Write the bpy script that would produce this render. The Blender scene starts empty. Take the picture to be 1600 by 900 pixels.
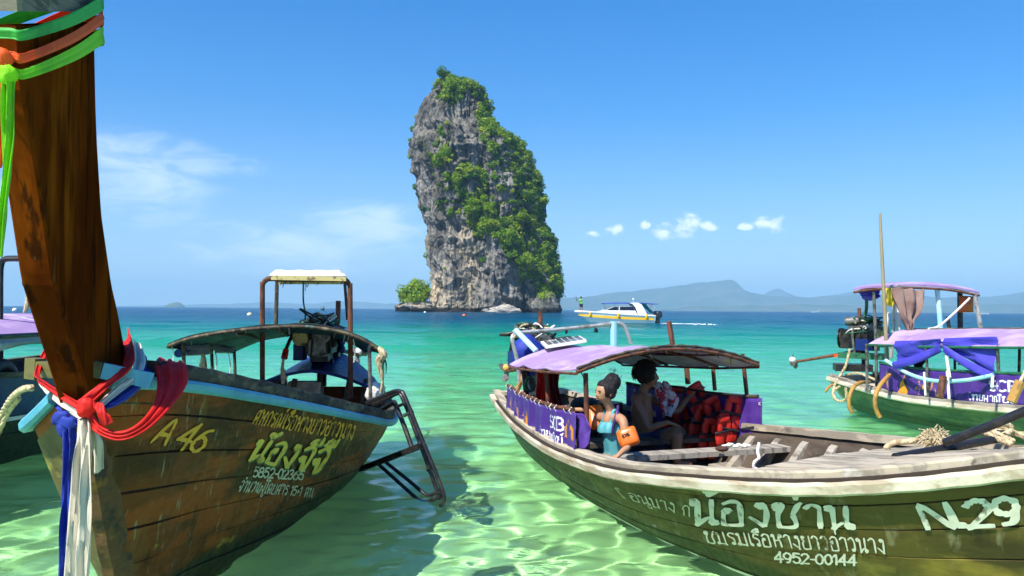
import bpy, bmesh, math, random
import numpy as np
from mathutils import Vector, Matrix, Euler
sc = bpy.context.scene
COL = sc.collection
R = math.radians

# ------------------------------------------------------------ camera
F = 1244.0                      # focal length in pixels of the 1600 px wide photograph
PITCH, ROLL = R(1.54), R(-0.42)
CAMP = Vector((0, 0, 1.7))
cam = bpy.data.cameras.new('camera'); camo = bpy.data.objects.new('camera', cam); COL.objects.link(camo)
cam.sensor_width = 36; cam.lens = 36 * F / 1600; cam.clip_start = .05; cam.clip_end = 40000
CAMR = Euler((math.pi / 2 + PITCH, 0, 0)).to_matrix() @ Matrix.Rotation(-ROLL, 3, 'Z')
camo.matrix_world = Matrix.Translation(CAMP) @ CAMR.to_4x4()
sc.camera = camo
_rt, _up, _fw = CAMR @ Vector((1, 0, 0)), CAMR @ Vector((0, 1, 0)), CAMR @ Vector((0, 0, -1))
def at(px, py, d):
    """the point at depth y=d that the photograph shows at (px, py)"""
    v = _rt * ((px - 800) / F) + _up * ((450 - py) / F) + _fw
    return CAMP + v * (d / v.y)

# ------------------------------------------------------------ sky, sun, exposure
SUN_EL = R(51); SUN_H = Vector((-.64, -.768))
TO_SUN = Vector((SUN_H.x * math.cos(SUN_EL), SUN_H.y * math.cos(SUN_EL), math.sin(SUN_EL)))
w = bpy.data.worlds.new('World'); sc.world = w; w.use_nodes = True
nt = w.node_tree; nt.nodes.clear()
class NT:
    """tiny node builder"""
    def __init__(s, tree): s.t = tree
    def n(s, typ, ins=None, **kw):
        nd = s.t.nodes.new('ShaderNode' + typ)
        for k, v in kw.items(): setattr(nd, k, v)
        for k, v in (ins or {}).items():
            sk = nd.inputs[k]
            if hasattr(v, 'links'): s.t.links.new(v, sk)
            else: sk.default_value = v
        return nd
    def math(s, op, a, b=0.0, c=0.0, clamp=False):
        nd = s.n('Math', {0: a, 1: b, 2: c}, operation=op, use_clamp=clamp); return nd.outputs[0]
    def vmath(s, op, a, b=(0, 0, 0)):
        nd = s.n('VectorMath', {0: a, 1: b}, operation=op)
        return nd.outputs['Value'] if op in ('LENGTH', 'DOT_PRODUCT', 'DISTANCE') else nd.outputs[0]
    def ramp(s, v, lo, hi, a=0.0, b=1.0, smooth=True):
        nd = s.n('MapRange', {0: v, 1: lo, 2: hi, 3: a, 4: b}); nd.interpolation_type = 'SMOOTHSTEP' if smooth else 'LINEAR'
        return nd.outputs[0]
    def mix(s, f, a, b, typ='MIX'):
        nd = s.n('Mix', data_type='RGBA', blend_type=typ)
        for k, v in ((0, f), (6, a), (7, b)):
            if hasattr(v, 'links'): s.t.links.new(v, nd.inputs[k])
            else: nd.inputs[k].default_value = v if k == 0 else (tuple(v) + (1,) if len(v) == 3 else v)
        return nd.outputs[2]
    def noise(s, vec, scale, detail=4, rough=.55, dist=0.0):
        return s.n('TexNoise', {'Vector': vec, 'Scale': scale, 'Detail': detail, 'Roughness': rough, 'Distortion': dist}).outputs[0]
    def link(s, a, b): s.t.links.new(a, b)
g = NT(nt)
gen = g.n('TexCoord').outputs['Generated']
sep = g.n('SeparateXYZ', {0: gen})
dz = g.math('MAXIMUM', sep.outputs[2], 0.0)
zz = g.math('ADD', g.math('MULTIPLY', dz, 1.0), .055)
vec = g.n('CombineXYZ', {0: sep.outputs[0], 1: sep.outputs[1], 2: zz}).outputs[0]
vec = g.vmath('NORMALIZE', vec)
sky = g.n('TexSky', {'Vector': vec}, sky_type='NISHITA', sun_disc=False, sun_elevation=SUN_EL, altitude=0, air_density=1.1, dust_density=.35, ozone_density=3.2)
sky.sun_rotation = math.atan2(SUN_H.x, SUN_H.y)
SKY_STRENGTH = .125
hs = g.n('HueSaturation', {'Hue': .508, 'Saturation': 1.58, 'Value': 1.0, 'Color': sky.outputs[0]}).outputs[0]
pale = g.math('MULTIPLY', g.math('POWER', 2.718, g.math('MULTIPLY', dz, -7.0)), .84)
hs = g.mix(pale, hs, (3.1, 4.05, 4.65))
# clouds: wisps all round the horizon, and some small fair-weather puffs
az = g.math('ARCTAN2', sep.outputs[0], sep.outputs[1]); el = g.math('ARCSINE', sep.outputs[2])
ae = g.n('CombineXYZ', {0: az, 1: el, 2: 0.0}).outputs[0]
def blob(px, py, rx, ry):
    v = (at(px, py, 1000.) - CAMP).normalized()
    a, e = math.atan2(v.x, v.y), math.asin(v.z)
    d = g.vmath('LENGTH', g.vmath('MULTIPLY', g.vmath('SUBTRACT', ae, (a, e, 0)), (F / rx, F / ry, 0)))
    return g.math('SUBTRACT', 1.0, d, clamp=True)
def total(bl):
    s = None
    for b in bl:
        s = blob(*b) if s is None else g.math('MAXIMUM', s, blob(*b))
    return s
puffs = total([(1067, 353, 48, 24), (1040, 366, 30, 15), (1105, 353, 26, 13), (1203, 350, 46, 17), (1170, 355, 20, 9), (961, 359, 24, 11), (927, 364, 18, 8),
               (1006, 350, 13, 11), (-300, 330, 70, 26), (-430, 350, 60, 20), (2050, 360, 70, 24), (2350, 340, 80, 30)])
nz1 = g.noise(g.vmath("MULTIPLY", ae, (1, 1.5, 1)), 42, 4, .6)
cum = g.math('MULTIPLY', g.ramp(g.math('ADD', puffs, g.math('MULTIPLY', g.math('SUBTRACT', nz1, .5), 2.3)), .25, .95), g.ramp(puffs, 0.0, .25))
wisps = total([(215, 275, 170, 90), (320, 262, 130, 30), (560, 352, 150, 55), (470, 385, 220, 60), (600, 335, 90, 30), (-500, 250, 400, 120), (2300, 300, 400, 80)])
nz2 = g.noise(g.vmath('MULTIPLY', ae, (1, 3.2, 1)), 11, 5, .62, .6)
wis = g.math('MULTIPLY', g.ramp(g.math('ADD', wisps, g.math('MULTIPLY', g.math('SUBTRACT', nz2, .5), 2.2)), .10, 1.15), g.ramp(wisps, 0.0, .4))
cl = g.math('MAXIMUM', g.math('MULTIPLY', cum, .66), g.math('MULTIPLY', wis, .34))
ccol = g.mix(cl, hs, (8.0, 8.2, 8.6))
bg = g.n('Background', {0: ccol, 1: SKY_STRENGTH})
g.link(bg.outputs[0], g.n('OutputWorld').inputs[0])

sun = bpy.data.lights.new('sun', 'SUN'); sun.energy = 5.0; sun.angle = R(.53); sun.color = (1, .955, .88)
suno = bpy.data.objects.new('sun', sun); COL.objects.link(suno); suno.rotation_euler = TO_SUN.to_track_quat('Z', 'Y').to_euler()
suno.location = (-20, -15, 40)
sun.cycles.is_caustics_light = True
vs = sc.view_settings; vs.view_transform = 'Standard'; vs.look = 'None'; vs.gamma = 1; vs.use_curve_mapping = False; vs.exposure = 0.7
try:
    sc.cycles.max_bounces = 8; sc.cycles.diffuse_bounces = 3; sc.cycles.glossy_bounces = 3; sc.cycles.transmission_bounces = 6; sc.cycles.transparent_max_bounces = 8; sc.cycles.sample_clamp_indirect = 6
    sc.cycles.use_adaptive_sampling = True; sc.cycles.adaptive_threshold = .025; sc.cycles.adaptive_min_samples = 16; w.cycles.sampling_method = "MANUAL"; w.cycles.sample_map_resolution = 256
    sc.cycles.use_denoising = True; sc.cycles.volume_bounces = 0
except Exception: pass

# ------------------------------------------------------------ mesh helpers
random.seed(7); RNG = np.random.default_rng(11)
def mesh_obj(name, V, Fc, mat=None, parent=None, smooth=False, uv=None):
    """V in world coordinates; stored in the frame of the top-level parent"""
    me = bpy.data.meshes.new(name)
    o = bpy.data.objects.new(name, me); COL.objects.link(o)
    if parent is not None:
        o.parent = parent
        M = parent.get('_inv'); 
        Mi = INV[parent.name]
        A = np.array(Mi); V = np.asarray([tuple(v) for v in V], float) @ A[:3, :3].T + A[:3, 3]
        INV[o.name] = Mi
        V = V.tolist()
    else:
        INV[o.name] = Matrix.Identity(4)
        V = [tuple(v) for v in V]
    me.from_pydata(V, [], [tuple(f) for f in Fc]); me.update()
    bm = bmesh.new(); bm.from_mesh(me); bmesh.ops.recalc_face_normals(bm, faces=bm.faces); bm.to_mesh(me); bm.free()
    if smooth is True: me.shade_smooth()
    elif smooth: 
        me.shade_smooth()
        try: me.set_sharp_from_angle(angle=R(smooth))
        except Exception: pass
    if mat is not None: me.materials.append(mat)
    return o
INV = {}
def empty(name, loc, rz=0.0):
    o = bpy.data.objects.new(name, None); COL.objects.link(o)
    M = Matrix.Translation(Vector(loc)) @ Matrix.Rotation(rz, 4, 'Z')
    o.matrix_world = M; o.location = loc; o.rotation_euler = (0, 0, rz); o.empty_display_size = .2
    INV[o.name] = M.inverted()
    return o
def tag(o, label=None, cat=None, group=None, kind=None):
    if label: o['label'] = label
    if cat: o['category'] = cat
    if group: o['group'] = group
    if kind: o['kind'] = kind
    return o
class MB:
    """collects shapes (world coordinates) for one mesh"""
    def __init__(s): s.V = []; s.F = []
    def add(s, V, Fc):
        n = len(s.V); s.V += [tuple(v) for v in V]; s.F += [tuple(i + n for i in f) for f in Fc]; return s
    def box(s, c, sx, sy, sz, rz=0.0, M=None):
        V = [Vector((x * sx / 2, y * sy / 2, z * sz / 2)) for x in (-1, 1) for y in (-1, 1) for z in (-1, 1)]
        A = M if M is not None else Matrix.Rotation(rz, 3, 'Z')
        V = [A @ v + Vector(c) for v in V]
        return s.add(V, [(0, 1, 3, 2), (4, 6, 7, 5), (0, 4, 5, 1), (2, 3, 7, 6), (0, 2, 6, 4), (1, 5, 7, 3)])
    def bar(s, a, b, wx, wz, up=(0, 0, 1)):
        a, b = Vector(a), Vector(b); d = (b - a).normalized(); up = Vector(up)
        x = d.cross(up)
        if x.length < 1e-3: x = d.cross(Vector((1, 0, 0)))
        x.normalize(); z = x.cross(d)
        V = []
        for p in (a, b):
            for i, j in ((-1, -1), (1, -1), (1, 1), (-1, 1)): V.append(p + x * i * wx / 2 + z * j * wz / 2)
        return s.add(V, [(0, 3, 2, 1), (4, 5, 6, 7), (0, 1, 5, 4), (1, 2, 6, 5), (2, 3, 7, 6), (3, 0, 4, 7)])
    def tube(s, pts, r, n=8, cap=True):
        pts = [Vector(p) for p in pts]; m = len(pts)
        rs = list(np.interp(np.linspace(0, 1, m), np.linspace(0, 1, len(r)), r)) if hasattr(r, "__len__") else [r] * m
        t0 = (pts[1] - pts[0]).normalized()
        nrm = t0.orthogonal().normalized(); V = []
        for i, p in enumerate(pts):
            t = (pts[min(i + 1, m - 1)] - pts[max(i - 1, 0)])
            t = t.normalized() if t.length > 1e-9 else t0
            nrm = (nrm - t * nrm.dot(t))
            nrm = nrm.normalized() if nrm.length > 1e-6 else t.orthogonal().normalized()
            b = t.cross(nrm)
            for k in range(n):
                a = 2 * math.pi * k / n
                V.append(p + (nrm * math.cos(a) + b * math.sin(a)) * rs[i])
        Fc = [(i * n + k, i * n + (k + 1) % n, (i + 1) * n + (k + 1) % n, (i + 1) * n + k) for i in range(m - 1) for k in range(n)]
        if cap: Fc += [tuple(range(n))[::-1], tuple((m - 1) * n + k for k in range(n))]
        return s.add(V, Fc)
    def sweep(s, pts, prof, side, cap=True, closed=True):
        """prof: (a, b) pairs, a along side[i], b along z"""
        m, n = len(pts), len(prof); V = []
        for i, p in enumerate(pts):
            sd = Vector(side[i]); sd.z = 0; sd.normalize()
            for a, b in prof: V.append(Vector(p) + sd * a + Vector((0, 0, b)))
        kk = n if closed else n - 1
        Fc = [(i * n + k, i * n + (k + 1) % n, (i + 1) * n + (k + 1) % n, (i + 1) * n + k) for i in range(m - 1) for k in range(kk)]
        if cap and closed: Fc += [tuple(range(n))[::-1], tuple((m - 1) * n + k for k in range(n))]
        return s.add(V, Fc)
    def ell(s, c, rx, ry, rz, n=12, m=8, M=None):
        V = [Vector((0, 0, rz))]
        for i in range(1, m):
            f = math.pi * i / m
            for k in range(n):
                a = 2 * math.pi * k / n; V.append(Vector((rx * math.sin(f) * math.cos(a), ry * math.sin(f) * math.sin(a), rz * math.cos(f))))
        V.append(Vector((0, 0, -rz)))
        if M is not None: V = [M @ v for v in V]
        V = [v + Vector(c) for v in V]
        Fc = [(0, 1 + k, 1 + (k + 1) % n) for k in range(n)]
        for i in range(m - 2):
            for k in range(n): Fc.append((1 + i * n + k, 1 + (i + 1) * n + k, 1 + (i + 1) * n + (k + 1) % n, 1 + i * n + (k + 1) % n))
        e = len(V) - 1
        Fc += [(e, 1 + (m - 2) * n + (k + 1) % n, 1 + (m - 2) * n + k) for k in range(n)]
        return s.add(V, Fc)
    def grid(s, P, thick=0.0, closed_u=False):
        """P: (n, m, 3) points; thick > 0 makes a sheet with two sides and an edge"""
        P = np.asarray(P, float); n, m = P.shape[:2]
        if thick:
            du = np.gradient(P, axis=0); dv = np.gradient(P, axis=1); N = np.cross(du, dv); N /= np.linalg.norm(N, axis=2, keepdims=True) + 1e-12
            Q = P - N * thick
            V = np.concatenate([P.reshape(-1, 3), Q.reshape(-1, 3)]); o = n * m
            Fc = []
            for i in range(n - 1):
                for j in range(m - 1):
                    a, b, c, d = i * m + j, i * m + j + 1, (i + 1) * m + j + 1, (i + 1) * m + j
                    Fc += [(a, d, c, b), (a + o, b + o, c + o, d + o)]
            ring = [(0, j) for j in range(m)] + [(i, m - 1) for i in range(1, n)] + [(n - 1, j) for j in range(m - 2, -1, -1)] + [(i, 0) for i in range(n - 2, 0, -1)]
            ids = [i * m + j for i, j in ring]
            for k in range(len(ids)):
                a, b = ids[k], ids[(k + 1) % len(ids)]; Fc.append((a, b, b + o, a + o))
            return s.add(V.tolist(), Fc)
        Fc = [(i * m + j, i * m + j + 1, (i + 1) * m + j + 1, (i + 1) * m + j) for i in range(n - 1) for j in range(m - 1)]
        return s.add(P.reshape(-1, 3).tolist(), Fc)
    def build(s, name, mat, parent=None, smooth=False):
        return mesh_obj(name, s.V, s.F, mat, parent, smooth)
def crom(pts, n=8, closed=False):
    """Catmull-Rom through the points"""
    P = [np.array(tuple(p), float) for p in pts]; m = len(P); out = []
    seg = m if closed else m - 1
    for i in range(seg):
        if closed: p0, p1, p2, p3 = P[i - 1], P[i], P[(i + 1) % m], P[(i + 2) % m]
        else: p0, p1, p2, p3 = P[max(i - 1, 0)], P[i], P[i + 1], P[min(i + 2, m - 1)]
        for k in range(n):
            t = k / n
            out.append(.5 * ((2 * p1) + (-p0 + p2) * t + (2 * p0 - 5 * p1 + 4 * p2 - p3) * t * t + (-p0 + 3 * p1 - 3 * p2 + p3) * t ** 3))
    if not closed: out.append(P[-1])
    return [Vector(p) if len(p) == 3 else tuple(p) for p in out]
def smooth_interp(x, xs, ys):
    """monotone cubic interpolation, vectorised"""
    xs, ys = np.asarray(xs, float), np.asarray(ys, float); h = np.diff(xs); d = np.diff(ys) / h
    m = np.zeros_like(ys); m[0], m[-1] = d[0], d[-1]
    for i in range(1, len(xs) - 1):
        m[i] = 0 if d[i - 1] * d[i] <= 0 else 2 * d[i - 1] * d[i] / (d[i - 1] + d[i])
    x = np.clip(np.asarray(x, float), xs[0], xs[-1]); i = np.clip(np.searchsorted(xs, x, side='right') - 1, 0, len(h) - 1)
    t = (x - xs[i]) / h[i]
    return (2 * t**3 - 3 * t**2 + 1) * ys[i] + (t**3 - 2 * t**2 + t) * h[i] * m[i] + (-2 * t**3 + 3 * t**2) * ys[i + 1] + (t**3 - t**2) * h[i] * m[i + 1]
_perm = np.random.default_rng(5).permutation(256); _perm = np.concatenate([_perm, _perm, _perm])
_grad = np.random.default_rng(6).normal(size=(256, 3)); _grad /= np.linalg.norm(_grad, axis=1, keepdims=True)
def pnoise(P):
    """3-D gradient noise for an (n, 3) array, about -1..1"""
    P = np.asarray(P, float); I = np.floor(P).astype(int); Fr = P - I; U = Fr**3 * (Fr * (Fr * 6 - 15) + 10); I &= 255
    res = 0
    for dx in (0, 1):
        for dy in (0, 1):
            for dzz in (0, 1):
                h = _perm[_perm[_perm[I[:, 0] + dx] + I[:, 1] + dy] + I[:, 2] + dzz]
                gd = (_grad[h] * (Fr - (dx, dy, dzz))).sum(1)
                wt = (U[:, 0] if dx else 1 - U[:, 0]) * (U[:, 1] if dy else 1 - U[:, 1]) * (U[:, 2] if dzz else 1 - U[:, 2])
                res = res + gd * wt
    return res * 1.5
def fbm(P, oct=4, ridged=False):
    s, a = 0, 1.0; P = np.asarray(P, float)
    for k in range(oct):
        v = pnoise(P * 2**k + 17.3 * k); v = (1 - 2 * np.abs(v)) if ridged else v
        s = s + v * a; a *= .5
    return s

# ------------------------------------------------------------ materials
MATS = {}
def mat(name, base, layers=(), rough=.6, rvar=.15, metal=0.0, bump=None, spec=.5, trans=0.0, coat=0.0, emit=None, sheen=0.0, wet=None):
    """layers: (colour, (sx, sy, sz) noise scale in object space, lo, hi[, strength]); bump: (scale vec, strength, distance)"""
    m = bpy.data.materials.new(name); m.use_nodes = True; MATS[name] = m
    t = m.node_tree; t.nodes.clear(); q = NT(t)
    oc = q.n('TexCoord').outputs['Object']
    c = base; cs = None
    if not hasattr(base, 'links'): cs = tuple(base) + (1,)
    rgb = q.n('RGB'); rgb.outputs[0].default_value = cs; c = rgb.outputs[0]
    for i, L in enumerate(layers):
        col, scl, lo, hi = L[:4]; st = L[4] if len(L) > 4 else 1.0
        v = q.vmath('ADD', q.vmath('MULTIPLY', oc, scl), (i * 7.31, i * 3.17, i * 5.53))
        f = q.ramp(q.noise(v, 1.0, 5, .6), lo, hi, 0.0, st)
        c = q.mix(f, c, col)
    if wet:
        zz = q.math('ADD', q.n('SeparateXYZ', {0: oc}).outputs[2], q.math('MULTIPLY', q.noise(q.vmath('MULTIPLY', oc, (5, 5, 2)), 1.0, 4), -wet[1]))
        c = q.mix(q.ramp(zz, wet[0], wet[0] - .05, 0.0, .85), c, wet[2])
    nz = q.noise(q.vmath('MULTIPLY', oc, (23, 23, 23)), 1.0, 3)
    rg = q.ramp(nz, .25, .75, max(rough - rvar, .02), min(rough + rvar, 1), False)
    p = q.n('BsdfPrincipled', {'Base Color': c, 'Roughness': rg, 'Metallic': metal, 'Specular IOR Level': spec, 'Coat Weight': coat})
    if emit: p.inputs['Emission Color'].default_value = tuple(emit[:3]) + (1,); p.inputs['Emission Strength'].default_value = emit[3]
    if bump:
        b = q.n('Bump', {'Strength': bump[1], 'Distance': bump[2], 'Height': q.noise(q.vmath('MULTIPLY', oc, bump[0]), 1.0, 5, .6)})
        q.link(b.outputs[0], p.inputs['Normal'])
    out = q.n('OutputMaterial')
    sh = p.outputs[0]
    if trans:
        tr = q.n('BsdfTranslucent', {0: c})
        sh = q.n('MixShader', {0: trans, 1: sh, 2: tr.outputs[0]}).outputs[0]
    q.link(sh, out.inputs[0])
    return m
# ============================================================ the setting
def depth_at(r, x, y):
    d = smooth_interp(r, [0, 4, 8, 14, 25, 45, 80, 140, 400, 12000], [.65, .7, .85, 1.2, 1.9, 3.4, 7, 12, 15, 16])
    return d
def fast_mesh(name, V, Q, mat_, smooth=True):
    me = bpy.data.meshes.new(name); me.vertices.add(len(V)); me.vertices.foreach_set('co', V.astype(np.float32).ravel())
    me.loops.add(Q.size); me.loops.foreach_set('vertex_index', Q.astype(np.int32).ravel())
    me.polygons.add(len(Q)); me.polygons.foreach_set('loop_start', np.arange(0, Q.size, Q.shape[1], dtype=np.int32))
    me.polygons.foreach_set('loop_total', np.full(len(Q), Q.shape[1], dtype=np.int32))
    me.update(calc_edges=True); me.validate()
    if smooth: me.shade_smooth()
    if mat_: me.materials.append(mat_)
    o = bpy.data.objects.new(name, me); COL.objects.link(o); INV[o.name] = Matrix.Identity(4)
    return o
def quads(n, m):
    i = np.arange(n - 1)[:, None] * m + np.arange(m - 1)[None]
    return np.stack([i, i + 1, i + 1 + m, i + m], -1).reshape(-1, 4)
STEP = .0054
SEA_R = 16500.
rad = np.exp(np.arange(math.log(1.2), math.log(SEA_R), STEP))
front = np.arange(-.82, .82, STEP)
back = np.linspace(.84, 2 * math.pi - .84, 60)
ang = np.concatenate([front, back, [2 * math.pi - .82]])
rr, aa = np.meshgrid(rad, ang, indexing='ij')
X, Y = rr * np.sin(aa), rr * np.cos(aa)
Z = np.zeros_like(X); rs = np.random.default_rng(21)
for k in range(90):
    lam = .13 * (14 ** rs.random()); th = rs.normal(1.9, .95)
    amp = .0030 * lam ** .85 * (1.35 if lam < .4 else .68)
    kx, ky = 2 * math.pi / lam * math.cos(th), 2 * math.pi / lam * math.sin(th)
    fade = np.clip((lam / (STEP * rr) - 3.5) / 6, 0, 1)
    wob = .9 * np.sin(X * .31 * rs.random() + Y * .27 * rs.random() + 6 * rs.random())
    Z += amp * np.sin(kx * X + ky * Y + rs.random() * 6.28 + wob) * fade
for k in range(18):
    lam = 4 * (8 ** rs.random()); th = rs.normal(1.7, .6); amp = .0022 * lam
    kx, ky = 2 * math.pi / lam * math.cos(th), 2 * math.pi / lam * math.sin(th)
    fade = np.clip((lam / (STEP * rr) - 3) / 5, 0, 1) * np.clip((rr - 6) / 40, 0, 1)
    Z += amp * np.sin(kx * X + ky * Y + rs.random() * 6.28) * fade
V = np.stack([X, Y, Z], -1).reshape(-1, 3)
# close the hole below the camera
ctr = len(V); m_ = len(ang)
V = np.vstack([V, [[0, 0, 0]]])
Q = quads(len(rad), m_)
cap = np.stack([np.full(m_ - 1, ctr), np.full(m_ - 1, ctr), np.arange(1, m_), np.arange(m_ - 1)], -1)
wm = bpy.data.materials.new('sea_water'); wm.use_nodes = True; q = NT(wm.node_tree); wm.node_tree.nodes.clear()
att = q.n('Attribute', attribute_name='tint').outputs['Color']
geo = q.n('TexCoord').outputs['Object']
ht = q.math('ADD', q.noise(q.vmath('MULTIPLY', geo, (.55, 1.5, 1)), 1.0, 6, .62), q.math('MULTIPLY', q.noise(q.vmath('MULTIPLY', geo, (.035, .12, 1)), 1.0, 4, .55), 4.0))
cd = q.n('Attribute', attribute_name='chop').outputs['Fac']
bm_ = q.n('Bump', {'Strength': cd, 'Distance': .55, 'Height': ht})
rf = q.n('BsdfRefraction', {'Color': att, 'Roughness': 0.0, 'IOR': 1.333, 'Normal': bm_.outputs[0]})
gl = q.n('BsdfGlossy', {'Color': (.66, .73, .80, 1), 'Roughness': .02, 'Normal': bm_.outputs[0]})
fr = q.n('Fresnel', {'IOR': 1.333, 'Normal': bm_.outputs[0]})
ms = q.n('MixShader', {0: fr.outputs[0], 1: rf.outputs[0], 2: gl.outputs[0]})
q.link(ms.outputs[0], q.n('OutputMaterial').inputs[0])
sea = fast_mesh('sea', V, Q, wm); tag(sea, kind='structure')
D_ = depth_at(np.hypot(V[:, 0], V[:, 1]), V[:, 0], V[:, 1])
patch = 1 + .18 * fbm(np.c_[V[:, 0] * .02, V[:, 1] * .008, V[:, 0] * 0 + 3.3], 3)
path = D_ * 1.25 * patch
K_ABS = np.array([.34, .048, .034])
KA = np.tile(K_ABS, (len(V), 1)); KA[:, 2] = np.interp(D_, [.6, 1.0, 2.0, 5.0, 9.0], [.30, .20, .07, .030, .020]); KA[:, 1] = np.interp(D_, [.6, 3, 7, 12], [.030, .034, .048, .056]); KA[:, 0] = np.interp(D_, [.6, 1.2, 3], [.42, .42, .38])  # silty, greener shallows
tint = np.exp(-path[:, None] * KA)
a = sea.data.color_attributes.new('tint', 'FLOAT_COLOR', 'POINT')
a.data.foreach_set('color', np.c_[tint, np.ones(len(V))].astype(np.float32).ravel())
a = sea.data.attributes.new('chop', 'FLOAT', 'POINT')
a.data.foreach_set('value', (np.clip((np.hypot(V[:, 0], V[:, 1]) - 7) / 60, 0, 1) * .72 + .05).astype(np.float32))
sea.cycles.is_caustics_caster = True
# sea bed
sand = mat('sand', (.84, .80, .50), [((.70, .66, .38), (.7, .7, .7), .45, .75, .7), ((.44, .44, .26), (.22, .22, .22), .55, .8, .6), ((.82, .79, .60), (5, 5, 5), .5, .9, .4)], rough=1, rvar=0, spec=0, bump=((1.2, 4, 1), .3, .05))
sl = slice(None, None, 8)
rb = np.append(rad[::8], rad[-1]); rb_, ab_ = np.meshgrid(rb, ang, indexing='ij')
xb, yb = rb_ * np.sin(ab_), rb_ * np.cos(ab_)
P_ = np.stack([xb, yb, -depth_at(rb_.ravel(), 0, 0).reshape(rb_.shape)], -1)
P_[..., 2] += .05 * fbm(np.c_[xb.ravel() * .5, yb.ravel() * .5, 0 * xb.ravel()], 3).reshape(xb.shape)
bed = fast_mesh('seabed', P_.reshape(-1, 3), quads(*P_.shape[:2]), sand); tag(bed, kind='structure')
bed.cycles.is_caustics_receiver = True

# ------------------------------------------------------------ limestone rock island
RD = 450.
SIL = [(99, 688, 722), (108, 681, 732), (113, 675, 743), (122, 668, 752), (136, 656, 757), (150, 650, 760), (173, 644, 770), (190, 641, 790), (206, 638, 812), (225, 634, 824), (241, 636, 830), (267, 643, 840), (295, 648, 847), (304, 650, 850), (327, 655, 847),
       (341, 659, 846), (355, 664, 851), (369, 663, 856), (383, 661, 860), (397, 663, 862), (416, 668, 864), (435, 672, 867), (453, 671, 869), (464, 669, 872), (472, 667, 874), (478, 665, 875), (487, 664, 876)]
zs = np.array([at((l + r) / 2, y, RD).z for y, l, r in SIL])[::-1]
xl = np.array([at(l, y, RD).x for y, l, r in SIL])[::-1]; xr = np.array([at(r, y, RD).x for y, l, r in SIL])[::-1]
NZ, NT_ = 420, 620
zg = np.linspace(-2.0, zs[-1], NZ); tg = np.concatenate([np.linspace(0, math.pi, 140, endpoint=False), np.linspace(math.pi, 2 * math.pi, 480, endpoint=False)])
def rock_centre(z): return (smooth_interp(z, zs, xl) + smooth_interp(z, zs, xr)) / 2
def rock_half(z): return (smooth_interp(z, zs, xr) - smooth_interp(z, zs, xl)) / 2
zz_, tt_ = np.meshgrid(zg, tg, indexing='ij')
cx_, hw_ = rock_centre(zz_.ravel()), rock_half(zz_.ravel()); th_ = tt_.ravel(); zf = zz_.ravel()
ct, st_ = np.cos(th_), np.sin(th_)
Pn = np.c_[ct * 30, st_ * 30, zf]
lob = fbm(np.c_[ct * 2.3, st_ * 2.3, zf * .012 + 4], 3)
flute = fbm(np.c_[ct * 8, st_ * 8, zf * .045 + 9 + .6 * np.sin(ct * 9)], 5, True)
fine = fbm(Pn * np.array([.26, .26, .055]), 5, True) * .8 + fbm(Pn * np.array([.5, .5, .42]) + 13, 3) * .55; crack = np.maximum(fbm(Pn * np.array([.11, .11, .05]) + 77, 4, True) - .75, 0)
blocky = fbm(Pn * np.array([.06, .06, .05]) + 31, 3)
frontness = np.clip(-st_ * 1.4, 0, 1)
terr = np.abs(((zf + 9 * lob + 5 * blocky) / 11.0) % 1 - .5) * 2
disp = lob * 4.6 + flute * 1.7 + fine * 1.5 + blocky * 2.6 - crack * 4.5 + (terr ** 3) * 1.6 + .3
foot = np.clip((8 - zf) / 8, 0, 1)
disp = disp * (.35 + .65 * np.clip(hw_ / 28, 0, 1)) * (.45 + .55 * frontness)
disp = disp - 2.2 * foot * (fbm(np.c_[ct * 9, st_ * 9, zf * .2], 3) * .8 + .6) * np.clip((zf + 1) / 3, 0, 1)
# a rib that stands out in front (lit to the left, shaded to the right), like the photograph's central buttress
rib = np.exp(-((th_ - 4.72 - .25 * np.sin(zf * .02)) / .20) ** 2) * 7 * np.clip((62 - zf) / 30, 0, 1) + np.exp(-((th_ - 4.48) / .22) ** 2) * 6 * np.clip((zf - 50) / 30, 0, 1)
rx_ = hw_ + disp; ry_ = hw_ * .78 + disp + rib * frontness
topk = np.clip((zs[-1] - zf) / 3, 0, 1) ** .5
xs_ = cx_ + rx_ * ct * topk; ys_ = RD + 34 + ry_ * st_ * topk
RP = np.stack([xs_, ys_, zf + fbm(Pn * .1 + 50, 3) * .8], -1)
Vr = np.vstack([RP, [[rock_centre(zs[-1:])[0], RD + 34, zs[-1] + .6]]])
i_ = np.arange(NZ - 1)[:, None] * NT_ + np.arange(NT_)[None]; j_ = np.arange(NZ - 1)[:, None] * NT_ + (np.arange(NT_)[None] + 1) % NT_
Qr = np.stack([i_, j_, j_ + NT_, i_ + NT_], -1).reshape(-1, 4)
top0 = (NZ - 1) * NT_; kk_ = np.arange(NT_)
rm = bpy.data.materials.new('limestone'); rm.use_nodes = True; q = NT(rm.node_tree); rm.node_tree.nodes.clear()
oc = q.n('TexCoord').outputs['Object']; so = q.n('SeparateXYZ', {0: oc})
base = q.mix(q.ramp(q.noise(q.vmath('MULTIPLY', oc, (.09, .09, .03)), 1, 6, .65), .36, .62), (.075, .072, .064), (.31, .29, .245))
pale = q.math('MULTIPLY', q.ramp(q.noise(q.vmath('ADD', q.vmath('MULTIPLY', oc, (.055, .055, .022)), (5, 5, 2)), 1, 5, .6), .40, .56), q.math('MULTIPLY', q.ramp(so.outputs[2], 58, 34), q.ramp(so.outputs[0], -14, -26)))
base = q.mix(pale, base, (.60, .49, .33))
orange = q.ramp(q.noise(q.vmath('ADD', q.vmath('MULTIPLY', oc, (.10, .10, .06)), (15, 5, 2)), 1, 4, .6), .60, .72, 0, .75)
base = q.mix(q.math('MULTIPLY', orange, pale), base, (.56, .27, .10))
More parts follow.
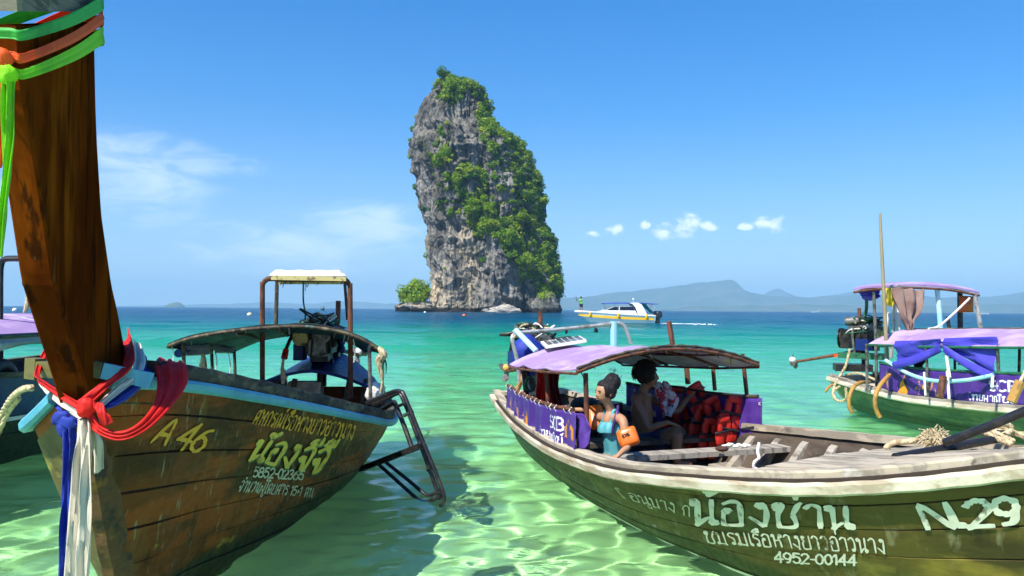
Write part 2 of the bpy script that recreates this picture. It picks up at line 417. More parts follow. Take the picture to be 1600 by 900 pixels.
strk = q.ramp(q.noise(q.vmath('ADD', q.vmath('MULTIPLY', oc, (.42, .42, .022)), (1, 5, 9)), 1, 6, .72), .50, .60, 0, .85)
base = q.mix(strk, base, (.045, .046, .05))
pits = q.ramp(q.noise(q.vmath('MULTIPLY', oc, (.5, .5, .3)), 1, 5, .7), .58, .70, 0, .8)
base = q.mix(pits, base, (.05, .05, .05))
moss = q.ramp(q.noise(q.vmath('ADD', q.vmath('MULTIPLY', oc, (.12, .12, .07)), (3, 9, 1)), 1, 6, .7), .56, .66, 0, .55)
base = q.mix(moss, base, (.07, .085, .03))
tide = q.ramp(q.math('ADD', so.outputs[2], q.math('MULTIPLY', q.noise(q.vmath('MULTIPLY', oc, (.2, .2, .2)), 1, 3), 3.0)), 4.6, 3.4)
base = q.mix(tide, base, (.035, .033, .03))
pb = q.n('BsdfPrincipled', {'Base Color': base, 'Roughness': .95, 'Specular IOR Level': .15})
b1 = q.n('Bump', {'Strength': 1.0, 'Distance': 2.6, 'Height': q.noise(q.vmath('MULTIPLY', oc, (.35, .35, .16)), 1, 8, .72)})
q.link(b1.outputs[0], pb.inputs['Normal']); q.link(pb.outputs[0], q.n('OutputMaterial').inputs[0])
rock = fast_mesh('rock_island', Vr, Qr, rm, smooth=False)
bmx = bmesh.new(); bmx.from_mesh(rock.data); bmx.verts.ensure_lookup_table()
tv = bmx.verts[len(Vr) - 1]
for k in range(NT_): bmx.faces.new((bmx.verts[top0 + k], bmx.verts[top0 + (k + 1) % NT_], tv))
bmesh.ops.recalc_face_normals(bmx, faces=bmx.faces); bmx.to_mesh(rock.data); bmx.free()
tag(rock, kind='structure')
RPg = RP.reshape(NZ, NT_, 3)
# boulders at the foot: a pale slab and smaller ones
def boulder(c, rx, ry, rz, seed, name, m, label):
    mb = MB(); mb.ell((0, 0, 0), 1, 1, 1, 28, 18); P = np.array(mb.V)
    d = 1 + .28 * fbm(P * 1.6 + seed, 4) + .12 * fbm(P * 5 + seed, 2, True)
    mb.V = [tuple(Vector(c) + Vector((p[0] * rx, p[1] * ry, p[2] * rz))) for p in P * d[:, None]]
    o = mb.build(name, m); tag(o, label, 'boulder'); return o
pale_rock = mat('pale_boulder', (.42, .38, .31), [((.22, .2, .17), (.4, .4, .6), .45, .65, .8), ((.06, .06, .055), (.5, .5, .5), .6, .72, .8)], rough=.95, bump=((.6, .6, .6), .6, .6))
c = at(785, 483, RD - 2); boulder((c.x, c.y, 1.0), 8.6, 4, 3.0, 3, 'boulder', pale_rock, 'pale flat boulder at the water line below the rock island')
c = at(853, 479, RD - 1); boulder((c.x, c.y, 3.0), 7.6, 6, 7.2, 9, 'boulder', rm, 'rounded grey boulder topped by a bush at the right foot of the rock')
c = at(650, 482, RD + 10); boulder((c.x, c.y, 1.2), 11, 8, 4.6, 14, 'boulder', rm, 'low dark ledge under the bush at the left foot of the rock')

# ------------------------------------------------------------ foliage
def leaf_mat(name, cols):
    m = bpy.data.materials.new(name); m.use_nodes = True; q = NT(m.node_tree); m.node_tree.nodes.clear()
    a = q.n('Attribute', attribute_name='shade').outputs['Fac']
    cr = q.n('ValToRGB', {0: a}); el = cr.color_ramp.elements
    el[0].color = cols[0] + (1,); el[1].color = cols[-1] + (1,)
    for i, c in enumerate(cols[1:-1]): e = el.new((i + 1) / (len(cols) - 1)); e.color = c + (1,)
    p = q.n('BsdfPrincipled', {'Base Color': cr.outputs[0], 'Roughness': .55, 'Specular IOR Level': .25})
    tr = q.n('BsdfTranslucent', {0: q.mix(1.0, cr.outputs[0], (1.4, 1.5, .5), 'MULTIPLY')})
    q.link(q.n('MixShader', {0: .3, 1: p.outputs[0], 2: tr.outputs[0]}).outputs[0], q.n('OutputMaterial').inputs[0])
    return m
LEAF = leaf_mat('leaves', [(.014, .045, .010), (.040, .110, .008), (.095, .205, .006), (.200, .320, .008), (.29, .35, .02)])
def leaf_cloud(C, Rd, tone, per, size, rs, flat=.75, inner=.55):
    """C (n,3) clump centres, Rd (n,) radii, tone (n,) 0..1 -> leaf quads"""
    n = len(C); idx = np.repeat(np.arange(n), per)
    d = rs.normal(size=(len(idx), 3)); d /= np.linalg.norm(d, axis=1, keepdims=True)
    rr = inner + (1 - inner) * rs.random(len(idx)) ** .5
    lump = 1 + .28 * pnoise(d * 2.2 + C[idx] * .37)
    P = C[idx] + d * (Rd[idx] * rr * lump)[:, None] * np.array([1, 1, flat])
    nrm = d + rs.normal(size=d.shape) * .55 + np.array([0, 0, .35]); nrm /= np.linalg.norm(nrm, axis=1, keepdims=True)
    t = np.cross(nrm, rs.normal(size=d.shape)); t /= np.linalg.norm(t, axis=1, keepdims=True); b = np.cross(nrm, t)
    s = (size * (.6 + .8 * rs.random(len(idx))))[:, None]
    V = np.stack([P - t * s, P + b * s * .55, P + t * s, P - b * s * .55], 1).reshape(-1, 3)
    Q = np.arange(len(V)).reshape(-1, 4)
    sh = np.clip(tone[idx] + rs.normal(size=len(idx)) * .10, 0, 1)
    return V, Q, np.repeat(sh, 4)
def foliage_obj(name, parts, mat_, base=None):
    V = np.vstack([p[0] for p in parts]); off = np.cumsum([0] + [len(p[0]) for p in parts[:-1]])
    Q = np.vstack([p[1] + o for p, o in zip(parts, off)]); S = np.concatenate([p[2] for p in parts])
    if base is not None: V = V - np.array(tuple(base))
    o = fast_mesh(name, V, Q, mat_, smooth=False)
    at_ = o.data.attributes.new('shade', 'FLOAT', 'POINT'); at_.data.foreach_set('value', S.astype(np.float32))
    return o
def inpoly(x, y, poly):
    r = np.zeros(len(x), bool); n = len(poly)
    for i in range(n):
        x0, y0 = poly[i]; x1, y1 = poly[(i + 1) % n]
        c = ((y0 > y) != (y1 > y)) & (x < (x1 - x0) * (y - y0) / (y1 - y0 + 1e-9) + x0); r ^= c
    return r
def proj(P):
    d = np.asarray(P, float) - np.array(CAMP); x = d @ np.array(_rt); y = d @ np.array(_up); z = d @ np.array(_fw)
    return 800 + F * x / z, 450 - F * y / z
rs = np.random.default_rng(4)
cand = rs.integers(0, NZ * NT_, 30000); Pc = RP[cand]; fr_ = -np.sin(th_[cand])
pu, pv = proj(Pc)
nz_ = fbm(Pc * .045, 3); 
dens = np.zeros(len(Pc))
vis = fr_ > .02
main_ = [(742, 168), (762, 160), (800, 190), (835, 232), (850, 290), (850, 330), (866, 370), (875, 440), (872, 468), (852, 452), (835, 462), (812, 440), (806, 415), (793, 408), (785, 385), (762, 378), (742, 366), (728, 345), (732, 318), (712, 300), (706, 276), (722, 258), (742, 262), (760, 268), (768, 250), (752, 215)]
dens = np.where(vis & inpoly(pu, pv, main_), np.clip(.95 + nz_ * 1.1, 0, 1), dens)
dark_ = [(752, 250), (790, 215), (812, 240), (800, 290), (815, 330), (790, 320), (765, 290)]
dens = np.where(vis & inpoly(pu, pv, dark_), dens * .45, dens)
for poly, k in (([(672, 120), (700, 106), (752, 118), (756, 132), (724, 140), (716, 160), (690, 172), (684, 150)], .85), ([(672, 240), (690, 212), (714, 222), (712, 250), (690, 262), (676, 256)], .95),
                ([(684, 300), (700, 270), (712, 290), (700, 330), (686, 330)], .7), ([(735, 130), (756, 122), (770, 165), (748, 172), (738, 150)], .55), ([(686, 175), (706, 165), (704, 212), (688, 214)], .42),
                ([(636, 190), (650, 160), (652, 190), (642, 230), (634, 225)], .35), ([(742, 262), (706, 276), (690, 330), (712, 342), (735, 320)], .65), ([(830, 445), (875, 430), (876, 470), (850, 465)], .6)):
    dens = np.where(vis & inpoly(pu, pv, poly), np.maximum(dens, k * np.clip(.75 + nz_, 0, 1.2)), dens)
dens = np.where(vis, np.maximum(dens, np.clip(nz_ - .5, 0, .16) * np.where(pv < 380, 1, .3)), np.clip(nz_ + .15, 0, .6))
keep = (rs.random(len(Pc)) < dens * .20) & (Pc[:, 2] > 9)
Cc = Pc[keep]; out_ = np.c_[np.cos(th_[cand][keep]), np.sin(th_[cand][keep]), np.full(keep.sum(), .45)]
dk = dens[keep]
Rc = (.9 + 2.1 * rs.random(len(Cc)) ** 1.8) * (.62 + .45 * np.clip(dk, 0, 1))
Cc = Cc + out_ * Rc[:, None] * .55
tone = np.clip(.64 + .26 * rs.normal(size=len(Cc)) + .12 * fbm(Cc * .03 + 8, 2) - .10 * (dk < .5), .1, .98)
jungle = foliage_obj('hanging_jungle', [leaf_cloud(Cc, Rc, tone, 85, .58, rs)], LEAF)
tag(jungle, 'dense green shrubs and creepers growing over the rock island cliffs', 'vegetation', kind='stuff')
print('jungle clumps', len(Cc))
bark = mat('bark', (.10, .075, .05), [((.05, .04, .03), (2, 2, .6), .45, .6)], rough=.9)
def far_tree(name, px, py, d, rad_, h, label, cat, tone_, nclump=16, seed=1, flat=.8):
    """a bush or tree with trunk, limbs and a crown of leaf clumps; (px, py) is the crown centre"""
    rs = np.random.default_rng(seed); c = at(px, py, d); base = Vector((c.x, c.y, c.z - h))
    e = empty(name, base)
    mb = MB(); mb.tube([base - Vector((0, 0, 2.0)), base + Vector((.1, 0, h * .5)), c], [rad_ * .09, rad_ * .06, rad_ * .03], 6)
    C = []
    for k in range(nclump):
        v = rs.normal(size=3); v /= np.linalg.norm(v); v = v * rad_ * (.35 + .5 * rs.random()) * np.array([1, .8, flat]); p = Vector(c) + Vector(v); C.append(tuple(p))
        if k % 3 == 0: mb.tube([base + (c - base) * .45, (base + (c - base) * .5 + p) / 2, p], [rad_ * .035, rad_ * .025, rad_ * .01], 5)
    mb.build('trunk', bark, e)
    C = np.array(C); o = foliage_obj('crown', [leaf_cloud(C, rad_ * (.30 + .2 * rs.random(len(C))), np.clip(tone_ + .13 * rs.normal(size=len(C)), 0, 1), 130, max(rad_ * .075, .3), rs)], LEAF, base)
    o.parent = e; tag(e, label, cat, 'trees and bushes that stand out on the rock island'); return e
far_tree('bush', 650, 458, RD + 10, 9.6, 5, 'bright green bush on the low ledge at the left foot of the rock', 'bush', .74, 46, 3, .80)
far_tree('tree', 694, 114, RD + 22, 5.6, 2.6, 'spreading tree at the very top of the rock island', 'tree', .36, 14, 5, .6)
far_tree('bush', 853, 464, RD - 2, 5.6, 4, 'yellowish bush on the rounded boulder at the right foot of the rock', 'bush', .86, 18, 7, .6)
far_tree('tree', 739, 322, RD - 2, 6.2, 6, 'bright green tree halfway up, left edge of the jungle', 'tree', .70, 18, 8)
far_tree('tree', 757, 350, RD - 3, 5.8, 6, 'brightest rounded tree above the grey lower buttress', 'tree', .76, 18, 9)
far_tree('tree', 817, 336, RD + 8, 5.4, 6, 'light green tree high on the right flank below the dark cliff', 'tree', .68, 16, 10)
far_tree('tree', 860, 372, RD + 24, 5.0, 7, 'thin grey green tree leaning out from the right edge of the rock', 'tree', .34, 12, 11)
far_tree('bush', 696, 240, RD + 1, 5.6, 5, 'rounded bush on a ledge high on the grey left face', 'bush', .58, 16, 12)
far_tree('bush', 755, 407, RD - 8, 2.6, 2.4, 'small dark bush alone on the grey lower buttress', 'bush', .42, 9, 13)
far_tree('tree', 790, 372, RD - 1, 6.6, 6, 'broad mid green tree in the middle of the jungle slope', 'tree', .60, 18, 14)
far_tree('tree', 822, 408, RD + 2, 6.4, 6, 'broad tree low on the right jungle slope', 'tree', .63, 18, 15)

# ------------------------------------------------------------ far coast
hill_m = mat('far_forest', (.045, .085, .035), [((.09, .11, .06), (.004, .004, .006), .45, .6)], rough=1, spec=0)
def ridge(name, prof, d, deep, seed, label=None):
    pts = [at(x, y, d) for x, y in prof]; xs = np.array([p.x for p in pts]); hs_ = np.array([max(p.z, .5) for p in pts])
    n, m = 260, 26; x = np.linspace(xs[0], xs[-1], n); h = smooth_interp(x, xs, hs_)
    h = h + fbm(np.c_[x * .004, x * 0 + seed, x * 0], 5) * 9 * np.clip(h / 120, .15, 1)
    P = np.zeros((n, m, 3)); t = np.linspace(0, 1, m)
    for j in range(m):
        k = math.sin(math.pi * min(t[j] * 1.0, 1)) ** .8
        P[:, j, 0] = x; P[:, j, 1] = d - deep / 2 + deep * t[j]
        P[:, j, 2] = h * k - 1 + (fbm(np.c_[x * .006, np.full(n, t[j] * 3 + seed), x * 0], 3) * 14 * k * (1 - abs(2 * t[j] - 1) ** 4) * (t[j] != .5) if k > .05 else 0)
    P[:, 0, 2] = -3; P[:, -1, 2] = -3
    o = fast_mesh(name, P.reshape(-1, 3), quads(n, m), hill_m); tag(o, kind='structure'); return o
ridge('far_hills', [(700, 480), (800, 472), (880, 466), (920, 463), (960, 457), (1000, 453), (1040, 449), (1080, 443), (1110, 440), (1128, 438), (1138, 436), (1143, 443), (1150, 451), (1175, 458), (1190, 461), (1240, 464), (1300, 463), (1350, 461), (1420, 463), (1500, 465), (1560, 463), (1600, 457), (1660, 450), (1750, 455), (1900, 462), (2100, 478)], 11000, 2200, 2)
ridge('far_hills', [(1140, 478), (1165, 470), (1190, 462), (1205, 455), (1215, 451), (1226, 456), (1240, 462), (1270, 466), (1310, 460), (1340, 456), (1380, 460), (1430, 465), (1500, 468), (1700, 474)], 14000, 1400, 5)
ridge('low_coast', [(1040, 484), (1100, 478), (1200, 477), (1250, 475), (1300, 477), (1380, 476), (1450, 478), (1560, 476), (1650, 477), (1900, 485)], 8200, 700, 8)
ridge('far_hills', [(150, 480), (260, 477), (380, 474), (420, 472), (480, 475), (540, 471), (600, 474), (680, 477), (760, 481)], 14500, 1200, 11)
ridge('islet', [(258, 480), (263, 476), (268, 473.5), (274, 473), (280, 474), (284, 476.5), (288, 480)], 6500, 110, 14)

# ------------------------------------------------------------ the air between
hz = MB(); hz.box((0, 8000, 235), 38000, 18500, 510); ho = hz.build('haze', None); tag(ho, 'pale blue sea haze over the bay', 'haze', kind='stuff')
hm = bpy.data.materials.new('haze_air'); hm.use_nodes = True; q = NT(hm.node_tree); hm.node_tree.nodes.clear()
v_ = q.n('VolumePrincipled', {'Color': (.42, .75, 1.0, 1), 'Density': 1.15e-4, 'Anisotropy': 0.0}); q.link(v_.outputs[0], q.n('OutputMaterial').inputs[1])
ho.data.materials.append(hm)
# ============================================================ materials of the boats
m_hullA = mat('hull_brown', (.150, .040, .006), [((.052, .020, .005), (.9, .9, 2.2), .42, .58), ((.28, .062, .006), (.8, .8, 3.4), .52, .64, .85), ((.19, .10, .026), (6.5, 6.5, .5), .54, .68, .65), ((.36, .32, .18), (22, 22, .9), .60, .72, .7), ((.022, .014, .006), (8, 8, .8), .56, .68, .75), ((.50, .36, .04), (3, 3, 5), .69, .74, .6), ((.10, .02, .006), (2, 2, 12), .64, .70, .8)], rough=.5, spec=.25, bump=((4, 4, 18), .4, .012), wet=(.13, .12, (.020, .024, .008)))
m_seam = mat('seam_dark', (.030, .018, .009), rough=.9)
m_prow = mat('prow_wood', (.145, .030, .003), [((.060, .010, .002), (3, 3, .8), .42, .60, .85), ((.27, .065, .005), (5, 5, .6), .56, .72, .8), ((.014, .006, .003), (12, 12, .9), .52, .62, .8), ((.16, .09, .05), (40, 40, 1.6), .64, .74, .4), ((.55, .45, .16), (7, 7, 5), .765, .785, .8)], rough=.5, rvar=.12, bump=((14, 14, 2.2), .35, .008), spec=.0)
m_grey = mat('weathered_wood', (.34, .30, .24), [((.16, .14, .11), (2, 18, 6), .45, .62), ((.46, .43, .36), (1.5, 14, 6), .55, .75, .8), ((.07, .06, .05), (2.5, 20, 9), .66, .76, .8)], rough=.85, bump=((3, 40, 12), .4, .006))
m_darkwood = mat('dark_gunwale', (.060, .046, .026), [((.20, .16, .09), (1.5, 10, 8), .5, .66), ((.018, .014, .010), (3, 9, 9), .50, .62), ((.17, .17, .05), (2.2, 6, 6), .58, .70, .7), ((.03, .20, .19), (5, 9, 9), .66, .72, .6)], rough=.8, bump=((4, 20, 20), .5, .008))
m_blue = mat('light_blue_paint', (.10, .38, .50), [((.07, .29, .42), (1.2, 5, 5), .45, .65), ((.03, .10, .12), (6, 6, 16), .62, .74, .9), ((.40, .66, .72), (3, 8, 9), .64, .76, .7), ((.10, .08, .05), (2.6, 9, 9), .68, .73, .9)], rough=.5, bump=((8, 8, 20), .25, .006))
m_olive = mat('olive_paint', (.13, .115, .03), [((.06, .05, .02), (5, 5, 9), .45, .65), ((.25, .25, .06), (9, 9, 9), .6, .75, .7)], rough=.6, bump=((10, 10, 20), .3, .006))
m_bowyel = mat('bow_flaking', (.12, .08, .02), [((.45, .36, .06), (3.2, 3.2, 6), .52, .62), ((.05, .035, .015), (4, 4, 3), .5, .64, .8)], rough=.6, bump=((9, 9, 20), .4, .008))
m_rust = mat('rusty_edge', (.13, .06, .018), [((.045, .03, .016), (7, 7, 7), .45, .6), ((.27, .13, .02), (11, 11, 11), .55, .72, .8), ((.28, .24, .10), (15, 15, 6), .64, .74, .6)], rough=.85, bump=((22, 22, 22), .7, .012))
m_hullB = mat('hull_olive', (.092, .073, .014), [((.042, .034, .009), (.8, .8, 3), .43, .60), ((.26, .20, .03), (1.1, 1.1, 2.5), .54, .68, .8), ((.07, .12, .04), (.5, .5, 2), .54, .70, .5), ((.24, .22, .12), (9, 9, .9), .58, .72, .6), ((.020, .016, .006), (8, 8, 1.2), .60, .72, .6), ((.16, .040, .012), (2.2, 2.2, 6), .66, .74, .7)], rough=.5, spec=.25, bump=((4, 4, 18), .25, .012), wet=(.11, .10, (.030, .040, .010)))
m_cream = mat('cream_rail', (.56, .50, .37), [((.34, .27, .17), (1.5, 8, 8), .45, .62, .9), ((.70, .66, .54), (2, 10, 12), .55, .72, .8), ((.26, .13, .05), (2.4, 9, 12), .62, .72, .85), ((.08, .06, .045), (2.6, 14, 14), .67, .73, .9)], rough=.75, bump=((5, 26, 26), .4, .006))
m_hullC = mat('hull_green', (.15, .19, .075), [((.045, .095, .045), (1.1, 1.1, 3), .45, .62), ((.16, .20, .10), (1.5, 1.5, 2), .56, .74, .75), ((.16, .15, .09), (5, 5, .9), .60, .76, .6), ((.03, .04, .025), (2.5, 2.5, 2), .64, .74, .8)], rough=.6, bump=((4, 4, 18), .3, .012), wet=(.11, .10, (.020, .040, .016)))
m_hullD = mat('hull_black', (.022, .022, .016), [((.045, .05, .022), (1.5, 1.5, 3), .5, .68), ((.06, .055, .03), (6, 6, 1), .6, .75, .7)], rough=.5, spec=.2)
m_navy = mat('navy_paint', (.008, .022, .13), [((.014, .045, .20), (1.5, 3, 4), .5, .7), ((.01, .01, .03), (4, 4, 4), .6, .74, .8)], rough=.4, spec=.25)
m_inner = mat('inner_wood', (.085, .062, .042), [((.035, .026, .018), (2, 6, 6), .42, .62), ((.16, .12, .08), (3, 8, 8), .58, .75, .7)], rough=.85)
m_floor = mat('bilge_boards', (.12, .095, .065), [((.05, .04, .03), (2, 12, 5), .42, .62), ((.22, .18, .12), (2, 14, 6), .58, .74, .7)], rough=.85)
m_tarpA = mat('dark_canopy', (.022, .03, .032), [((.02, .10, .12), (1.4, 2.2, 3), .5, .62, .9), ((.10, .09, .07), (3, 5, 5), .55, .70, .7)], rough=.8, trans=.25)
m_teal = mat('teal_lining', (.02, .17, .22), [((.015, .06, .12), (2, 3, 3), .5, .65)], rough=.6, trans=.45)
m_rustpipe = mat('rusty_pipe', (.16, .055, .022), [((.06, .022, .012), (14, 14, 5), .42, .6), ((.30, .12, .045), (20, 20, 9), .58, .74, .8)], rough=.8, bump=((40, 40, 40), .4, .003))
m_whitecloth = mat('white_cloth', (.86, .85, .80), [((.62, .58, .46), (5, 5, 5), .55, .75, .7)], rough=.8, trans=.3)
m_yellowish = mat('dirty_yellow', (.50, .42, .16), [((.14, .10, .05), (9, 9, 9), .5, .62)], rough=.7)
m_black = mat('black_metal', (.018, .018, .019), [((.10, .085, .07), (16, 16, 16), .64, .72, .8), ((.05, .045, .04), (9, 9, 9), .5, .7)], rough=.38, rvar=.15, metal=.2)
m_grease = mat('greasy_iron', (.045, .040, .034), [((.13, .10, .06), (12, 12, 12), .55, .7), ((.015, .014, .013), (8, 8, 8), .45, .6)], rough=.45, metal=.6, bump=((30, 30, 30), .4, .005))
m_iron2 = mat('grey_iron', (.20, .19, .17), [((.07, .06, .05), (11, 11, 11), .45, .62), ((.30, .15, .06), (14, 14, 14), .62, .74, .7)], rough=.5, metal=.5)
m_hose = mat('black_hose', (.02, .022, .02), rough=.5)
m_greenhose = mat('green_hose', (.02, .13, .055), [((.01, .05, .03), (9, 9, 9), .5, .65)], rough=.5)
m_bluep = mat('pale_blue_pipe', (.32, .62, .72), [((.55, .72, .78), (4, 4, 4), .5, .7), ((.12, .2, .24), (14, 14, 14), .66, .74, .8)], rough=.45)
m_greyp = mat('galvanised_pipe', (.45, .45, .43), [((.22, .2, .17), (9, 9, 9), .5, .66), ((.30, .16, .08), (12, 12, 12), .66, .74, .8)], rough=.45, metal=.4)
m_rope = mat('cream_rope', (.55, .45, .27), [((.33, .25, .13), (30, 30, 30), .45, .6), ((.70, .62, .44), (40, 40, 40), .58, .75, .8)], rough=.95, bump=((90, 90, 90), .8, .004))
m_wrope = mat('white_rope', (.74, .71, .63), [((.5, .45, .36), (30, 30, 30), .5, .65)], rough=.9)
m_yrope = mat('ochre_hose', (.42, .22, .045), [((.22, .12, .03), (9, 9, 9), .5, .65), ((.52, .36, .12), (7, 7, 7), .6, .75, .7)], rough=.65)
m_purple = mat('purple_banner', (.085, .032, .27), [((.14, .07, .36), (1.6, 1.6, 3), .5, .72, .8), ((.07, .025, .24), (3, 3, 2), .52, .7, .8)], rough=.5, trans=.22)
m_violet = mat('violet_tarp', (.085, .07, .58), [((.14, .12, .68), (2, 2, 3), .5, .7), ((.05, .04, .38), (3, 3, 3), .55, .7, .8)], rough=.5, trans=.3)
m_lilac = mat('faded_lilac_canopy', (.38, .24, .46), [((.50, .38, .54), (1.3, 1.3, 1.3), .45, .62), ((.66, .60, .60), (2.5, 1.0, 1.0), .57, .68, .8), ((.28, .17, .40), (1.8, 5, 2), .56, .70, .7), ((.22, .17, .16), (4, 4, 4), .66, .74, .7), ((.72, .55, .12), (3.2, 2.2, 2.2), .67, .71, .75)], rough=.75, trans=.12, bump=((5, 9, 5), .3, .02))
m_orange_ink = mat('orange_print', (.80, .34, .02), rough=.5, trans=.15)
m_white_ink = mat('white_print', (.85, .84, .88), rough=.5, trans=.1)
def paint(name, c, wear=(.08, .06, .02), lo=.55, hi=.66):
    return mat(name, c, [(wear, (11, 11, 11), lo, hi, .9), (tuple(x * .72 for x in c), (6, 6, 6), .45, .65, .6)], rough=.5)
m_yel_ink = paint('yellow_lettering', (.74, .36, .02)); m_lem_ink = paint('lemon_lettering', (.74, .54, .06)); m_pale_ink = paint('pale_lettering', (.58, .56, .36), lo=.56, hi=.68)
m_white_let = paint('white_lettering', (.66, .66, .50), lo=.57, hi=.66); m_shade_let = paint('green_letter_edge', (.05, .17, .08))
m_frost = mat('plastic_sheet', (.55, .62, .60), [((.75, .80, .78), (5, 5, 5), .5, .7)], rough=.25, trans=.6)
m_red = mat('red_cloth', (.86, .020, .012), [((.68, .012, .010), (3, 3, 3), .5, .7)], rough=.62, trans=.42, bump=((26, 26, 9), .6, .012))
m_white2 = mat('cream_cloth', (.76, .69, .55), [((.60, .52, .38), (4, 4, 2), .5, .72), ((.84, .80, .70), (6, 6, 6), .55, .75, .7)], rough=.8, trans=.22, bump=((26, 26, 9), .6, .012))
m_bluec = mat('blue_cloth', (.022, .05, .42), [((.012, .025, .27), (3, 3, 3), .48, .7)], rough=.65, trans=.25, bump=((26, 26, 9), .6, .012))
m_green = mat('green_cloth', (.09, .58, .09), [((.06, .42, .06), (4, 4, 4), .5, .7)], rough=.55, trans=.35, bump=((26, 26, 9), .6, .012))
m_lime = mat('lime_cloth', (.36, .86, .010), [((.26, .70, .008), (4, 4, 4), .5, .7)], rough=.55, trans=.38, bump=((26, 26, 9), .6, .012))
m_orangec = mat('orange_cloth', (.98, .13, .006), [((.90, .09, .005), (4, 4, 4), .5, .7)], rough=.6, trans=.3, bump=((26, 26, 9), .6, .012))

# ============================================================ hull
class Hull:
    """st rows: x at keel, x at sheer, half-beam port, half-beam starboard, sheer port, sheer starboard, keel z, fullness"""
    def __init__(s, boat, M, st, rake=.6):
        s.boat, s.M = boat, np.array(M); s.st = np.array(st, float); s.n = len(st); s.s = np.linspace(0, 1, s.n); s.rake = rake
    def loc(s, sv, t, side, off=0.0):
        sv = np.atleast_1d(np.asarray(sv, float)); t = np.broadcast_to(np.asarray(t, float), sv.shape)
        c = [smooth_interp(sv, s.s, s.st[:, k]) for k in range(8)]
        B, S = (c[2], c[4]) if side > 0 else (c[3], c[5])
        bow = np.clip((sv - .6) / .4, 0, 1); pw = 1 - bow * (1 - s.rake)
        tc = np.clip(t, 0, None)
        x = c[0] + (c[1] - c[0]) * tc ** pw; z = c[6] + (S - c[6]) * t
        y = (B + off) * tc ** c[7]
        return np.stack([x, side * y, z], -1)
    def world(s, P): return P @ s.M[:3, :3].T + s.M[:3, 3]
    def P(s, sv, t, side, off=0.0): return s.world(s.loc(sv, t, side, off))
    def normal(s, sv, t, side):
        e = 1e-3; a = s.loc(np.clip(sv + e, 0, 1), t, side) - s.loc(np.clip(sv - e, 0, 1), t, side); b = s.loc(sv, np.asarray(t) + e, side) - s.loc(sv, np.asarray(t) - e, side)
        n = np.cross(a, b); n /= np.linalg.norm(n, axis=-1, keepdims=True) + 1e-12
        n *= np.where((n[:, 1] * side) < 0, -1, 1)[:, None]; return n @ s.M[:3, :3].T
    def strakes(s, hullpart, mats, edges, ns=46, seed=0, s0=0.0, s1=1.0):
        rs = np.random.default_rng(seed); sv = np.linspace(s0, s1, ns)
        for side in (1, -1):
            for k in range(len(edges) - 1):
                t0, t1 = edges[k], edges[k + 1]; gap = .0013
                off = rs.random() * .006
                T = np.array([t0 + gap, t0 + gap * 2.2, (t0 + t1) / 2, t1 - gap * 2.2, t1 - gap])
                O = [-.003, off, off + .003, off, -.003]
                rows = []
                for tt, oo in zip(T, O):
                    tt_ = np.full(ns, tt) + .004 * np.sin(sv * 9 + k)
                    rows.append(s.P(sv, tt_, side) + s.normal(sv, tt_, side) * oo)
                mb = MB(); mb.grid(np.array(rows))
                o = mb.build('plank', mats[k % len(mats)] if isinstance(mats, (list, tuple)) else mats, hullpart, smooth=40)
    def shell(s, mat_, parent, name='lining', inset=.05, t0=0.0, tp=1.0, ns=40):
        sv = np.linspace(0.0, .985, ns); T = np.linspace(t0, tp, 12); mb = MB()
        for side in (1, -1):
            mb.grid(np.array([s.P(sv, np.full(ns, t), side) - s.normal(sv, np.full(ns, max(t, .05)), side) * inset for t in T]))
        return mb.build(name, mat_, parent, smooth=40)
    def rail(s, name, mat_, prof, parent, side, s0=0.0, s1=1.0, t=1.0, n=60, wob=.0, closed=True):
        sv = np.linspace(s0, s1, n); P = s.P(sv, np.full(n, t), side)
        nr = s.normal(sv, np.full(n, min(t, .98)), side); nr[:, 2] = 0
        mb = MB(); P = [Vector(p) + Vector((0, 0, wob * math.sin(i * 1.7))) for i, p in enumerate(P)]
        mb.sweep(P, prof, nr, closed=closed); return mb.build(name, mat_, parent, smooth=35)
    def floor(s, mat_, parent, z, s0=.02, s1=.93, n=9, inset=.05):
        """floor boards laid fore and aft, each its own plank"""
        sv = np.linspace(s0, s1, 30)
        tz = lambda side: (z - smooth_interp(sv, s.s, s.st[:, 6])) / (smooth_interp(sv, s.s, s.st[:, 4 if side > 0 else 5]) - smooth_interp(sv, s.s, s.st[:, 6]))
        Lp, Ls = s.P(sv, np.clip(tz(1), .02, 1), 1), s.P(sv, np.clip(tz(-1), .02, 1), -1)
        Lp[:, 2] = z; Ls[:, 2] = z
        for k in range(n):
            a, b = .03 + .94 * k / n + .004, .03 + .94 * (k + 1) / n - .004
            mb = MB(); A_ = Ls + (Lp - Ls) * a; B_ = Ls + (Lp - Ls) * b
            mb.grid(np.stack([A_, B_], 1), thick=.02); mb.build('floor_board', mat_, parent)
def cloth(name, mat_, secs, parent=None, n=10, m=17, folds=3, depth=.012, thick=.0018, seed=0, taper=False, smooth=True):
    """secs: (xl, yl, xr, yr, d[, d_right]) cross-sections given where the photograph shows them, at depth d"""
    L = crom([at(q[0], q[1], q[4]) for q in secs], n); Rr = crom([at(q[2], q[3], q[5] if len(q) > 5 else q[4]) for q in secs], n)
    return cloth3(name, mat_, L, Rr, parent, m, folds, depth, thick, seed)
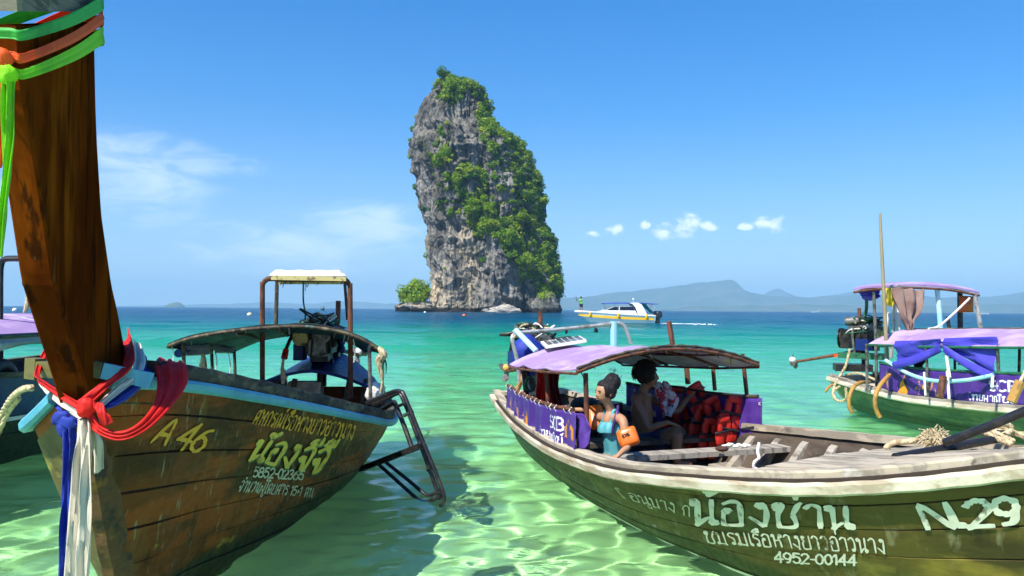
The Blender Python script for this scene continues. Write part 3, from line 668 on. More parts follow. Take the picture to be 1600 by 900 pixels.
def cloth3(name, mat_, L, Rr, parent=None, m=17, folds=3, depth=.012, thick=.0018, seed=0, build=True):
    L, Rr = np.array([tuple(p) for p in L]), np.array([tuple(p) for p in Rr]); k = len(L); u = np.linspace(0, 1, m)
    P = L[:, None] + (Rr - L)[:, None] * u[None, :, None]
    du = np.gradient(P, axis=0); dv = np.gradient(P, axis=1); N = np.cross(du, dv); N /= np.linalg.norm(N, axis=2, keepdims=True) + 1e-9
    s = np.linspace(0, 1, k)[:, None]
    ph = seed * 1.7
    f = np.sin(u[None] * math.pi * 2 * folds + ph + 1.3 * np.sin(s * 5 + ph)) + .5 * np.sin(u[None] * math.pi * 2 * folds * 1.9 + ph * 2 + s * 6) + .35 * np.sin(u[None] * math.pi * 2 * folds * 3.7 + ph + s * 11)
    P = P + N * (f * depth)[..., None]
    mb = MB(); mb.grid(P, thick=thick)
    return mb.build(name, mat_, parent, smooth=True) if build else mb
def path(pts, n=8): return crom([at(*p) for p in pts], n)
def tube(name, mat_, pts, r, parent=None, n=8, cr=6, seg=8):
    P = [p if isinstance(p, Vector) else at(*p) for p in pts]
    P = crom(P, cr) if cr else P
    mb = MB(); mb.tube(P, r, seg); return mb.build(name, mat_, parent, smooth=40)

# ------------------------------------------------------------ brush lettering
C8 = lambda cx, cy, rx, ry, a0, a1, n=9: [(cx + rx * math.cos(R(a0 + (a1 - a0) * i / n)), cy + ry * math.sin(R(a0 + (a1 - a0) * i / n))) for i in range(n + 1)]
hd = lambda x, y, r=.085: C8(x, y, r, r, 0, 330, 8)
G = {
 'A': (.72, [[(0, 0), (.36, 1), (.70, 0)], [(.14, .36), (.58, .36)]]), 'N': (.8, [[(.06, 0), (.06, 1), (.70, 0), (.70, 1)]]), '.': (.3, [C8(.12, .07, .05, .05, 0, 360, 6)]),
 '-': (.4, [[(.05, .45), (.33, .45)]]), '+': (.5, [[(.05, .45), (.42, .45)], [(.23, .25), (.23, .65)]]), ' ': (.4, []),
 '0': (.66, [C8(.3, .5, .26, .5, 90, 450, 16)]), '1': (.36, [[(.02, .78), (.2, 1), (.2, 0)]]), '2': (.66, [C8(.3, .72, .25, .27, 165, -30, 9) + [(.04, 0), (.04, 0), (.58, 0)]]),
 '3': (.62, [C8(.27, .75, .23, .24, 150, -80, 8) + C8(.27, .26, .27, .27, 85, -150, 10)]), '4': (.7, [[(.46, 0), (.46, 0), (.46, 1), (.46, 1), (.02, .32), (.02, .32), (.66, .32)]]),
 '5': (.64, [[(.52, 1), (.52, 1), (.12, 1), (.12, 1), (.08, .56), (.08, .56)] + C8(.29, .33, .27, .32, 115, -150, 10)]), '6': (.66, [[(.5, .96), (.28, .85)] + C8(.3, .3, .26, .31, 155, 515, 15)]),
 '8': (.66, [C8(.3, .75, .22, .24, 270, 630, 12), C8(.3, .27, .27, .27, 90, 450, 13)]), '9': (.66, [C8(.3, .68, .25, .31, 0, 360, 14) + [(.54, .45), (.42, .1), (.2, 0)]]),
 'S': (.62, [C8(.29, .75, .24, .24, 40, 270, 9) + C8(.29, .25, .26, .25, 90, -140, 9)]), 'C': (.66, [C8(.34, .5, .3, .5, 50, 310, 13)]), 'B': (.62, [[(.08, 0), (.08, 0), (.08, 1), (.08, 1)] + C8(.28, .76, .24, .24, 90, -90, 8) + [(.28, .52)] + C8(.28, .26, .28, .26, 90, -90, 8) + [(.08, 0)]]),
 'u': (.5, [[(.06, .65), (.06, .2), (.2, 0), (.36, .12), (.4, .65)], [(.4, .3), (.4, 0)]]), 'p': (.5, [[(.06, .65), (.06, -.3)], C8(.24, .32, .18, .3, 160, -160, 10)]), 's': (.42, [C8(.2, .48, .15, .15, 40, 270, 7) + C8(.2, .16, .16, .16, 90, -140, 7)]),
 'น': (.78, [hd(.12, .88) + [(.21, .85), (.21, .02), (.21, .02), (.46, .26), (.60, .18)], C8(.62, .10, .08, .09, 100, 400, 7) + [(.58, .2), (.58, 1)]]),
 'อ': (.72, [hd(.2, .6, .07) + [(.12, .52), (.12, .1), (.16, 0), (.5, 0), (.56, .1), (.56, .7), (.48, .94), (.28, 1), (.1, .86)]]),
 'ง': (.62, [hd(.32, .88, .08) + [(.44, .88), (.46, .5), (.40, .0), (.40, .0), (.06, .36)]]),
 'จ': (.66, [hd(.2, .42, .08) + [(.30, .36), (.38, 0), (.38, 0), (.50, .1), (.52, .7), (.44, .95), (.26, 1), (.08, .82)]]),
 'ช': (.78, [hd(.12, .82, .07) + [(.06, .9), (.2, 1), (.26, .9), (.14, .55), (.14, .08), (.2, 0), (.5, 0), (.58, .1), (.52, .5), (.52, .55), (.66, .92), (.72, 1.05)]]),
 'า': (.56, [[(.06, .84), (.2, 1), (.38, .94), (.42, .76), (.42, 0)]]), 'ส': (.72, [hd(.24, .42, .07) + [(.14, .5), (.10, .2), (.14, .0)], [(.14, 0), (.1, .7), (.26, .97), (.46, .9), (.54, .66), (.54, 0)], [(.42, .86), (.68, 1.12)], [(.3, .44), (.54, .5)]]),
 'ห': (.78, [hd(.1, .9, .07) + [(.18, .88), (.18, 0)], [(.18, .55), (.44, .55), (.50, .68), (.54, .4), (.54, 0)], C8(.58, .88, .08, .09, 180, 520, 8) + [(.44, .6)]]),
 'ก': (.68, [[(.14, 0), (.14, .5), (.06, .62), (.14, .86), (.32, 1), (.5, .9), (.54, .7), (.54, 0)]]), 'ร': (.58, [hd(.34, .1, .08) + [(.42, .16), (.40, .5), (.12, .68), (.12, .86), (.24, .98), (.46, .92)]]),
 'ณ': (1.0, [hd(.1, .5, .06) + [(.1, .0), (.1, 0), (.1, .7), (.22, .98), (.38, .85), (.42, .6), (.42, .0)], [(.42, .05), (.62, .24), (.74, .1), (.76, .1), (.76, 1)]]),
 'เ': (.28, [hd(.18, .08, .07) + [(.1, .1), (.1, 1)]]), 'ย': (.72, [hd(.14, .88, .07) + [(.08, .8), (.2, .58), (.1, .45), (.1, .1), (.2, 0), (.48, 0), (.56, .1), (.56, 1)]]),
 'ว': (.6, [hd(.32, .1, .07) + [(.42, .12), (.46, .6), (.38, .92), (.22, 1), (.06, .84)]]), 'บ': (.74, [hd(.12, .88, .07) + [(.18, .86), (.18, 0), (.18, 0), (.56, 0), (.56, 0), (.56, 1)]]),
 'ม': (.8, [hd(.12, .88, .07) + [(.2, .86), (.2, .1)], C8(.14, .08, .08, .08, 0, 330, 7), [(.2, .06), (.6, .0), (.6, .0), (.6, 1)]]), 'ผ': (.86, [hd(.22, .62, .07) + [(.12, .7), (.12, 0), (.12, 0), (.38, .4), (.64, 0), (.64, 0), (.64, 1)]]),
 'ด': (.72, [hd(.3, .42, .07) + [(.2, .3), (.2, 0)], [(.2, 0), (.1, .2), (.1, .7), (.24, .97), (.44, .94), (.54, .7), (.54, 0)]]), 'โ': (.34, [hd(.16, .08, .07) + [(.1, .1), (.1, .95), (.02, 1.2), (.2, 1.34), (.32, 1.2)]]),
 'ค': (.72, [hd(.34, .46, .07) + [(.22, .3), (.16, 0)], [(.16, 0), (.1, .7), (.24, .97), (.44, .94), (.54, .7), (.54, 0)]]), 'ไ': (.34, [hd(.16, .08, .07) + [(.1, .1), (.1, 1.0), (.22, 1.25), (.06, 1.35), (.0, 1.22)]]),
 'ท': (.72, [hd(.12, .88, .07) + [(.18, .86), (.18, 0)], [(.18, .6), (.4, .98), (.54, .9), (.56, .7), (.56, 0)]]), 'พ': (.86, [hd(.1, .88, .07) + [(.14, .84), (.14, 0), (.14, 0), (.38, .5), (.62, 0), (.62, 0), (.64, 1)]]),
 '่': (0, [[(-.16, 1.22), (-.16, 1.45)]]), '้': (0, [hd(-.34, 1.34, .06) + [(-.28, 1.2), (-.18, 1.24), (-.02, 1.46)]]), '์': (0, [hd(-.2, 1.28, .07) + [(-.1, 1.36), (-.02, 1.5)]]), 'ี': (0, [[(-.48, 1.14), (-.34, 1.32), (-.12, 1.3), (-.06, 1.14), (-.48, 1.14)], [(-.06, 1.14), (-.06, 1.44)]]),
 'ื': (0, [[(-.5, 1.14), (-.36, 1.32), (-.14, 1.3), (-.08, 1.14), (-.5, 1.14)], [(-.18, 1.2), (-.18, 1.44)], [(-.06, 1.14), (-.06, 1.44)]]), 'ู': (0, [[(-.34, -.12), (-.26, -.32), (-.08, -.32), (-.06, -.1)]]), 'ำ': (.56, [hd(-.08, 1.28, .07), [(.06, .84), (.2, 1), (.38, .94), (.42, .76), (.42, 0)]]),
 'ิ': (0, [[(-.5, 1.14), (-.36, 1.32), (-.14, 1.3), (-.06, 1.14), (-.5, 1.14)]]), '^': (.7, [[(.0, .0), (.0, .0), (.0, .55), (.0, .55), (.35, 1), (.35, 1), (.7, .55), (.7, .55), (.7, 0)]]),
}
def text_strokes(txt):
    x = 0; out = []; k = -1
    for ch in txt:
        wd, st = G[ch]
        if wd > 0: k += 1
        for s_ in st: out.append((k, [(x + a, b) for a, b in s_]))
        x += wd
    return out, x
def lettering(name, txt, mat_, quad, surf, parent, brush=.12, off=.004, jitter=.012, seed=0, shift=(0, 0), split=False):
    """quad: the surface coordinates of the bottom-left, bottom-right, top-right, top-left corner of the line"""
    st, W = text_strokes(txt); mb = MB(); rs = random.Random(seed); q = [np.array(c, float) for c in quad]
    def f(x, y):
        u, v = x / W, y
        if len(q) > 4:
            k = len(q) // 2; B_ = np.array(q[:k]); T_ = np.array(q[k:]); xs = np.linspace(0, 1, k)
            b_ = np.array([np.interp(u, xs, B_[:, 0]), np.interp(u, xs, B_[:, 1])]); t_ = np.array([np.interp(u, xs, T_[:, 0]), np.interp(u, xs, T_[:, 1])])
            return b_ + (t_ - b_) * v
        return (q[0] * (1 - u) + q[1] * u) * (1 - v) + (q[3] * (1 - u) + q[2] * u) * v
    made = {}
    for k, (gi, s_) in enumerate(st):
        if split: mb = made.setdefault(gi, MB())
        P = crom([(a + rs.gauss(0, jitter) + shift[0], b + rs.gauss(0, jitter) + shift[1]) for a, b in s_], 5) if len(s_) > 2 else [(s_[0][0] + (s_[1][0] - s_[0][0]) * i / 5 + shift[0], s_[0][1] + (s_[1][1] - s_[0][1]) * i / 5 + shift[1]) for i in range(6)]
        P = np.array(P); keep = np.r_[True, np.linalg.norm(np.diff(P, axis=0), axis=1) > 1e-4]; P = P[keep]
        T = np.gradient(P, axis=0); T /= np.linalg.norm(T, axis=1, keepdims=True) + 1e-9; Nn = np.c_[-T[:, 1], T[:, 0]]
        wv = brush / 2 * (1 + .18 * np.sin(np.arange(len(P)) * .7 + k)); wv[0] *= .8; wv[-1] *= .7
        A_, B_ = P + Nn * wv[:, None], P - Nn * wv[:, None]
        A_[0] -= T[0] * brush * .3; B_[0] -= T[0] * brush * .3; A_[-1] += T[-1] * brush * .3; B_[-1] += T[-1] * brush * .3
        E = np.array([f(*p) for p in np.vstack([A_, B_])]); n = len(P)
        V = surf(E, off + .0003 * (k % 7))
        mb.add(V, [(i, i + 1, n + i + 1, n + i) for i in range(n - 1)])
    if split:
        for b_ in made.values(): b_.build('letter', mat_, parent)
        return
    return mb.build(name, mat_, parent)
def hull_surf(h, side):
    def f(E, off):
        return h.P(E[:, 0], E[:, 1], side) + h.normal(E[:, 0], E[:, 1], side) * off
    return f
def hull_uv(h, side, px, py):
    """hull coordinates (s, t) at which the photograph shows (px, py)"""
    tgt = np.array([px, py]); best = None
    S_, T_ = np.meshgrid(np.linspace(0, 1, 120), np.linspace(.0, 1.05, 80)); S_, T_ = S_.ravel(), T_.ravel()
    for it in range(4):
        P = h.P(S_, T_, side); u, v = proj(P); nn = h.normal(np.clip(S_, .002, .998), T_, side); ok = ((P - np.array(CAMP)) * nn).sum(1) < 0
        e = (u - px) ** 2 + (v - py) ** 2 + np.where(ok, 0, 1e6); i = int(np.argmin(e)); ds = (1 / 120) / (12 ** it); dt = (1.05 / 80) / (12 ** it)
        s_, t_ = S_[i], T_[i]
        S_, T_ = np.meshgrid(np.clip(np.linspace(s_ - ds, s_ + ds, 24), 0, 1), np.linspace(t_ - dt, t_ + dt, 24)); S_, T_ = S_.ravel(), T_.ravel()
    return (s_, t_)
def hull_text(h, side, name, txt, mat_, quad_px, parent, **kw):
    a, b, c, d = [np.array(p, float) for p in quad_px]; us = np.linspace(0, 1, 6)
    return lettering(name, txt, mat_, [hull_uv(h, side, *(a + (b - a) * u)) for u in us] + [hull_uv(h, side, *(d + (c - d) * u)) for u in us], hull_surf(h, side), parent, **kw)
# ============================================================ long-tail engine (a part of each boat, with its own pieces)
def engine(boat, M, seed=0, shaft=None, exhaust=True, tiller=None, blue=False):
    """M: world matrix; x aft-to-bow, y to port, z up; origin at the pivot on the stern deck"""
    rs = random.Random(seed); W = lambda *p: M @ Vector(p)
    R3 = M.to_3x3()
    mb = MB(); mb.box(W(0, 0, .30), .52, .30, .26, M=R3); mb.box(W(.02, 0, .14), .40, .22, .14, M=R3); mb.box(W(-.30, 0, .27), .14, .34, .34, M=R3)
    for k in range(4): mb.box(W(-.17 + .11 * k, .165, .33), .05, .04, .17, M=R3)
    for k in range(4): mb.box(W(-.17 + .11 * k, -.165, .30), .06, .05, .11, M=R3)
    eng = mb.build('engine', m_grease, boat, smooth=False)
    mb = MB(); mb.box(W(0, 0, .47), .50, .20, .09, M=R3)
    for k in range(5): mb.ell(W(-.2 + .1 * k, rs.uniform(-.05, .05), .54), .045, .045, .035, 8, 6)
    mb.build('cylinder_head', m_iron2, eng)
    mb = MB(); mb.box(W(.30, 0, .24), .06, .22, .20, M=R3); mb.box(W(.30, .06, .44), .05, .14, .08, M=R3); mb.build('timing_cover', m_iron2, eng)
    for (y0, z0, r0), (y1, z1, r1) in (((.05, .40, .10), (-.20, .36, .07)), ((.05, .40, .09), (.02, .20, .10))):
        mb = MB(); mb.tube([W(.35, y0 - r0, z0 + r0 * .6), W(.35, y0 + r0 * .5, z0 + r0), W(.35, y1 + r1, z1 - r1 * .2), W(.35, y1 - r1, z1 - r1 * .6), W(.35, y0 - r0, z0 + r0 * .6)], .012, 6); mb.build('drive_belt', m_hose, eng, smooth=60)
    for k in range(3): mb = MB(); mb.tube([W(-.2 + .16 * k, .14, .50), W(-.2 + .16 * k, .25, .46), W(-.24 + .12 * k, .27, .34)], .028, 8); mb.build('manifold_pipe', m_iron2 if k != 1 else m_rustpipe, eng, smooth=40)
    mb = MB(); mb.box(W(.05, -.26, .18), .26, .12, .20, M=R3); mb.build('battery_box', m_navy, eng); mb = MB(); mb.tube([W(-.30, -.08, .58), W(-.06, -.08, .60)], .075, 14); mb.build('air_filter', m_iron2, eng, smooth=35)
    def disc(name, c, r, th, m_, ax):
        a = M.to_3x3() @ Vector(ax); c = W(*c); mb = MB(); mb.tube([c - a * th, c - a * th * .3, c, c + a * th * .3, c + a * th], [r, r, r * .72, r, r], 16); mb.build(name, m_, eng, smooth=35)
    disc('fan_pulley', (.35, .05, .40), .11, .02, m_iron2, (1, 0, 0)); disc('alternator', (.32, -.20, .36), .095, .06, m_yellowish, (1, 0, 0)); disc('flywheel', (-.40, 0, .28), .18, .03, m_grease, (1, 0, 0)); disc('oil_filter', (.02, .24, .26), .05, .09, m_navy if seed % 2 == 0 else m_yrope, (0, 0, 1))
    mb = MB(); mb.tube([W(0, 0, -.25), W(0, 0, .12)], .06, 10); mb.tube([W(0, -.14, .06), W(0, .14, .06)], .035, 8); mb.build('pivot_post', m_black, eng, smooth=35)
    if exhaust:
        mb = MB(); mb.tube([W(-.12, .12, .42), W(-.13, .17, .55), W(-.14, .17, .82)], .032, 8); mb.build('exhaust_pipe', m_rustpipe, eng, smooth=35)
    for k in range(20):
        a = Vector((rs.uniform(-.35, .4), rs.uniform(-.2, .2), rs.uniform(.25, .58))); b = Vector((rs.uniform(-.35, .4), rs.uniform(-.25, .25), rs.uniform(.1, .6)))
        md = (a + b) / 2 + Vector((rs.uniform(-.1, .1), rs.choice((-.26, .26)), rs.uniform(-.05, .18)))
        mb = MB(); mb.tube(crom([W(*a), W(*md), W(*b)], 7), rs.choice((.008, .012, .020)), 6); mb.build('hose', rs.choice((m_hose, m_hose, m_greenhose, m_grease, m_wrope)), eng, smooth=60)
    # a heap of cord and rag on top
    for k in range(8):
        mb = MB(); mb.tube(crom([W(rs.uniform(-.3, .3), rs.uniform(-.18, .18), rs.uniform(.52, .66)) for _ in range(6)], 6), rs.choice((.009, .014)), 6); mb.build('cord', rs.choice((m_hose, m_wrope, m_greenhose, m_rope, m_grease)), eng, smooth=60)
    if tiller: tube('tiller', m_black, tiller, .022, eng)
    if shaft:
        a, b = Vector(shaft[0]), Vector(shaft[1]); mb = MB(); mb.tube([a, a + (b - a) * .5, b], [.04, .028, .024], 8); sh = mb.build('tail_shaft', m_rustpipe, boat, smooth=35)
        d = (b - a).normalized(); sd = d.orthogonal().normalized(); u2 = d.cross(sd)
        mb = MB(); mb.tube([b - d * .06, b + d * .06], .035, 10)
        for k in range(3):
            an = 2.1 * k + .4; r_ = sd * math.cos(an) + u2 * math.sin(an); tng = d.cross(r_)
            P = [b + r_ * .03 - tng * .02 - d * .02, b + r_ * .10 - tng * .05 - d * .03, b + r_ * .16 - tng * .01, b + r_ * .15 + tng * .04 + d * .02, b + r_ * .09 + tng * .05 + d * .03, b + r_ * .03 + tng * .02 + d * .02]
            mb.add([p + d * .006 for p in P] + [p - d * .006 for p in P], [(0, 1, 2, 3, 4, 5), (11, 10, 9, 8, 7, 6)] + [(i, (i + 1) % 6, (i + 1) % 6 + 6, i + 6) for i in range(6)])
        mb.build('propeller', m_iron2, sh)
        if len(shaft) > 2:
            mb = MB(); mb.ell(b + d * .02 + Vector((0, 0, .05)), .065, .065, .06, 14, 10); mb.build('propeller_cap', shaft[2], sh, smooth=True)
    return eng
def frame_matrix(loc, rz): return Matrix.Translation(Vector(loc)) @ Matrix.Rotation(rz, 4, 'Z')
def canopy_sheet(name, mat_, arches, parent, thick=.012, sag=.0, n=22):
    """arches: lists of points from one side to the other"""
    A_ = [np.array([tuple(p) for p in crom(a, 6)]) for a in arches]; k = max(len(a) for a in A_)
    A_ = [np.stack([np.interp(np.linspace(0, 1, k), np.linspace(0, 1, len(a)), a[:, j]) for j in range(3)], -1) for a in A_]
    rows = np.array(crom_rows(A_, n))
    s = np.linspace(0, 1, len(rows))
    nz = fbm(np.c_[rows.reshape(-1, 3)[:, :2] * 2.2, rows.reshape(-1, 3)[:, 2] * 0], 3).reshape(rows.shape[:2])
    rows[..., 2] += nz * .012 - sag * np.abs(np.sin(s * math.pi * (len(arches) - 1)))[:, None]
    mb = MB(); mb.grid(rows, thick=thick); return mb.build(name, mat_, parent, smooth=50)
def crom_rows(A_, n):
    out = []; m = len(A_)
    for i in range(m - 1):
        p0, p1, p2, p3 = A_[max(i - 1, 0)], A_[i], A_[i + 1], A_[min(i + 2, m - 1)]
        for j in range(n // (m - 1)):
            t = j / (n // (m - 1)); out.append(.5 * ((2 * p1) + (-p0 + p2) * t + (2 * p0 - 5 * p1 + 4 * p2 - p3) * t * t + (-p0 + 3 * p1 - 3 * p2 + p3) * t ** 3))
    return out + [A_[-1]]
def tassels(name, mat_, pts, parent, seed, ln=(.05, .2), r=.004, cnt=14):
    rs = random.Random(seed); mb = MB()
    for k in range(cnt):
        p = Vector(pts[rs.randrange(len(pts))]); l = rs.uniform(*ln); q = p + Vector((rs.uniform(-.03, .03), rs.uniform(-.03, .03), -l))
        mb.tube([p, (p + q) / 2 + Vector((rs.uniform(-.02, .02), 0, 0)), q], [r, r, r * .6], 5)
    tag(mb.build(name, mat_, parent), kind='stuff')

# ============================================================ boat A: brown boat with the tall prow on the left
AO = Vector((-2.41, 10.3, 0)); AF = Vector((.06, -.998)); A_RZ = math.atan2(AF.y, AF.x)
boatA = empty('longtail_boat', AO, A_RZ)
tag(boatA, 'brown wooden longtail boat with tall sash-tied prow and light blue rail, lettered A 46', 'boat', 'longtail boats moored in the shallows')
MA = Matrix.Translation(AO) @ Matrix.Rotation(A_RZ, 4, 'Z')
stA = [(0, -.30, .60, .60, .66, .66, -.20, .40), (.8, .70, .86, .86, .58, .58, -.33, .40), (2.2, 2.3, 1.07, 1.07, .60, .60, -.38, .46), (3.3, 3.4, .93, .95, .77, .74, -.38, .42), (4.2, 4.3, .71, .78, .96, .92, -.38, .42),
       (4.9, 5.3, .47, .62, 1.165, 1.08, -.38, .50), (5.2, 5.9, .30, .47, 1.285, 1.10, -.38, .55), (5.38, 6.28, .20, .37, 1.345, 1.13, -.38, .60), (5.5, 6.57, .045, .05, 1.38, 1.36, -.38, .6)]
hA = Hull(boatA, MA, stA, rake=.6)
hullA = hA.shell(m_seam, boatA, 'hull', inset=.012)
ED = [0, .17, .30, .415, .53, .645, .76, .88, 1.0]
hA.strakes(hullA, m_hullA, ED, seed=1)
hA.shell(m_inner, boatA, 'lining', inset=.045, t0=.2, tp=.99)
hA.floor(m_floor, boatA, .10)
railp = [(-.005, -.055), (.035, -.065), (.055, -.050), (.060, -.018), (.048, .0), (-.005, .002)]
capp = [(-.075, .003), (.026, .003), (.030, .065), (.018, .085), (-.07, .088)]
for side in (1, -1):
    hA.rail('rub_rail', m_blue, railp, boatA, side, .0, .97)
    hA.rail('gunwale', m_darkwood, capp, boatA, side, .0, .86 if side > 0 else .80, wob=.003)
# transom board
mb = MB(); T_ = np.linspace(.05, 1, 10); L_ = hA.P(np.zeros(10), T_, 1); R_ = hA.P(np.zeros(10), T_, -1); mb.grid(np.stack([L_, R_], 1), thick=.05); mb.build('transom', m_hullA, boatA)
# stem and prow post
def A_plane(px, py, v):
    """where the sight line through (px, py) meets the boat's lengthwise plane at y = v"""
    a = MA.inverted() @ CAMP; b = MA.inverted() @ at(px, py, 5); t = (v - a.y) / (b.y - a.y); return a + (b - a) * t
TH = .062
fr_px = [(24, -60), (28, 20), (32, 110), (38, 165), (50, 225), (65, 325), (82, 440), (97, 490), (122, 570), (133, 608), (146, 655)]
af_px = [(156, -60), (156, 20), (157, 100), (158, 165), (160, 225), (166, 335), (181, 445), (190, 485), (200, 540), (212, 600), (216, 655)]
fr3 = [A_plane(x, y, TH) for x, y in fr_px]; af3 = [A_plane(x, y, TH) for x, y in af_px]
nlev = 40
zf = np.linspace(fr3[0].z, fr3[-1].z, nlev); fx = np.interp(zf, [p.z for p in fr3][::-1], [p.x for p in fr3][::-1])
za = np.linspace(af3[0].z, af3[-1].z, nlev); ax_ = np.interp(za, [p.z for p in af3][::-1], [p.x for p in af3][::-1])
def prow_ring(i, ex=0.0):
    f, a = Vector((fx[i] + ex, 0, zf[i])), Vector((ax_[i] - ex, 0, za[i])); d = (a - f).normalized(); L = (a - f).length; c_ = .012
    w0 = TH + ex + .012 * min(i / nlev, 1)
    return [f + Vector((0, s * w0 - s * (c_ if e else 0), 0)) + d * (0 if e else c_) for s, e in ((1, 0), (1, 1), (-1, 1), (-1, 0))] + [a + Vector((0, s * w0 * .85 - s * (.02 if e else 0), 0)) - d * (0 if e else .05) for s, e in ((-1, 0), (-1, 1), (1, 1), (1, 0))]
def prow_mesh(i0, i1, ex, name, m_, parent):
    mb = MB(); V = []; k = 0
    for i in range(i0, i1): V += [MA @ v for v in prow_ring(i, ex)]; k += 1
    Fc = [(i * 8 + j, i * 8 + (j + 1) % 8, (i + 1) * 8 + (j + 1) % 8, (i + 1) * 8 + j) for i in range(k - 1) for j in range(8)] + [tuple(range(8))[::-1], tuple((k - 1) * 8 + j for j in range(8))]
    mb.add(V, Fc); return mb.build(name, m_, parent)
prowA = prow_mesh(5, nlev, 0, 'prow_post', m_prow, boatA)
prow_mesh(0, 5, .018, 'prow_cap', mat('prow_cap_wood', (.20, .17, .12), [((.09, .075, .05), (9, 9, 30), .45, .6), ((.30, .27, .2), (7, 7, 40), .58, .7, .8)], rough=.9, bump=((8, 8, 50), .6, .01)), boatA)
# stem: the raking cutwater under the prow
sv = np.ones(26); T_ = np.linspace(.02, 1.02, 26); P1 = hA.P(sv, T_, 1); ctr_ = [Vector((p[0], p[1], p[2])) for p in P1]
mb = MB(); prev = None; V = []
fwd3 = Vector((AF.x, AF.y, 0)); prt3 = Vector((-AF.y, AF.x, 0))
for i, p in enumerate(ctr_):
    p = p - prt3 * .045; jit = .006 * math.sin(i * 2.3)
    for a_, b_ in ((.075 + jit, .028), (.075 + jit, -.028), (-.06, -.075), (-.06, .075)): V.append(p + fwd3 * a_ + prt3 * b_)
k = len(ctr_); mb.add(V, [(i * 4 + j, i * 4 + (j + 1) % 4, (i + 1) * 4 + (j + 1) % 4, (i + 1) * 4 + j) for i in range(k - 1) for j in range(4)] + [(3, 2, 1, 0), tuple((k - 1) * 4 + j for j in range(4))])
mb.build('stem', m_rust, boatA)
# flaking yellow starboard cheek of the bow
sv = np.linspace(.80, .985, 14); mb = MB(); mb.grid(np.array([hA.P(sv, np.full(14, t), -1) + hA.normal(sv, np.full(14, t), -1) * .012 for t in np.linspace(.12, .93, 10)])); mb.build('bow_sheathing', m_bowyel, boatA, smooth=40)
# cross board behind the prow, deck behind it
mb = MB(); mb.bar(at(50, 577, 4.22), at(112, 578, 4.10), .045, .085); mb.build('bow_board', m_olive, boatA)
mb = MB(); mb.bar(at(46, 575, 4.24), at(62, 577, 4.2), .055, .11); mb.build('board_end', m_olive, boatA)
mb = MB(); mb.bar(at(127, 573, 3.72), at(160, 579, 3.735), .04, .075); mb.build('bow_board', m_olive, boatA)
mb = MB(); mb.bar(at(160.5, 579, 3.735), at(238, 595, 3.80), .038, .072); mb.build('bow_board', m_blue, boatA)
sv = np.linspace(.70, .975, 16)
for k in range(5):
    a, b = k / 5 + .01, (k + 1) / 5 - .01; L_, R_ = hA.P(sv, np.full(16, .93), 1), hA.P(sv, np.full(16, .93), -1); mb = MB(); mb.grid(np.stack([R_ + (L_ - R_) * a, R_ + (L_ - R_) * b], 1), thick=.02); mb.build('deck_board', m_darkwood, boatA)
# lettering on the port bow
hull_text(hA, 1, 'lettering', 'A 46', m_yel_ink, [(232, 690), (312, 706), (336, 672), (262, 652)], boatA, brush=.15, off=.012, seed=1, split=True)
hull_text(hA, 1, 'lettering', 'สหกรณ์เรือหางยาวอ่าวนาง', m_yel_ink, [(391, 661), (549, 686), (556, 664), (402, 640)], boatA, brush=.13, off=.012, seed=2, split=True)
for mm, of, sh in ((m_shade_let, .011, (.05, -.07)), (m_lem_ink, .014, (0, 0))):
    hull_text(hA, 1, 'lettering', 'น้องจีจี้', mm, [(382, 716), (498, 738), (520, 702), (402, 686)], boatA, brush=.165, off=of, seed=3, shift=sh, split=True)
hull_text(hA, 1, 'lettering', '5852-02365', m_pale_ink, [(392, 744), (471, 749), (475, 735), (396, 729)], boatA, brush=.17, off=.012, seed=4, split=True)
hull_text(hA, 1, 'lettering', 'จำนวนผู้โดยสาร 15+1 คน', m_pale_ink, [(368, 766), (486, 776), (490, 762), (376, 750)], boatA, brush=.13, off=.012, seed=5, split=True)
# stern deck: blue arched deck with a dark opening below
mb = MB(); rows = []
for j, x in enumerate(np.linspace(.95, -.32, 8)):
    sx = np.interp(x, [-.30, .70, 2.3], [0, .125, .25]); Pp, Ps = hA.loc([sx], [1.0], 1)[0], hA.loc([sx], [1.0], -1)[0]
    row = []
    for v in np.linspace(-1, 1, 17):
        b = (Pp[1] - .02); z = Pp[2] + .06 + (.30 + .06 * j / 7) * (1 - abs(v) ** 1.7) + .03 * j / 7
        row.append(tuple(MA @ Vector((x, v * b, z))))
    rows.append(row)
mb.grid(np.array(rows), thick=.035); mb.build('stern_deck', m_navy, boatA, smooth=40)
mb = MB(); mb.box(at(478, 606, 9.9), .40, .22, .16, A_RZ + 1.57); mb.build('seat_box', m_cream, boatA)
for px in (425, 455, 540, 566): mb = MB(); mb.bar(at(px, 628, 9.55), at(px + 6, 592, 9.55), .05, .05); mb.build('deck_stanchion', m_inner, boatA)
engine(boatA, frame_matrix(at(503, 572, 10.0), A_RZ), 2, shaft=(at(525, 545, 10.3), at(560, 555, 11.6), m_whitecloth), tiller=[(478, 516, 9.9), (460, 520, 9.7), (446, 548, 9.4), (444, 560, 9.35)])
tube('tiller_grip', m_red, [(447, 546, 9.41), (444, 560, 9.36)], [.035, .04], boatA, cr=0)
tube('rope_end', m_rope, [(443, 560, 9.36), (441, 575, 9.36), (444, 588, 9.36), (442, 600, 9.36)], [.016, .02, .045, .018], boatA, cr=0)
tube('hand_bar', m_black, [(488, 522, 9.7), (530, 519, 9.7)], .016, boatA, cr=0)
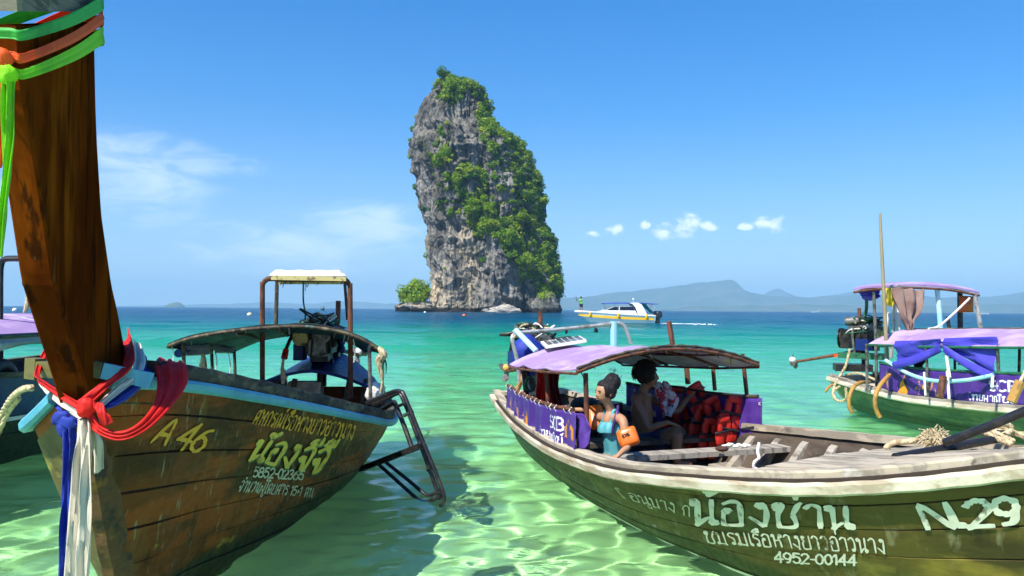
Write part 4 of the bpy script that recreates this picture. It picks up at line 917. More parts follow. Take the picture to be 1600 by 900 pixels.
# low arched canopy
fa = [at(*p) for p in ((262, 538, 8.2), (300, 525, 8.2), (360, 514.5, 8.2), (430, 508, 8.2), (480, 507.5, 8.2), (530, 515, 8.2), (570, 529, 8.2), (595, 546, 8.2))]
ra = [at(*p) for p in ((365, 546, 9.9), (385, 537, 9.9), (410, 528, 9.9), (450, 521, 9.9), (480, 519, 9.9), (520, 524, 9.9), (552, 534, 9.9), (570, 546, 9.9))]
ma = [(a + b) / 2 + Vector((0, 0, .03)) for a, b in zip(fa, ra)]
canopy_sheet('canopy', m_tarpA, [fa, ma, ra], boatA, thick=.010)
canopy_sheet('canopy_lining', m_teal, [[p - Vector((0, 0, .035)) for p in a] for a in (fa, ma, ra)], boatA, thick=.006)
for a in (fa, ma, ra):
    mb = MB(); mb.tube([p - Vector((0, 0, .02)) for p in crom(a, 6)], .018, 8); mb.build('canopy_arch', m_darkwood, boatA, smooth=40)
for i in (0, 2, 3, 5, 7): mb = MB(); mb.tube([fa[i] - Vector((0, 0, .03)), ma[i] - Vector((0, 0, .04)), ra[i] - Vector((0, 0, .03))], .016, 6); mb.build('canopy_batten', m_darkwood, boatA, smooth=40)
tassels('canopy_fringe', m_hose, crom(fa, 8), boatA, 3, (.03, .13), .005, 26)
tube('canopy_lashing', m_rope, [fa[7] + Vector((-.02, 0, .02)), fa[7] + Vector((.03, -.03, -.05)), fa[7] + Vector((-.01, .02, -.12)), fa[7] + Vector((.02, 0, -.32)), fa[7] + Vector((0, 0, -.45))], [.02, .045, .05, .014, .01], boatA)
tassels('canopy_fringe', m_greenhose, [fa[7] + Vector((.03, 0, -.05)), fa[7]], boatA, 5, (.15, .45), .006, 9)
for px, y0, y1, d in ((286, 532, 580, 8.3), (330, 528, 590, 9.1), (366, 546, 600, 9.85), (577, 540, 622, 8.3)): tube('canopy_post', m_darkwood if px < 500 else m_iron2, [(px, y0, d), (px + 2, y1, d)], .02, boatA, cr=0)
tube('rolled_tarp', m_navy, [(279, 552, 8.3), (300, 546, 8.9)], .045, boatA, cr=0, seg=12)
cloth('plastic_curtain', m_frost, [(290, 538, 288, 556, 8.5), (315, 536, 312, 556, 8.8), (328, 535, 330, 552, 9.0)], boatA, folds=2, depth=.02)
cloth('plastic_curtain', m_frost, [(334, 536, 334, 552, 9.15), (350, 540, 350, 552, 9.4), (364, 545, 362, 552, 9.7)], boatA, folds=2, depth=.02)
for p in ((268, 538, 8.25, 575), (357, 552, 9.6, 590), (336, 550, 9.2, 578), (552, 530, 8.3, 566)): tube('hanging_cord', m_wrope, [(p[0], p[1], p[2]), (p[0] + 3, (p[1] + p[3]) / 2, p[2]), (p[0] + 1, p[3], p[2])], .006, boatA)
tube('float_line', m_rope, [(316, 548, 8.9), (318, 560, 8.9), (317, 575, 8.9)], [.012, .03, .05], boatA, cr=0)
# tall pipe frame and its sun shade
tube('pipe_frame', m_rustpipe, [at(x, y, 9.3) for x, y in ((410, 612), (410, 455), (411, 444), (417, 437), (430, 435.5), (528, 436), (540, 438), (546, 446), (547, 458), (548, 622))], .030, boatA, cr=3)
tube('frame_post', m_darkwood, [(431, 513, 10.2), (433, 428, 10.2)], .026, boatA, cr=0); tube('frame_post', m_black, [(543, 500, 10.2), (538, 432, 10.2)], .02, boatA, cr=0)
c4 = [at(421, 431, 9.25), at(541, 432, 9.25), at(534, 423, 10.3), at(430, 423, 10.3)]
P_ = np.zeros((8, 12, 3))
for i in range(8):
    for j in range(12):
        u, v = j / 11, i / 7; p = (c4[0] * (1 - u) + c4[1] * u) * (1 - v) + (c4[3] * (1 - u) + c4[2] * u) * v; P_[i, j] = tuple(p + Vector((0, 0, .012 * math.sin(j * 1.9) * math.sin(i) - .0)))
mb = MB(); mb.grid(P_, thick=.012); mb.build('sun_shade', m_whitecloth, boatA, smooth=True)
mb = MB(); mb.bar(at(424, 434, 9.24), at(541, 436, 9.24), .03, .05); mb.build('shade_batten', m_yellowish, boatA)
mb = MB(); mb.bar(at(436, 441, 9.9), at(536, 441, 9.9), .04, .05); mb.build('shade_batten', m_yellowish, boatA)
mb = MB(); mb.bar(at(436, 438.5, 9.6), at(538, 438.5, 9.6), .03, .03); mb.build('shade_batten', m_rustpipe, boatA)
tube('shade_rope', m_greenhose, [(474, 441, 9.6), (474, 470, 9.7), (477, 490, 9.75), (476, 508, 9.8)], .010, boatA); tube('shade_rope', m_wrope, [(478, 441, 9.6), (477, 455, 9.6)], .007, boatA, cr=0)
tassels('shade_fringe', m_greenhose, [at(x, 438, 9.5) for x in range(440, 500, 5)], boatA, 8, (.02, .09), .006, 14)
# white bundle at the rail near the ladder
mb = MB(); mb.ell(at(586, 612, 8.6), .10, .07, .10, 12, 8); Pb = np.array(mb.V); cb = Pb.mean(0); Pb = cb + (Pb - cb) * (1 + .35 * fbm(Pb * 14, 3))[:, None]; mb.V = [tuple(p) for p in Pb]; mb.build('rope_bundle', m_wrope, boatA, smooth=True)
# ladder over the port side
lad = empty('boarding_ladder', at(690, 787, 7.05)); tag(lad, 'black tubular boarding ladder hung over the side of the A 46 boat', 'ladder')
tube('rail', m_black, [at(*p) for p in ((573, 630, 7.7), (596, 620, 7.5), (616, 611.5, 7.32), (626, 612, 7.26), (633, 621, 7.22), (660, 688, 7.12), (692, 768, 7.05), (691, 788, 7.05))], .020, lad, cr=4)
tube('rail', m_black, [at(*p) for p in ((583, 632, 7.8), (606, 622, 7.62), (621, 615, 7.5), (629, 622, 7.45), (656, 692, 7.33), (684, 770, 7.27), (686, 786, 7.27))], .020, lad, cr=4)
tube('rail', m_black, [at(*p) for p in ((597, 640, 7.85), (614, 630, 7.7), (618, 632, 7.68), (634, 672, 7.6), (646, 706, 7.52))], .024, lad, cr=4)
for a, b in (((630, 650, 7.18), (646, 642, 7.2)), ((619, 636, 7.68), (636, 629, 7.2)), ((645, 698, 7.5), (662, 694, 7.1)), ((676, 730, 7.1), (668, 734, 7.3)), ((690, 770, 7.05), (685, 771, 7.27))): tube('rung', m_black, [a, b], .016, lad, cr=0)
mb = MB(); mb.bar(at(564, 733, 7.9), at(657, 697, 7.2), .05, .05); mb.build('strut', m_black, lad)
tube('lower_rung', m_black, [at(*p) for p in ((590, 724, 7.6), (630, 760, 7.35), (656, 783, 7.2), (664, 785, 7.16), (690, 775, 7.06))], .018, lad, cr=4)
tube('lower_rung', m_black, [at(*p) for p in ((600, 720, 7.7), (640, 752, 7.5), (664, 772, 7.38), (672, 774, 7.34), (687, 766, 7.27))], .018, lad, cr=4)
tube('foot', m_black, [(691, 785, 7.05), (691, 812, 7.05)], .021, lad, cr=0)

def knot(name, mat_, c, rx, ry, rz, M=None):
    mb = MB(); mb.ell((0, 0, 0), rx, ry, rz, 22, 16, M); P = np.array(mb.V); s_ = 1.6 / max(rx, rz); k_ = 1 + .30 * fbm(P * s_ + c.x * 9, 3, True) * .6 + .12 * np.sin(P @ np.array([40, 70, 110]))
    mb.V = [tuple(Vector(c) + Vector(p)) for p in P * k_[:, None]]; return mb.build(name, mat_, None, True)
# ---- cloths tied to the prow (each a thing of its own)
def loop_cloth(name, mat_, f0, a0, f1, a1, label, seed):
    """a band wrapped round the prow post; (f0, a0) lower and (f1, a1) upper edge heights at the front and the aft edge"""
    def corner(zf_, za_, ex):
        fxv = np.interp(zf_, zf[::-1], fx[::-1]); axv = np.interp(za_, za[::-1], ax_[::-1]); y = TH + .030 + ex
        return [Vector((axv + .035, y, za_)), Vector((axv + (fxv - axv) * .5, y + .012, (zf_ + za_) / 2)), Vector((fxv + .006, y, zf_)), Vector((fxv + .045 + ex, y * .6, zf_ - .01)), Vector((fxv + .045 + ex, -y * .6, zf_ - .01)), Vector((fxv, -y, zf_)), Vector((axv + .035, -y, za_)), Vector((axv - .012 - ex, -y * .6, za_)), Vector((axv - .012 - ex, y * .6, za_)), Vector((axv + .035, y, za_))]
    L = [MA @ p for p in crom(corner(f0, a0, .0), 5)]; U = [MA @ p for p in crom(corner(f1, a1, .0), 5)]
    o = cloth3(name, mat_, L, U, None, 15, .7, .0025, .002, seed); tag(o, label, 'cloth', 'cloths tied round the prow'); return o
hz_ = lambda px, py: A_plane(px, py, TH).z
loop_cloth('prow_ribbon', m_green, hz_(30, 63), hz_(157, 21), hz_(29, 46), hz_(156, -4), 'green cloth band, topmost of those wound round the tall prow', 1)
loop_cloth('prow_ribbon', m_orangec, hz_(32, 98), hz_(157, 42), hz_(31, 82), hz_(157, 23), 'orange cloth band wound round the tall prow below the green one', 2)
loop_cloth('prow_ribbon', m_lime, hz_(34, 123), hz_(158, 72), hz_(33, 107), hz_(157, 45), 'lime green cloth band, lowest of those wound round the tall prow', 3)
tl = lambda *a, **k: tag(cloth(*a, **{x: y for x, y in k.items() if x not in ('label',)}), k['label'], 'cloth', 'cloths tied round the prow')
tl('prow_ribbon_tail', m_orangec, [(0, 88, 14, 92, 3.0), (-3, 130, 10, 132, 2.98), (-6, 200, 8, 200, 2.98), (-12, 262, 4, 262, 2.99)], folds=2, depth=.012, seed=1, label='orange cloth end hanging at the front of the prow')
tl('prow_ribbon_tail', m_lime, [(6, 108, 26, 116, 2.98), (6, 135, 20, 135, 2.97), (4, 220, 20, 218, 2.96), (-2, 320, 10, 318, 2.96), (-8, 400, 3, 402, 2.97)], folds=1.5, depth=.012, seed=2, label='lime green cloth end hanging at the front of the prow')
kn = knot('prow_knot', m_orangec, at(2, 92, 2.99), .032, .026, .040); tag(kn, 'orange knot where the prow bands are tied', 'knot', 'cloths tied round the prow')
kn = knot('prow_knot', m_lime, at(12, 117, 2.975), .028, .025, .032); tag(kn, 'lime green knot where the prow bands are tied', 'knot', 'cloths tied round the prow')
# tricolour sash at the foot of the prow
tl('sash', m_red, [(203, 512, 190, 545, 4.25, 4.2), (210, 540, 193, 562, 4.0, 3.95), (206, 570, 184, 584, 3.75), (170, 605, 160, 596, 3.62), (140, 634, 128, 620, 3.56)], folds=1.5, depth=.008, seed=3, label='red stripe of the sash running down from the prow to the knot')
tl('sash', m_white2, [(222, 540, 208, 532, 4.22), (228, 562, 208, 556, 4.02), (218, 590, 205, 580, 3.8), (190, 612, 178, 606, 3.68), (160, 636, 152, 630, 3.6)], folds=1.5, depth=.007, seed=4, label='cream stripe of the sash running down from the prow to the knot')
tl('sash', m_bluec, [(238, 578, 222, 552, 4.22), (236, 588, 226, 572, 4.05), (215, 612, 206, 596, 3.82), (185, 632, 176, 618, 3.7), (164, 640, 160, 634, 3.62)], folds=1.5, depth=.007, seed=5, label='blue stripe of the sash running down from the prow to the knot')
tl('sash', m_red, [(84, 526, 92, 540, 4.45), (66, 552, 76, 556, 4.3), (56, 582, 62, 590, 4.05), (70, 594, 74, 606, 3.85), (100, 614, 102, 628, 3.66), (128, 630, 126, 644, 3.56)], folds=1.3, depth=.006, seed=6, label='red stripe of the sash left of the knot')
tl('sash', m_white2, [(62, 592, 64, 600, 4.0), (76, 608, 78, 620, 3.82), (102, 628, 104, 642, 3.66), (132, 644, 128, 656, 3.565)], folds=1.2, depth=.006, seed=7, label='cream stripe of the sash left of the knot')
tl('sash', m_bluec, [(72, 612, 74, 620, 3.95), (88, 630, 90, 640, 3.8), (104, 644, 106, 656, 3.67), (130, 652, 126, 662, 3.575)], folds=1.2, depth=.006, seed=8, label='blue stripe of the sash left of the knot')
tl('sash', m_red, [(126, 622, 136, 646, 3.54), (140, 636, 142, 662, 3.53), (156, 664, 152, 676, 3.52), (188, 674, 186, 688, 3.5), (218, 660, 226, 674, 3.55), (240, 630, 264, 640, 3.72), (246, 598, 290, 604, 3.95), (242, 574, 294, 582, 4.06), (247, 561, 290, 568, 4.18), (252, 561, 286, 568, 4.42)], n=8, m=25, folds=2.6, depth=.006, seed=9, label='red sash end looping from the knot and draped over the gunwale')
tl('sash', m_red, [(146, 626, 162, 632, 3.50), (148, 640, 170, 648, 3.47), (160, 668, 176, 660, 3.48)], folds=1, depth=.006, seed=10, label='short red flap hanging from the front of the knot')
kn = knot('sash_knot', m_red, at(135, 636, 3.52), .034, .030, .038); tag(kn, 'red knot of the sash on the stem', 'knot', 'cloths tied round the prow')
tl('sash_tail', m_bluec, [(97, 664, 116, 662, 3.58), (103, 700, 119, 700, 3.55), (98, 770, 116, 770, 3.52), (94, 840, 110, 840, 3.5), (90, 925, 106, 925, 3.5)], folds=1.6, depth=.016, seed=11, label='blue sash end hanging down in front of the stem')
tl('sash_tail', m_white2, [(124, 656, 142, 656, 3.54), (120, 690, 144, 690, 3.5), (113, 760, 142, 762, 3.47), (107, 840, 141, 842, 3.45), (102, 925, 140, 925, 3.45)], folds=2.0, depth=.018, seed=12, label='long cream sash end hanging down in front of the stem')
tl('sash_tail', m_white2, [(138, 656, 146, 660, 3.55), (142, 690, 158, 692, 3.56), (146, 742, 162, 733, 3.6)], folds=1.2, depth=.010, seed=13, label='short cream sash end right of the long one')
for i, (x, y, a) in enumerate(((94, 652, .06), (104, 660, .07), (98, 672, .05))): kn = knot('sash_bow', m_bluec, at(x, y, 3.57), a * .62, .020, a * .40, Matrix.Rotation(.8 * i - .5, 3, 'Y')); tag(kn, ('blue loop above the knot of the blue sash end', 'blue knot of the hanging blue sash end', 'small blue loop left below the blue knot')[i], 'knot', 'cloths tied round the prow')
# ============================================================ boat B: olive boat N.29 with lilac canopy, on the right
BO = Vector((.26, 10.8, 0)); BF = Vector((.33, -.944)); B_RZ = math.atan2(BF.y, BF.x)
m_deckB = mat('sun_bleached_wood', (.46, .385, .27), [((.26, .22, .16), (2, 16, 6), .45, .60), ((.60, .56, .46), (1.5, 12, 6), .55, .72, .8), ((.10, .085, .065), (3, 22, 9), .62, .70, .85)], rough=.85, bump=((3, 40, 12), .5, .006))
boatB = empty('longtail_boat', BO, B_RZ)
tag(boatB, 'olive wooden longtail boat with faded lilac canopy and people aboard, lettered N.29', 'boat', 'longtail boats moored in the shallows')
MB_ = Matrix.Translation(BO) @ Matrix.Rotation(B_RZ, 4, 'Z')
stB = [(.25, -.08, .50, .50, .56, .56, -.10, .5), (1.0, .95, .70, .70, .50, .49, -.24, .40), (2.0, 2.0, .90, .88, .47, .45, -.30, .38), (3.0, 3.0, 1.04, 1.02, .50, .445, -.33, .38), (4.0, 4.0, 1.12, 1.12, .57, .48, -.34, .38), (4.7, 4.75, 1.13, 1.14, .63, .525, -.34, .38),
       (5.5, 5.8, 1.02, 1.05, .73, .66, -.34, .40), (6.05, 6.5, .84, .86, .82, .765, -.34, .42), (6.4, 7.0, .64, .67, .91, .88, -.34, .46), (6.7, 7.45, .38, .38, 1.03, 1.02, -.34, .52), (7.0, 8.0, .05, .05, 1.2, 1.2, -.34, .55)]
hB = Hull(boatB, MB_, stB, rake=.6)
hullB = hB.shell(m_seam, boatB, 'hull', inset=.012)
hB.strakes(hullB, m_hullB, [0, .2, .36, .50, .63, .76, .88, 1.0], seed=2, ns=56)
hB.shell(m_inner, boatB, 'lining', inset=.05, t0=.2, tp=.99)
hB.floor(m_floor, boatB, .13)
Bw = lambda u, v, z: MB_ @ Vector((u, v, z))
for side in (1, -1):
    hB.rail('rub_rail', m_cream, [(-.004, -.060), (.030, -.072), (.048, -.060), (.054, -.015), (.044, .004), (-.004, .006)], boatB, side, 0, 1, n=90, wob=.002)
    hB.rail('gunwale', m_deckB, [(-.085, .004), (.000, .007), (.004, .052), (-.006, .064), (-.08, .066)], boatB, side, 0, .985, n=90, wob=.002)
    hB.rail('gunwale_groove', m_seam, [(.001, .006), (.036, .006), (.034, .020), (.003, .022)], boatB, side, .05, .98, n=70)
mb = MB(); T_ = np.linspace(.05, 1, 8); mb.grid(np.stack([hB.P(np.zeros(8), T_, 1), hB.P(np.zeros(8), T_, -1)], 1), thick=.05); mb.build('transom', m_cream, boatB)
mb = MB(); mb.box(Bw(.02, 0, .585), .16, 1.0, .05, B_RZ); mb.build('transom_cap', m_cream, boatB)
# stern deck boards
for k in range(5):
    v0, v1 = -.52 + .21 * k, -.52 + .21 * (k + 1) - .012; mb = MB(); mb.grid(np.array([[tuple(Bw(u, v * (1 + .25 * u), .44)) for v in (v0, v1)] for u in (.1, .5, 1.0)]), thick=.025); mb.build('deck_board', m_floor, boatB)
# foredeck planks
for k in range(9):
    a, b = k / 9 + .004, (k + 1) / 9 - .004; sv = np.linspace(.625, .985, 22); L_, R_ = hB.loc(sv, np.full(22, 1.0), 1), hB.loc(sv, np.full(22, 1.0), -1)
    L_[:, 1] -= .075; R_[:, 1] += .075
    rows = []
    for f in (a, b):
        Q_ = R_ + (L_ - R_) * f; Q_[:, 2] += .035 + .05 * (1 - (2 * f - 1) ** 2) * np.clip((L_[:, 1] - R_[:, 1]) / 1.2, 0, 1) + (.004 if k % 2 else 0); rows.append(hB.world(Q_))
    mb = MB(); mb.grid(np.stack(rows, 1), thick=.03); mb.build('foredeck_plank', m_deckB, boatB)
sv = np.array([.625]); L_, R_ = hB.loc(sv, [1.0], 1)[0], hB.loc(sv, [1.0], -1)[0]
mb = MB(); mb.bar(Bw(L_[0] - .015, L_[1] - .08, L_[2] - .02), Bw(R_[0] - .015, R_[1] + .08, R_[2] - .02), .04, .09); mb.build('foredeck_beam', m_grey, boatB)
# frames (ribs), stringers, thwarts
for side in (1, -1):
    for u in np.arange(3.5, 5.3, .36):
        s_ = float(np.interp(u, hB.st[:, 1], hB.s)); a = hB.loc([s_], [.98], side)[0]; b = hB.loc([s_], [.62], side)[0]; z1 = a[2] - .02; z0 = .13
        ya, yb = side * (abs(a[1]) - .05), side * (abs(b[1]) - .05); w_ = .04
        V = []
        for du in (-w_, w_): V += [Bw(u + du, ya, z1), Bw(u + du, yb, z0), Bw(u + du, yb - side * .20, z0), Bw(u + du, ya - side * .05, z1 - .03)]
        mb = MB(); mb.add(V, [(0, 1, 2, 3), (7, 6, 5, 4), (0, 4, 5, 1), (1, 5, 6, 2), (2, 6, 7, 3), (3, 7, 4, 0)]); mb.build('frame_rib', m_grey, boatB)
    pts = []; sd = []
    for u in np.linspace(3.3, 5.1, 14):
        s_ = float(np.interp(u, hB.st[:, 1], hB.s)); b = hB.loc([s_], [.66], side)[0]; pts.append(Bw(u, side * (abs(b[1]) - .16), .17)); sd.append(Vector((-BF.y, BF.x, 0)) * side)
    mb = MB(); mb.sweep(pts, [(-.12, -.01), (.10, .0), (.10, .03), (-.12, .02)], sd); mb.build('stringer', m_grey, boatB)
def thwart(u, wd, z, m_, v0, v1): mb = MB(); mb.bar(Bw(u, v0, z), Bw(u, v1, z), wd, .045); return mb.build('thwart', m_, boatB)
thwart(3.98, .20, .445, m_grey, -1.02, 1.04); thwart(3.0, .30, .40, m_inner, -.92, .96); thwart(2.1, .30, .40, m_inner, -.82, .84); thwart(4.9, .12, .26, m_grey, -.95, .95)
# canopy
def arch(u, hw, ze, zc, n=9, lean=0.0, m=0.0): return [Bw(u + lean * v, v * hw + m, ze + (zc - ze) * (1 - abs(v) ** 1.9)) for v in np.linspace(-1, 1, n)]
cB = [arch(1.25, .74, 1.06, 1.27), arch(2.1, .88, 1.10, 1.31), arch(2.95, .98, 1.14, 1.34), arch(3.66, 1.04, 1.19, 1.37, m=.03, lean=-.15)]
canopy_sheet('canopy', m_lilac, cB, boatB, thick=.012, sag=.02, n=36)
for k, a in enumerate(cB):
    mb = MB(); mb.tube([p - Vector((0, 0, .026)) for p in crom(a, 5)], .018 if k == 3 else .014, 8); mb.build('canopy_arch', m_rustpipe, boatB, smooth=40)
for i in (0, 2, 4, 6, 8): mb = MB(); mb.tube([a[i] - Vector((0, 0, .04)) for a in cB], .013, 6); mb.build('canopy_batten', m_rustpipe, boatB, smooth=40)
front_edge = crom(cB[3], 8); mb = MB(); mb.tube([p + Vector((0, 0, .006)) for p in front_edge], [.012 + .003 * math.sin(i * 1.3) for i in range(len(front_edge))], 8); mb.build('canopy_hem', m_darkwood, boatB, smooth=40)
tassels('canopy_ties', m_hose, front_edge + [a[0] for a in cB], boatB, 12, (.02, .10), .006, 18)
for px, y0, y1, x1, d in ((915, 583, 702, 918, 6.95), (853, 574, 640, 857, 8.1), (1160, 553, 618, 1167, 8.15), (1071, 553, 600, 1075, 9.0), (817, 566, 622, 823, 9.35), (1112, 550, 610, 1117, 8.5)): tube('canopy_post', m_rustpipe, [(px, y0, d), (x1, y1, d)], .022 if d < 9 else .03, boatB, cr=0)
tube('mooring_post', m_rustpipe, [(1052, 545, 8.4), (1045, 502, 8.4)], .028, boatB, cr=0)
# pipe frame over the stern
tube('pipe_frame', m_greyp, [at(*p) for p in ((812, 600, 9.9), (808, 562, 9.9), (801, 534, 9.9), (802, 524, 9.92), (812, 520, 10.0), (860, 516, 10.1), (930, 509, 10.25), (962, 505, 10.3), (972, 507, 10.32), (978, 515, 10.33), (986, 537, 10.34))], .026, boatB, cr=4)
tube('blue_pipe', m_bluep, [(806, 516, 9.85), (838, 549, 9.5)], .035, boatB, cr=0); tube('blue_pipe', m_bluep, [(959, 502, 10.3), (959, 545, 10.3)], .045, boatB, cr=0)
tassels('frame_rags', m_hose, [at(x, 513, 10.15) for x in (845, 885, 930, 960)], boatB, 4, (.04, .10), .016, 6)
tube('frame_lashing', m_rope, [(803, 528, 9.88), (810, 518, 9.86), (815, 522, 9.9), (807, 525, 9.86), (812, 519, 9.92)], .016, boatB)
tube('brace_pole', m_yrope, [(818, 585, 9.9), (806, 615, 9.9)], .03, boatB, cr=0); tube('white_pipe', m_greyp, [(818, 590, 9.6), (826, 615, 9.5)], .035, boatB, cr=0)
engine(boatB, frame_matrix(Bw(.05, 0, .86), B_RZ), 5, shaft=(at(826, 574, 10.9), at(792, 580, 11.9), mat('orange_cap', (.75, .36, .06), [((.5, .5, .3), (8, 8, 8), .55, .7)], rough=.5)))
# solar panel (lies on the canopy)
sp = empty('solar_panel', at(880, 541, 9.3)); tag(sp, 'small white framed solar panel lying on the lilac canopy', 'solar panel')
q4 = [at(853, 549, 9.05), at(917, 539, 9.05), at(906, 532, 9.75), at(845, 541, 9.75)]
q4 = [p + Vector((0, 0, .03)) for p in q4]
lerp4 = lambda u, v: (q4[0] * (1 - u) + q4[1] * u) * (1 - v) + (q4[3] * (1 - u) + q4[2] * u) * v
mb = MB(); mb.grid(np.array([[tuple(lerp4(u, v)) for u in (0, 1)] for v in (0, 1)]), thick=.03); mb.build('panel_frame', m_whitecloth, sp)
m_cell = mat('solar_cell', (.02, .035, .07), [((.04, .06, .10), (9, 9, 9), .5, .7)], rough=.15, coat=.5)
for i in range(6):
    for j in range(2):
        u0, u1, v0, v1 = .05 + .15 * i + .012, .05 + .15 * (i + 1) - .012, .08 + .42 * j + .02, .08 + .42 * (j + 1) - .02
        mb = MB(); mb.grid(np.array([[tuple(lerp4(u, v) + Vector((0, 0, .036))) for u in (u0, u1)] for v in (v0, v1)])); mb.build('cell', m_cell, sp)
# near-side banner with its print
def side_banner(name, mat_, hull, side, u0, u1, z0, z1, inset, parent, seed, n=60, m=12, wav=.022, slope=0.0):
    P = np.zeros((m, n, 3)); Mw = hull.M
    for j, u in enumerate(np.linspace(u0, u1, n)):
        s_ = float(np.interp(u, hull.st[:, 1], hull.s)); b = hull.loc([s_], [1.0], side)[0]
        for i, f in enumerate(np.linspace(0, 1, m)):
            o = wav * (math.sin(j * .55 + seed) + .6 * math.sin(j * 1.15 + 2 * seed)) * (1 - .5 * f)
            zb = b[2] + z0 if z0 is not None else b[2]
            P[i, j] = (u, side * (abs(b[1]) - inset + o), zb + (z1 - z0 + slope * (u - u0)) * f)
    W_ = P.reshape(-1, 3) @ Mw[:3, :3].T + Mw[:3, 3]; W_ = W_.reshape(P.shape)
    mb = MB(); mb.grid(W_, thick=.006); o = mb.build(name, mat_, parent, smooth=True); return o, W_
def banner_surf(W_, outward):
    m, n = W_.shape[:2]
    def f(E, off):
        out = []
        for x, y in E:
            x = min(max(x, 0), 1) * (n - 1); y = min(max(y, 0), 1) * (m - 1); i, j = min(int(y), m - 2), min(int(x), n - 2); a, b = y - i, x - j
            p = W_[i, j] * (1 - a) * (1 - b) + W_[i + 1, j] * a * (1 - b) + W_[i, j + 1] * (1 - a) * b + W_[i + 1, j + 1] * a * b
            du = W_[i, j + 1] - W_[i, j]; dv = W_[i + 1, j] - W_[i, j]; nn = np.cross(du, dv); nn /= np.linalg.norm(nn) + 1e-9
            if nn @ outward < 0: nn = -nn
            out.append(p + nn * (off + .004))
        return np.array(out)
    return f
def blob_print(name, mat_, W_, surf, pts, parent):
    """a flat printed shape given by a fan of outline points in banner coordinates"""
    c = np.mean(pts, 0); rings = [c + (np.array(pts) - c) * k for k in (.02, .35, .7, 1)]; n = len(pts)
    V = np.vstack([surf(r_, .002) for r_ in rings]); mb = MB()
    mb.add(V, [tuple(range(n))] + [(r_ * n + i, r_ * n + (i + 1) % n, (r_ + 1) * n + (i + 1) % n, (r_ + 1) * n + i) for r_ in range(3) for i in range(n)]); return mb.build(name, mat_, parent)
figure = [(-.45, 0), (-.40, .45), (-.25, .62), (-.18, .80), (-.10, .85), (-.08, 1.0), (.08, 1.0), (.10, .85), (.18, .80), (.25, .62), (.40, .45), (.45, 0)]
temple = [(-.5, 0), (-.42, .5), (-.2, .62), (-.12, .8), (-.04, .86), (0, 1.12), (.04, .86), (.12, .8), (.2, .62), (.42, .5), (.5, 0)]
dancer = [(-.5, .35), (-.3, .55), (-.12, .62), (-.14, .85), (0, 1), (.14, .85), (.12, .62), (.35, .75), (.5, .6), (.2, .4), (.25, 0), (.08, .25), (-.1, 0), (-.15, .35)]
def banner_prints(W_, surf, parent, flip=False, logo=True):
    X_ = (lambda x: 1 - x) if flip else (lambda x: x)
    for cx, w_, h_, y0, shp in ((.07, .06, .75, .05, dancer), (.20, .10, .72, .02, temple), (.315, .07, .6, .03, dancer), (.40, .055, .62, .02, figure)):
        blob_print('orange_figure', m_orange_ink, W_, surf, [(X_(cx + a * w_), y0 + b * h_) for a, b in shp], parent)
    q_ = lambda x0, x1, y0, y1: [(X_(x0), y0), (X_(x1), y0), (X_(x1), y1), (X_(x0), y1)]
    lettering('banner_lettering', 'SCB', m_white_ink, q_(.73, .865, .44, .78), surf, parent, brush=.17, off=.002, jitter=.0)
    lettering('banner_lettering', 'ไทยพาณิชย์', m_white_ink, q_(.62, .86, .07, .27), surf, parent, brush=.15, off=.002, jitter=.0)
    lettering('banner_emblem', '^', m_orange_ink, q_(.88, .965, .30, .72), surf, parent, brush=.20, off=.002, jitter=.0)
G['ช'] = G['ช']; outB = np.array([-.944, -.33, 0]) * 1.0
ban = empty('purple_banner', Bw(2.2, -.8, .45)); tag(ban, 'purple printed banner tied along the near side of the N.29 boat', 'banner', 'purple banners on the boats')
sheet, WB = side_banner('sheet', m_purple, hB, -1, 1.15, 4.02, .03, .30, .03, ban, 1.0, slope=.022)
banner_prints(WB, banner_surf(WB, outB), ban)
P_ = WB[-1]; mb = MB(); mb.tube([Vector(p) + Vector((0, 0, .02)) for p in P_[::3]], .018, 8); mb.build('banner_rail', m_rustpipe, boatB, smooth=40)
rsx = random.Random(3); mb = MB()
for k in range(0, 60, 4): p = Vector(P_[k]); mb.tube([p + Vector((0, 0, .04)), p + Vector((-.025, -.01, .01)), p + Vector((0, 0, -.025))], .005, 5)
tag(mb.build('lashing', m_wrope, ban), kind='stuff')
cloth('flap', m_purple, [(900, 646, 902, 700, 6.70, 6.72), (912, 648, 913, 702, 6.62, 6.62), (924, 666, 919, 694, 6.58, 6.58)], ban, folds=.6, depth=.01)
# banner inside the far gunwale
ban2 = empty('purple_banner', Bw(2.8, 1.0, .4)); tag(ban2, 'dark purple banner on the far side of the N.29 boat behind the life vests', 'banner', 'purple banners on the boats')
sheet, W2 = side_banner('sheet', m_purple, hB, 1, 1.4, 3.62, -.30, .32, .07, ban2, 2.2)
mb = MB(); mb.tube([Vector(p) + Vector((0, 0, .012)) for p in W2[-1][::3]], .018, 8); mb.build('top_rail', m_darkwood, ban2, smooth=40)
for k in (5, 20, 35, 50, 58):
    for r_ in (1, 10):
        if k == 58 or r_ == 10: p = Vector(W2[r_, k]) + Vector((-.01, -.006, 0)); mb = MB(); mb.tube([p + Vector((.012 * math.cos(a), -.006, .012 * math.sin(a))) for a in np.linspace(0, 6.28, 9)], .004, 5, cap=False); mb.build('grommet', m_wrope, ban2)
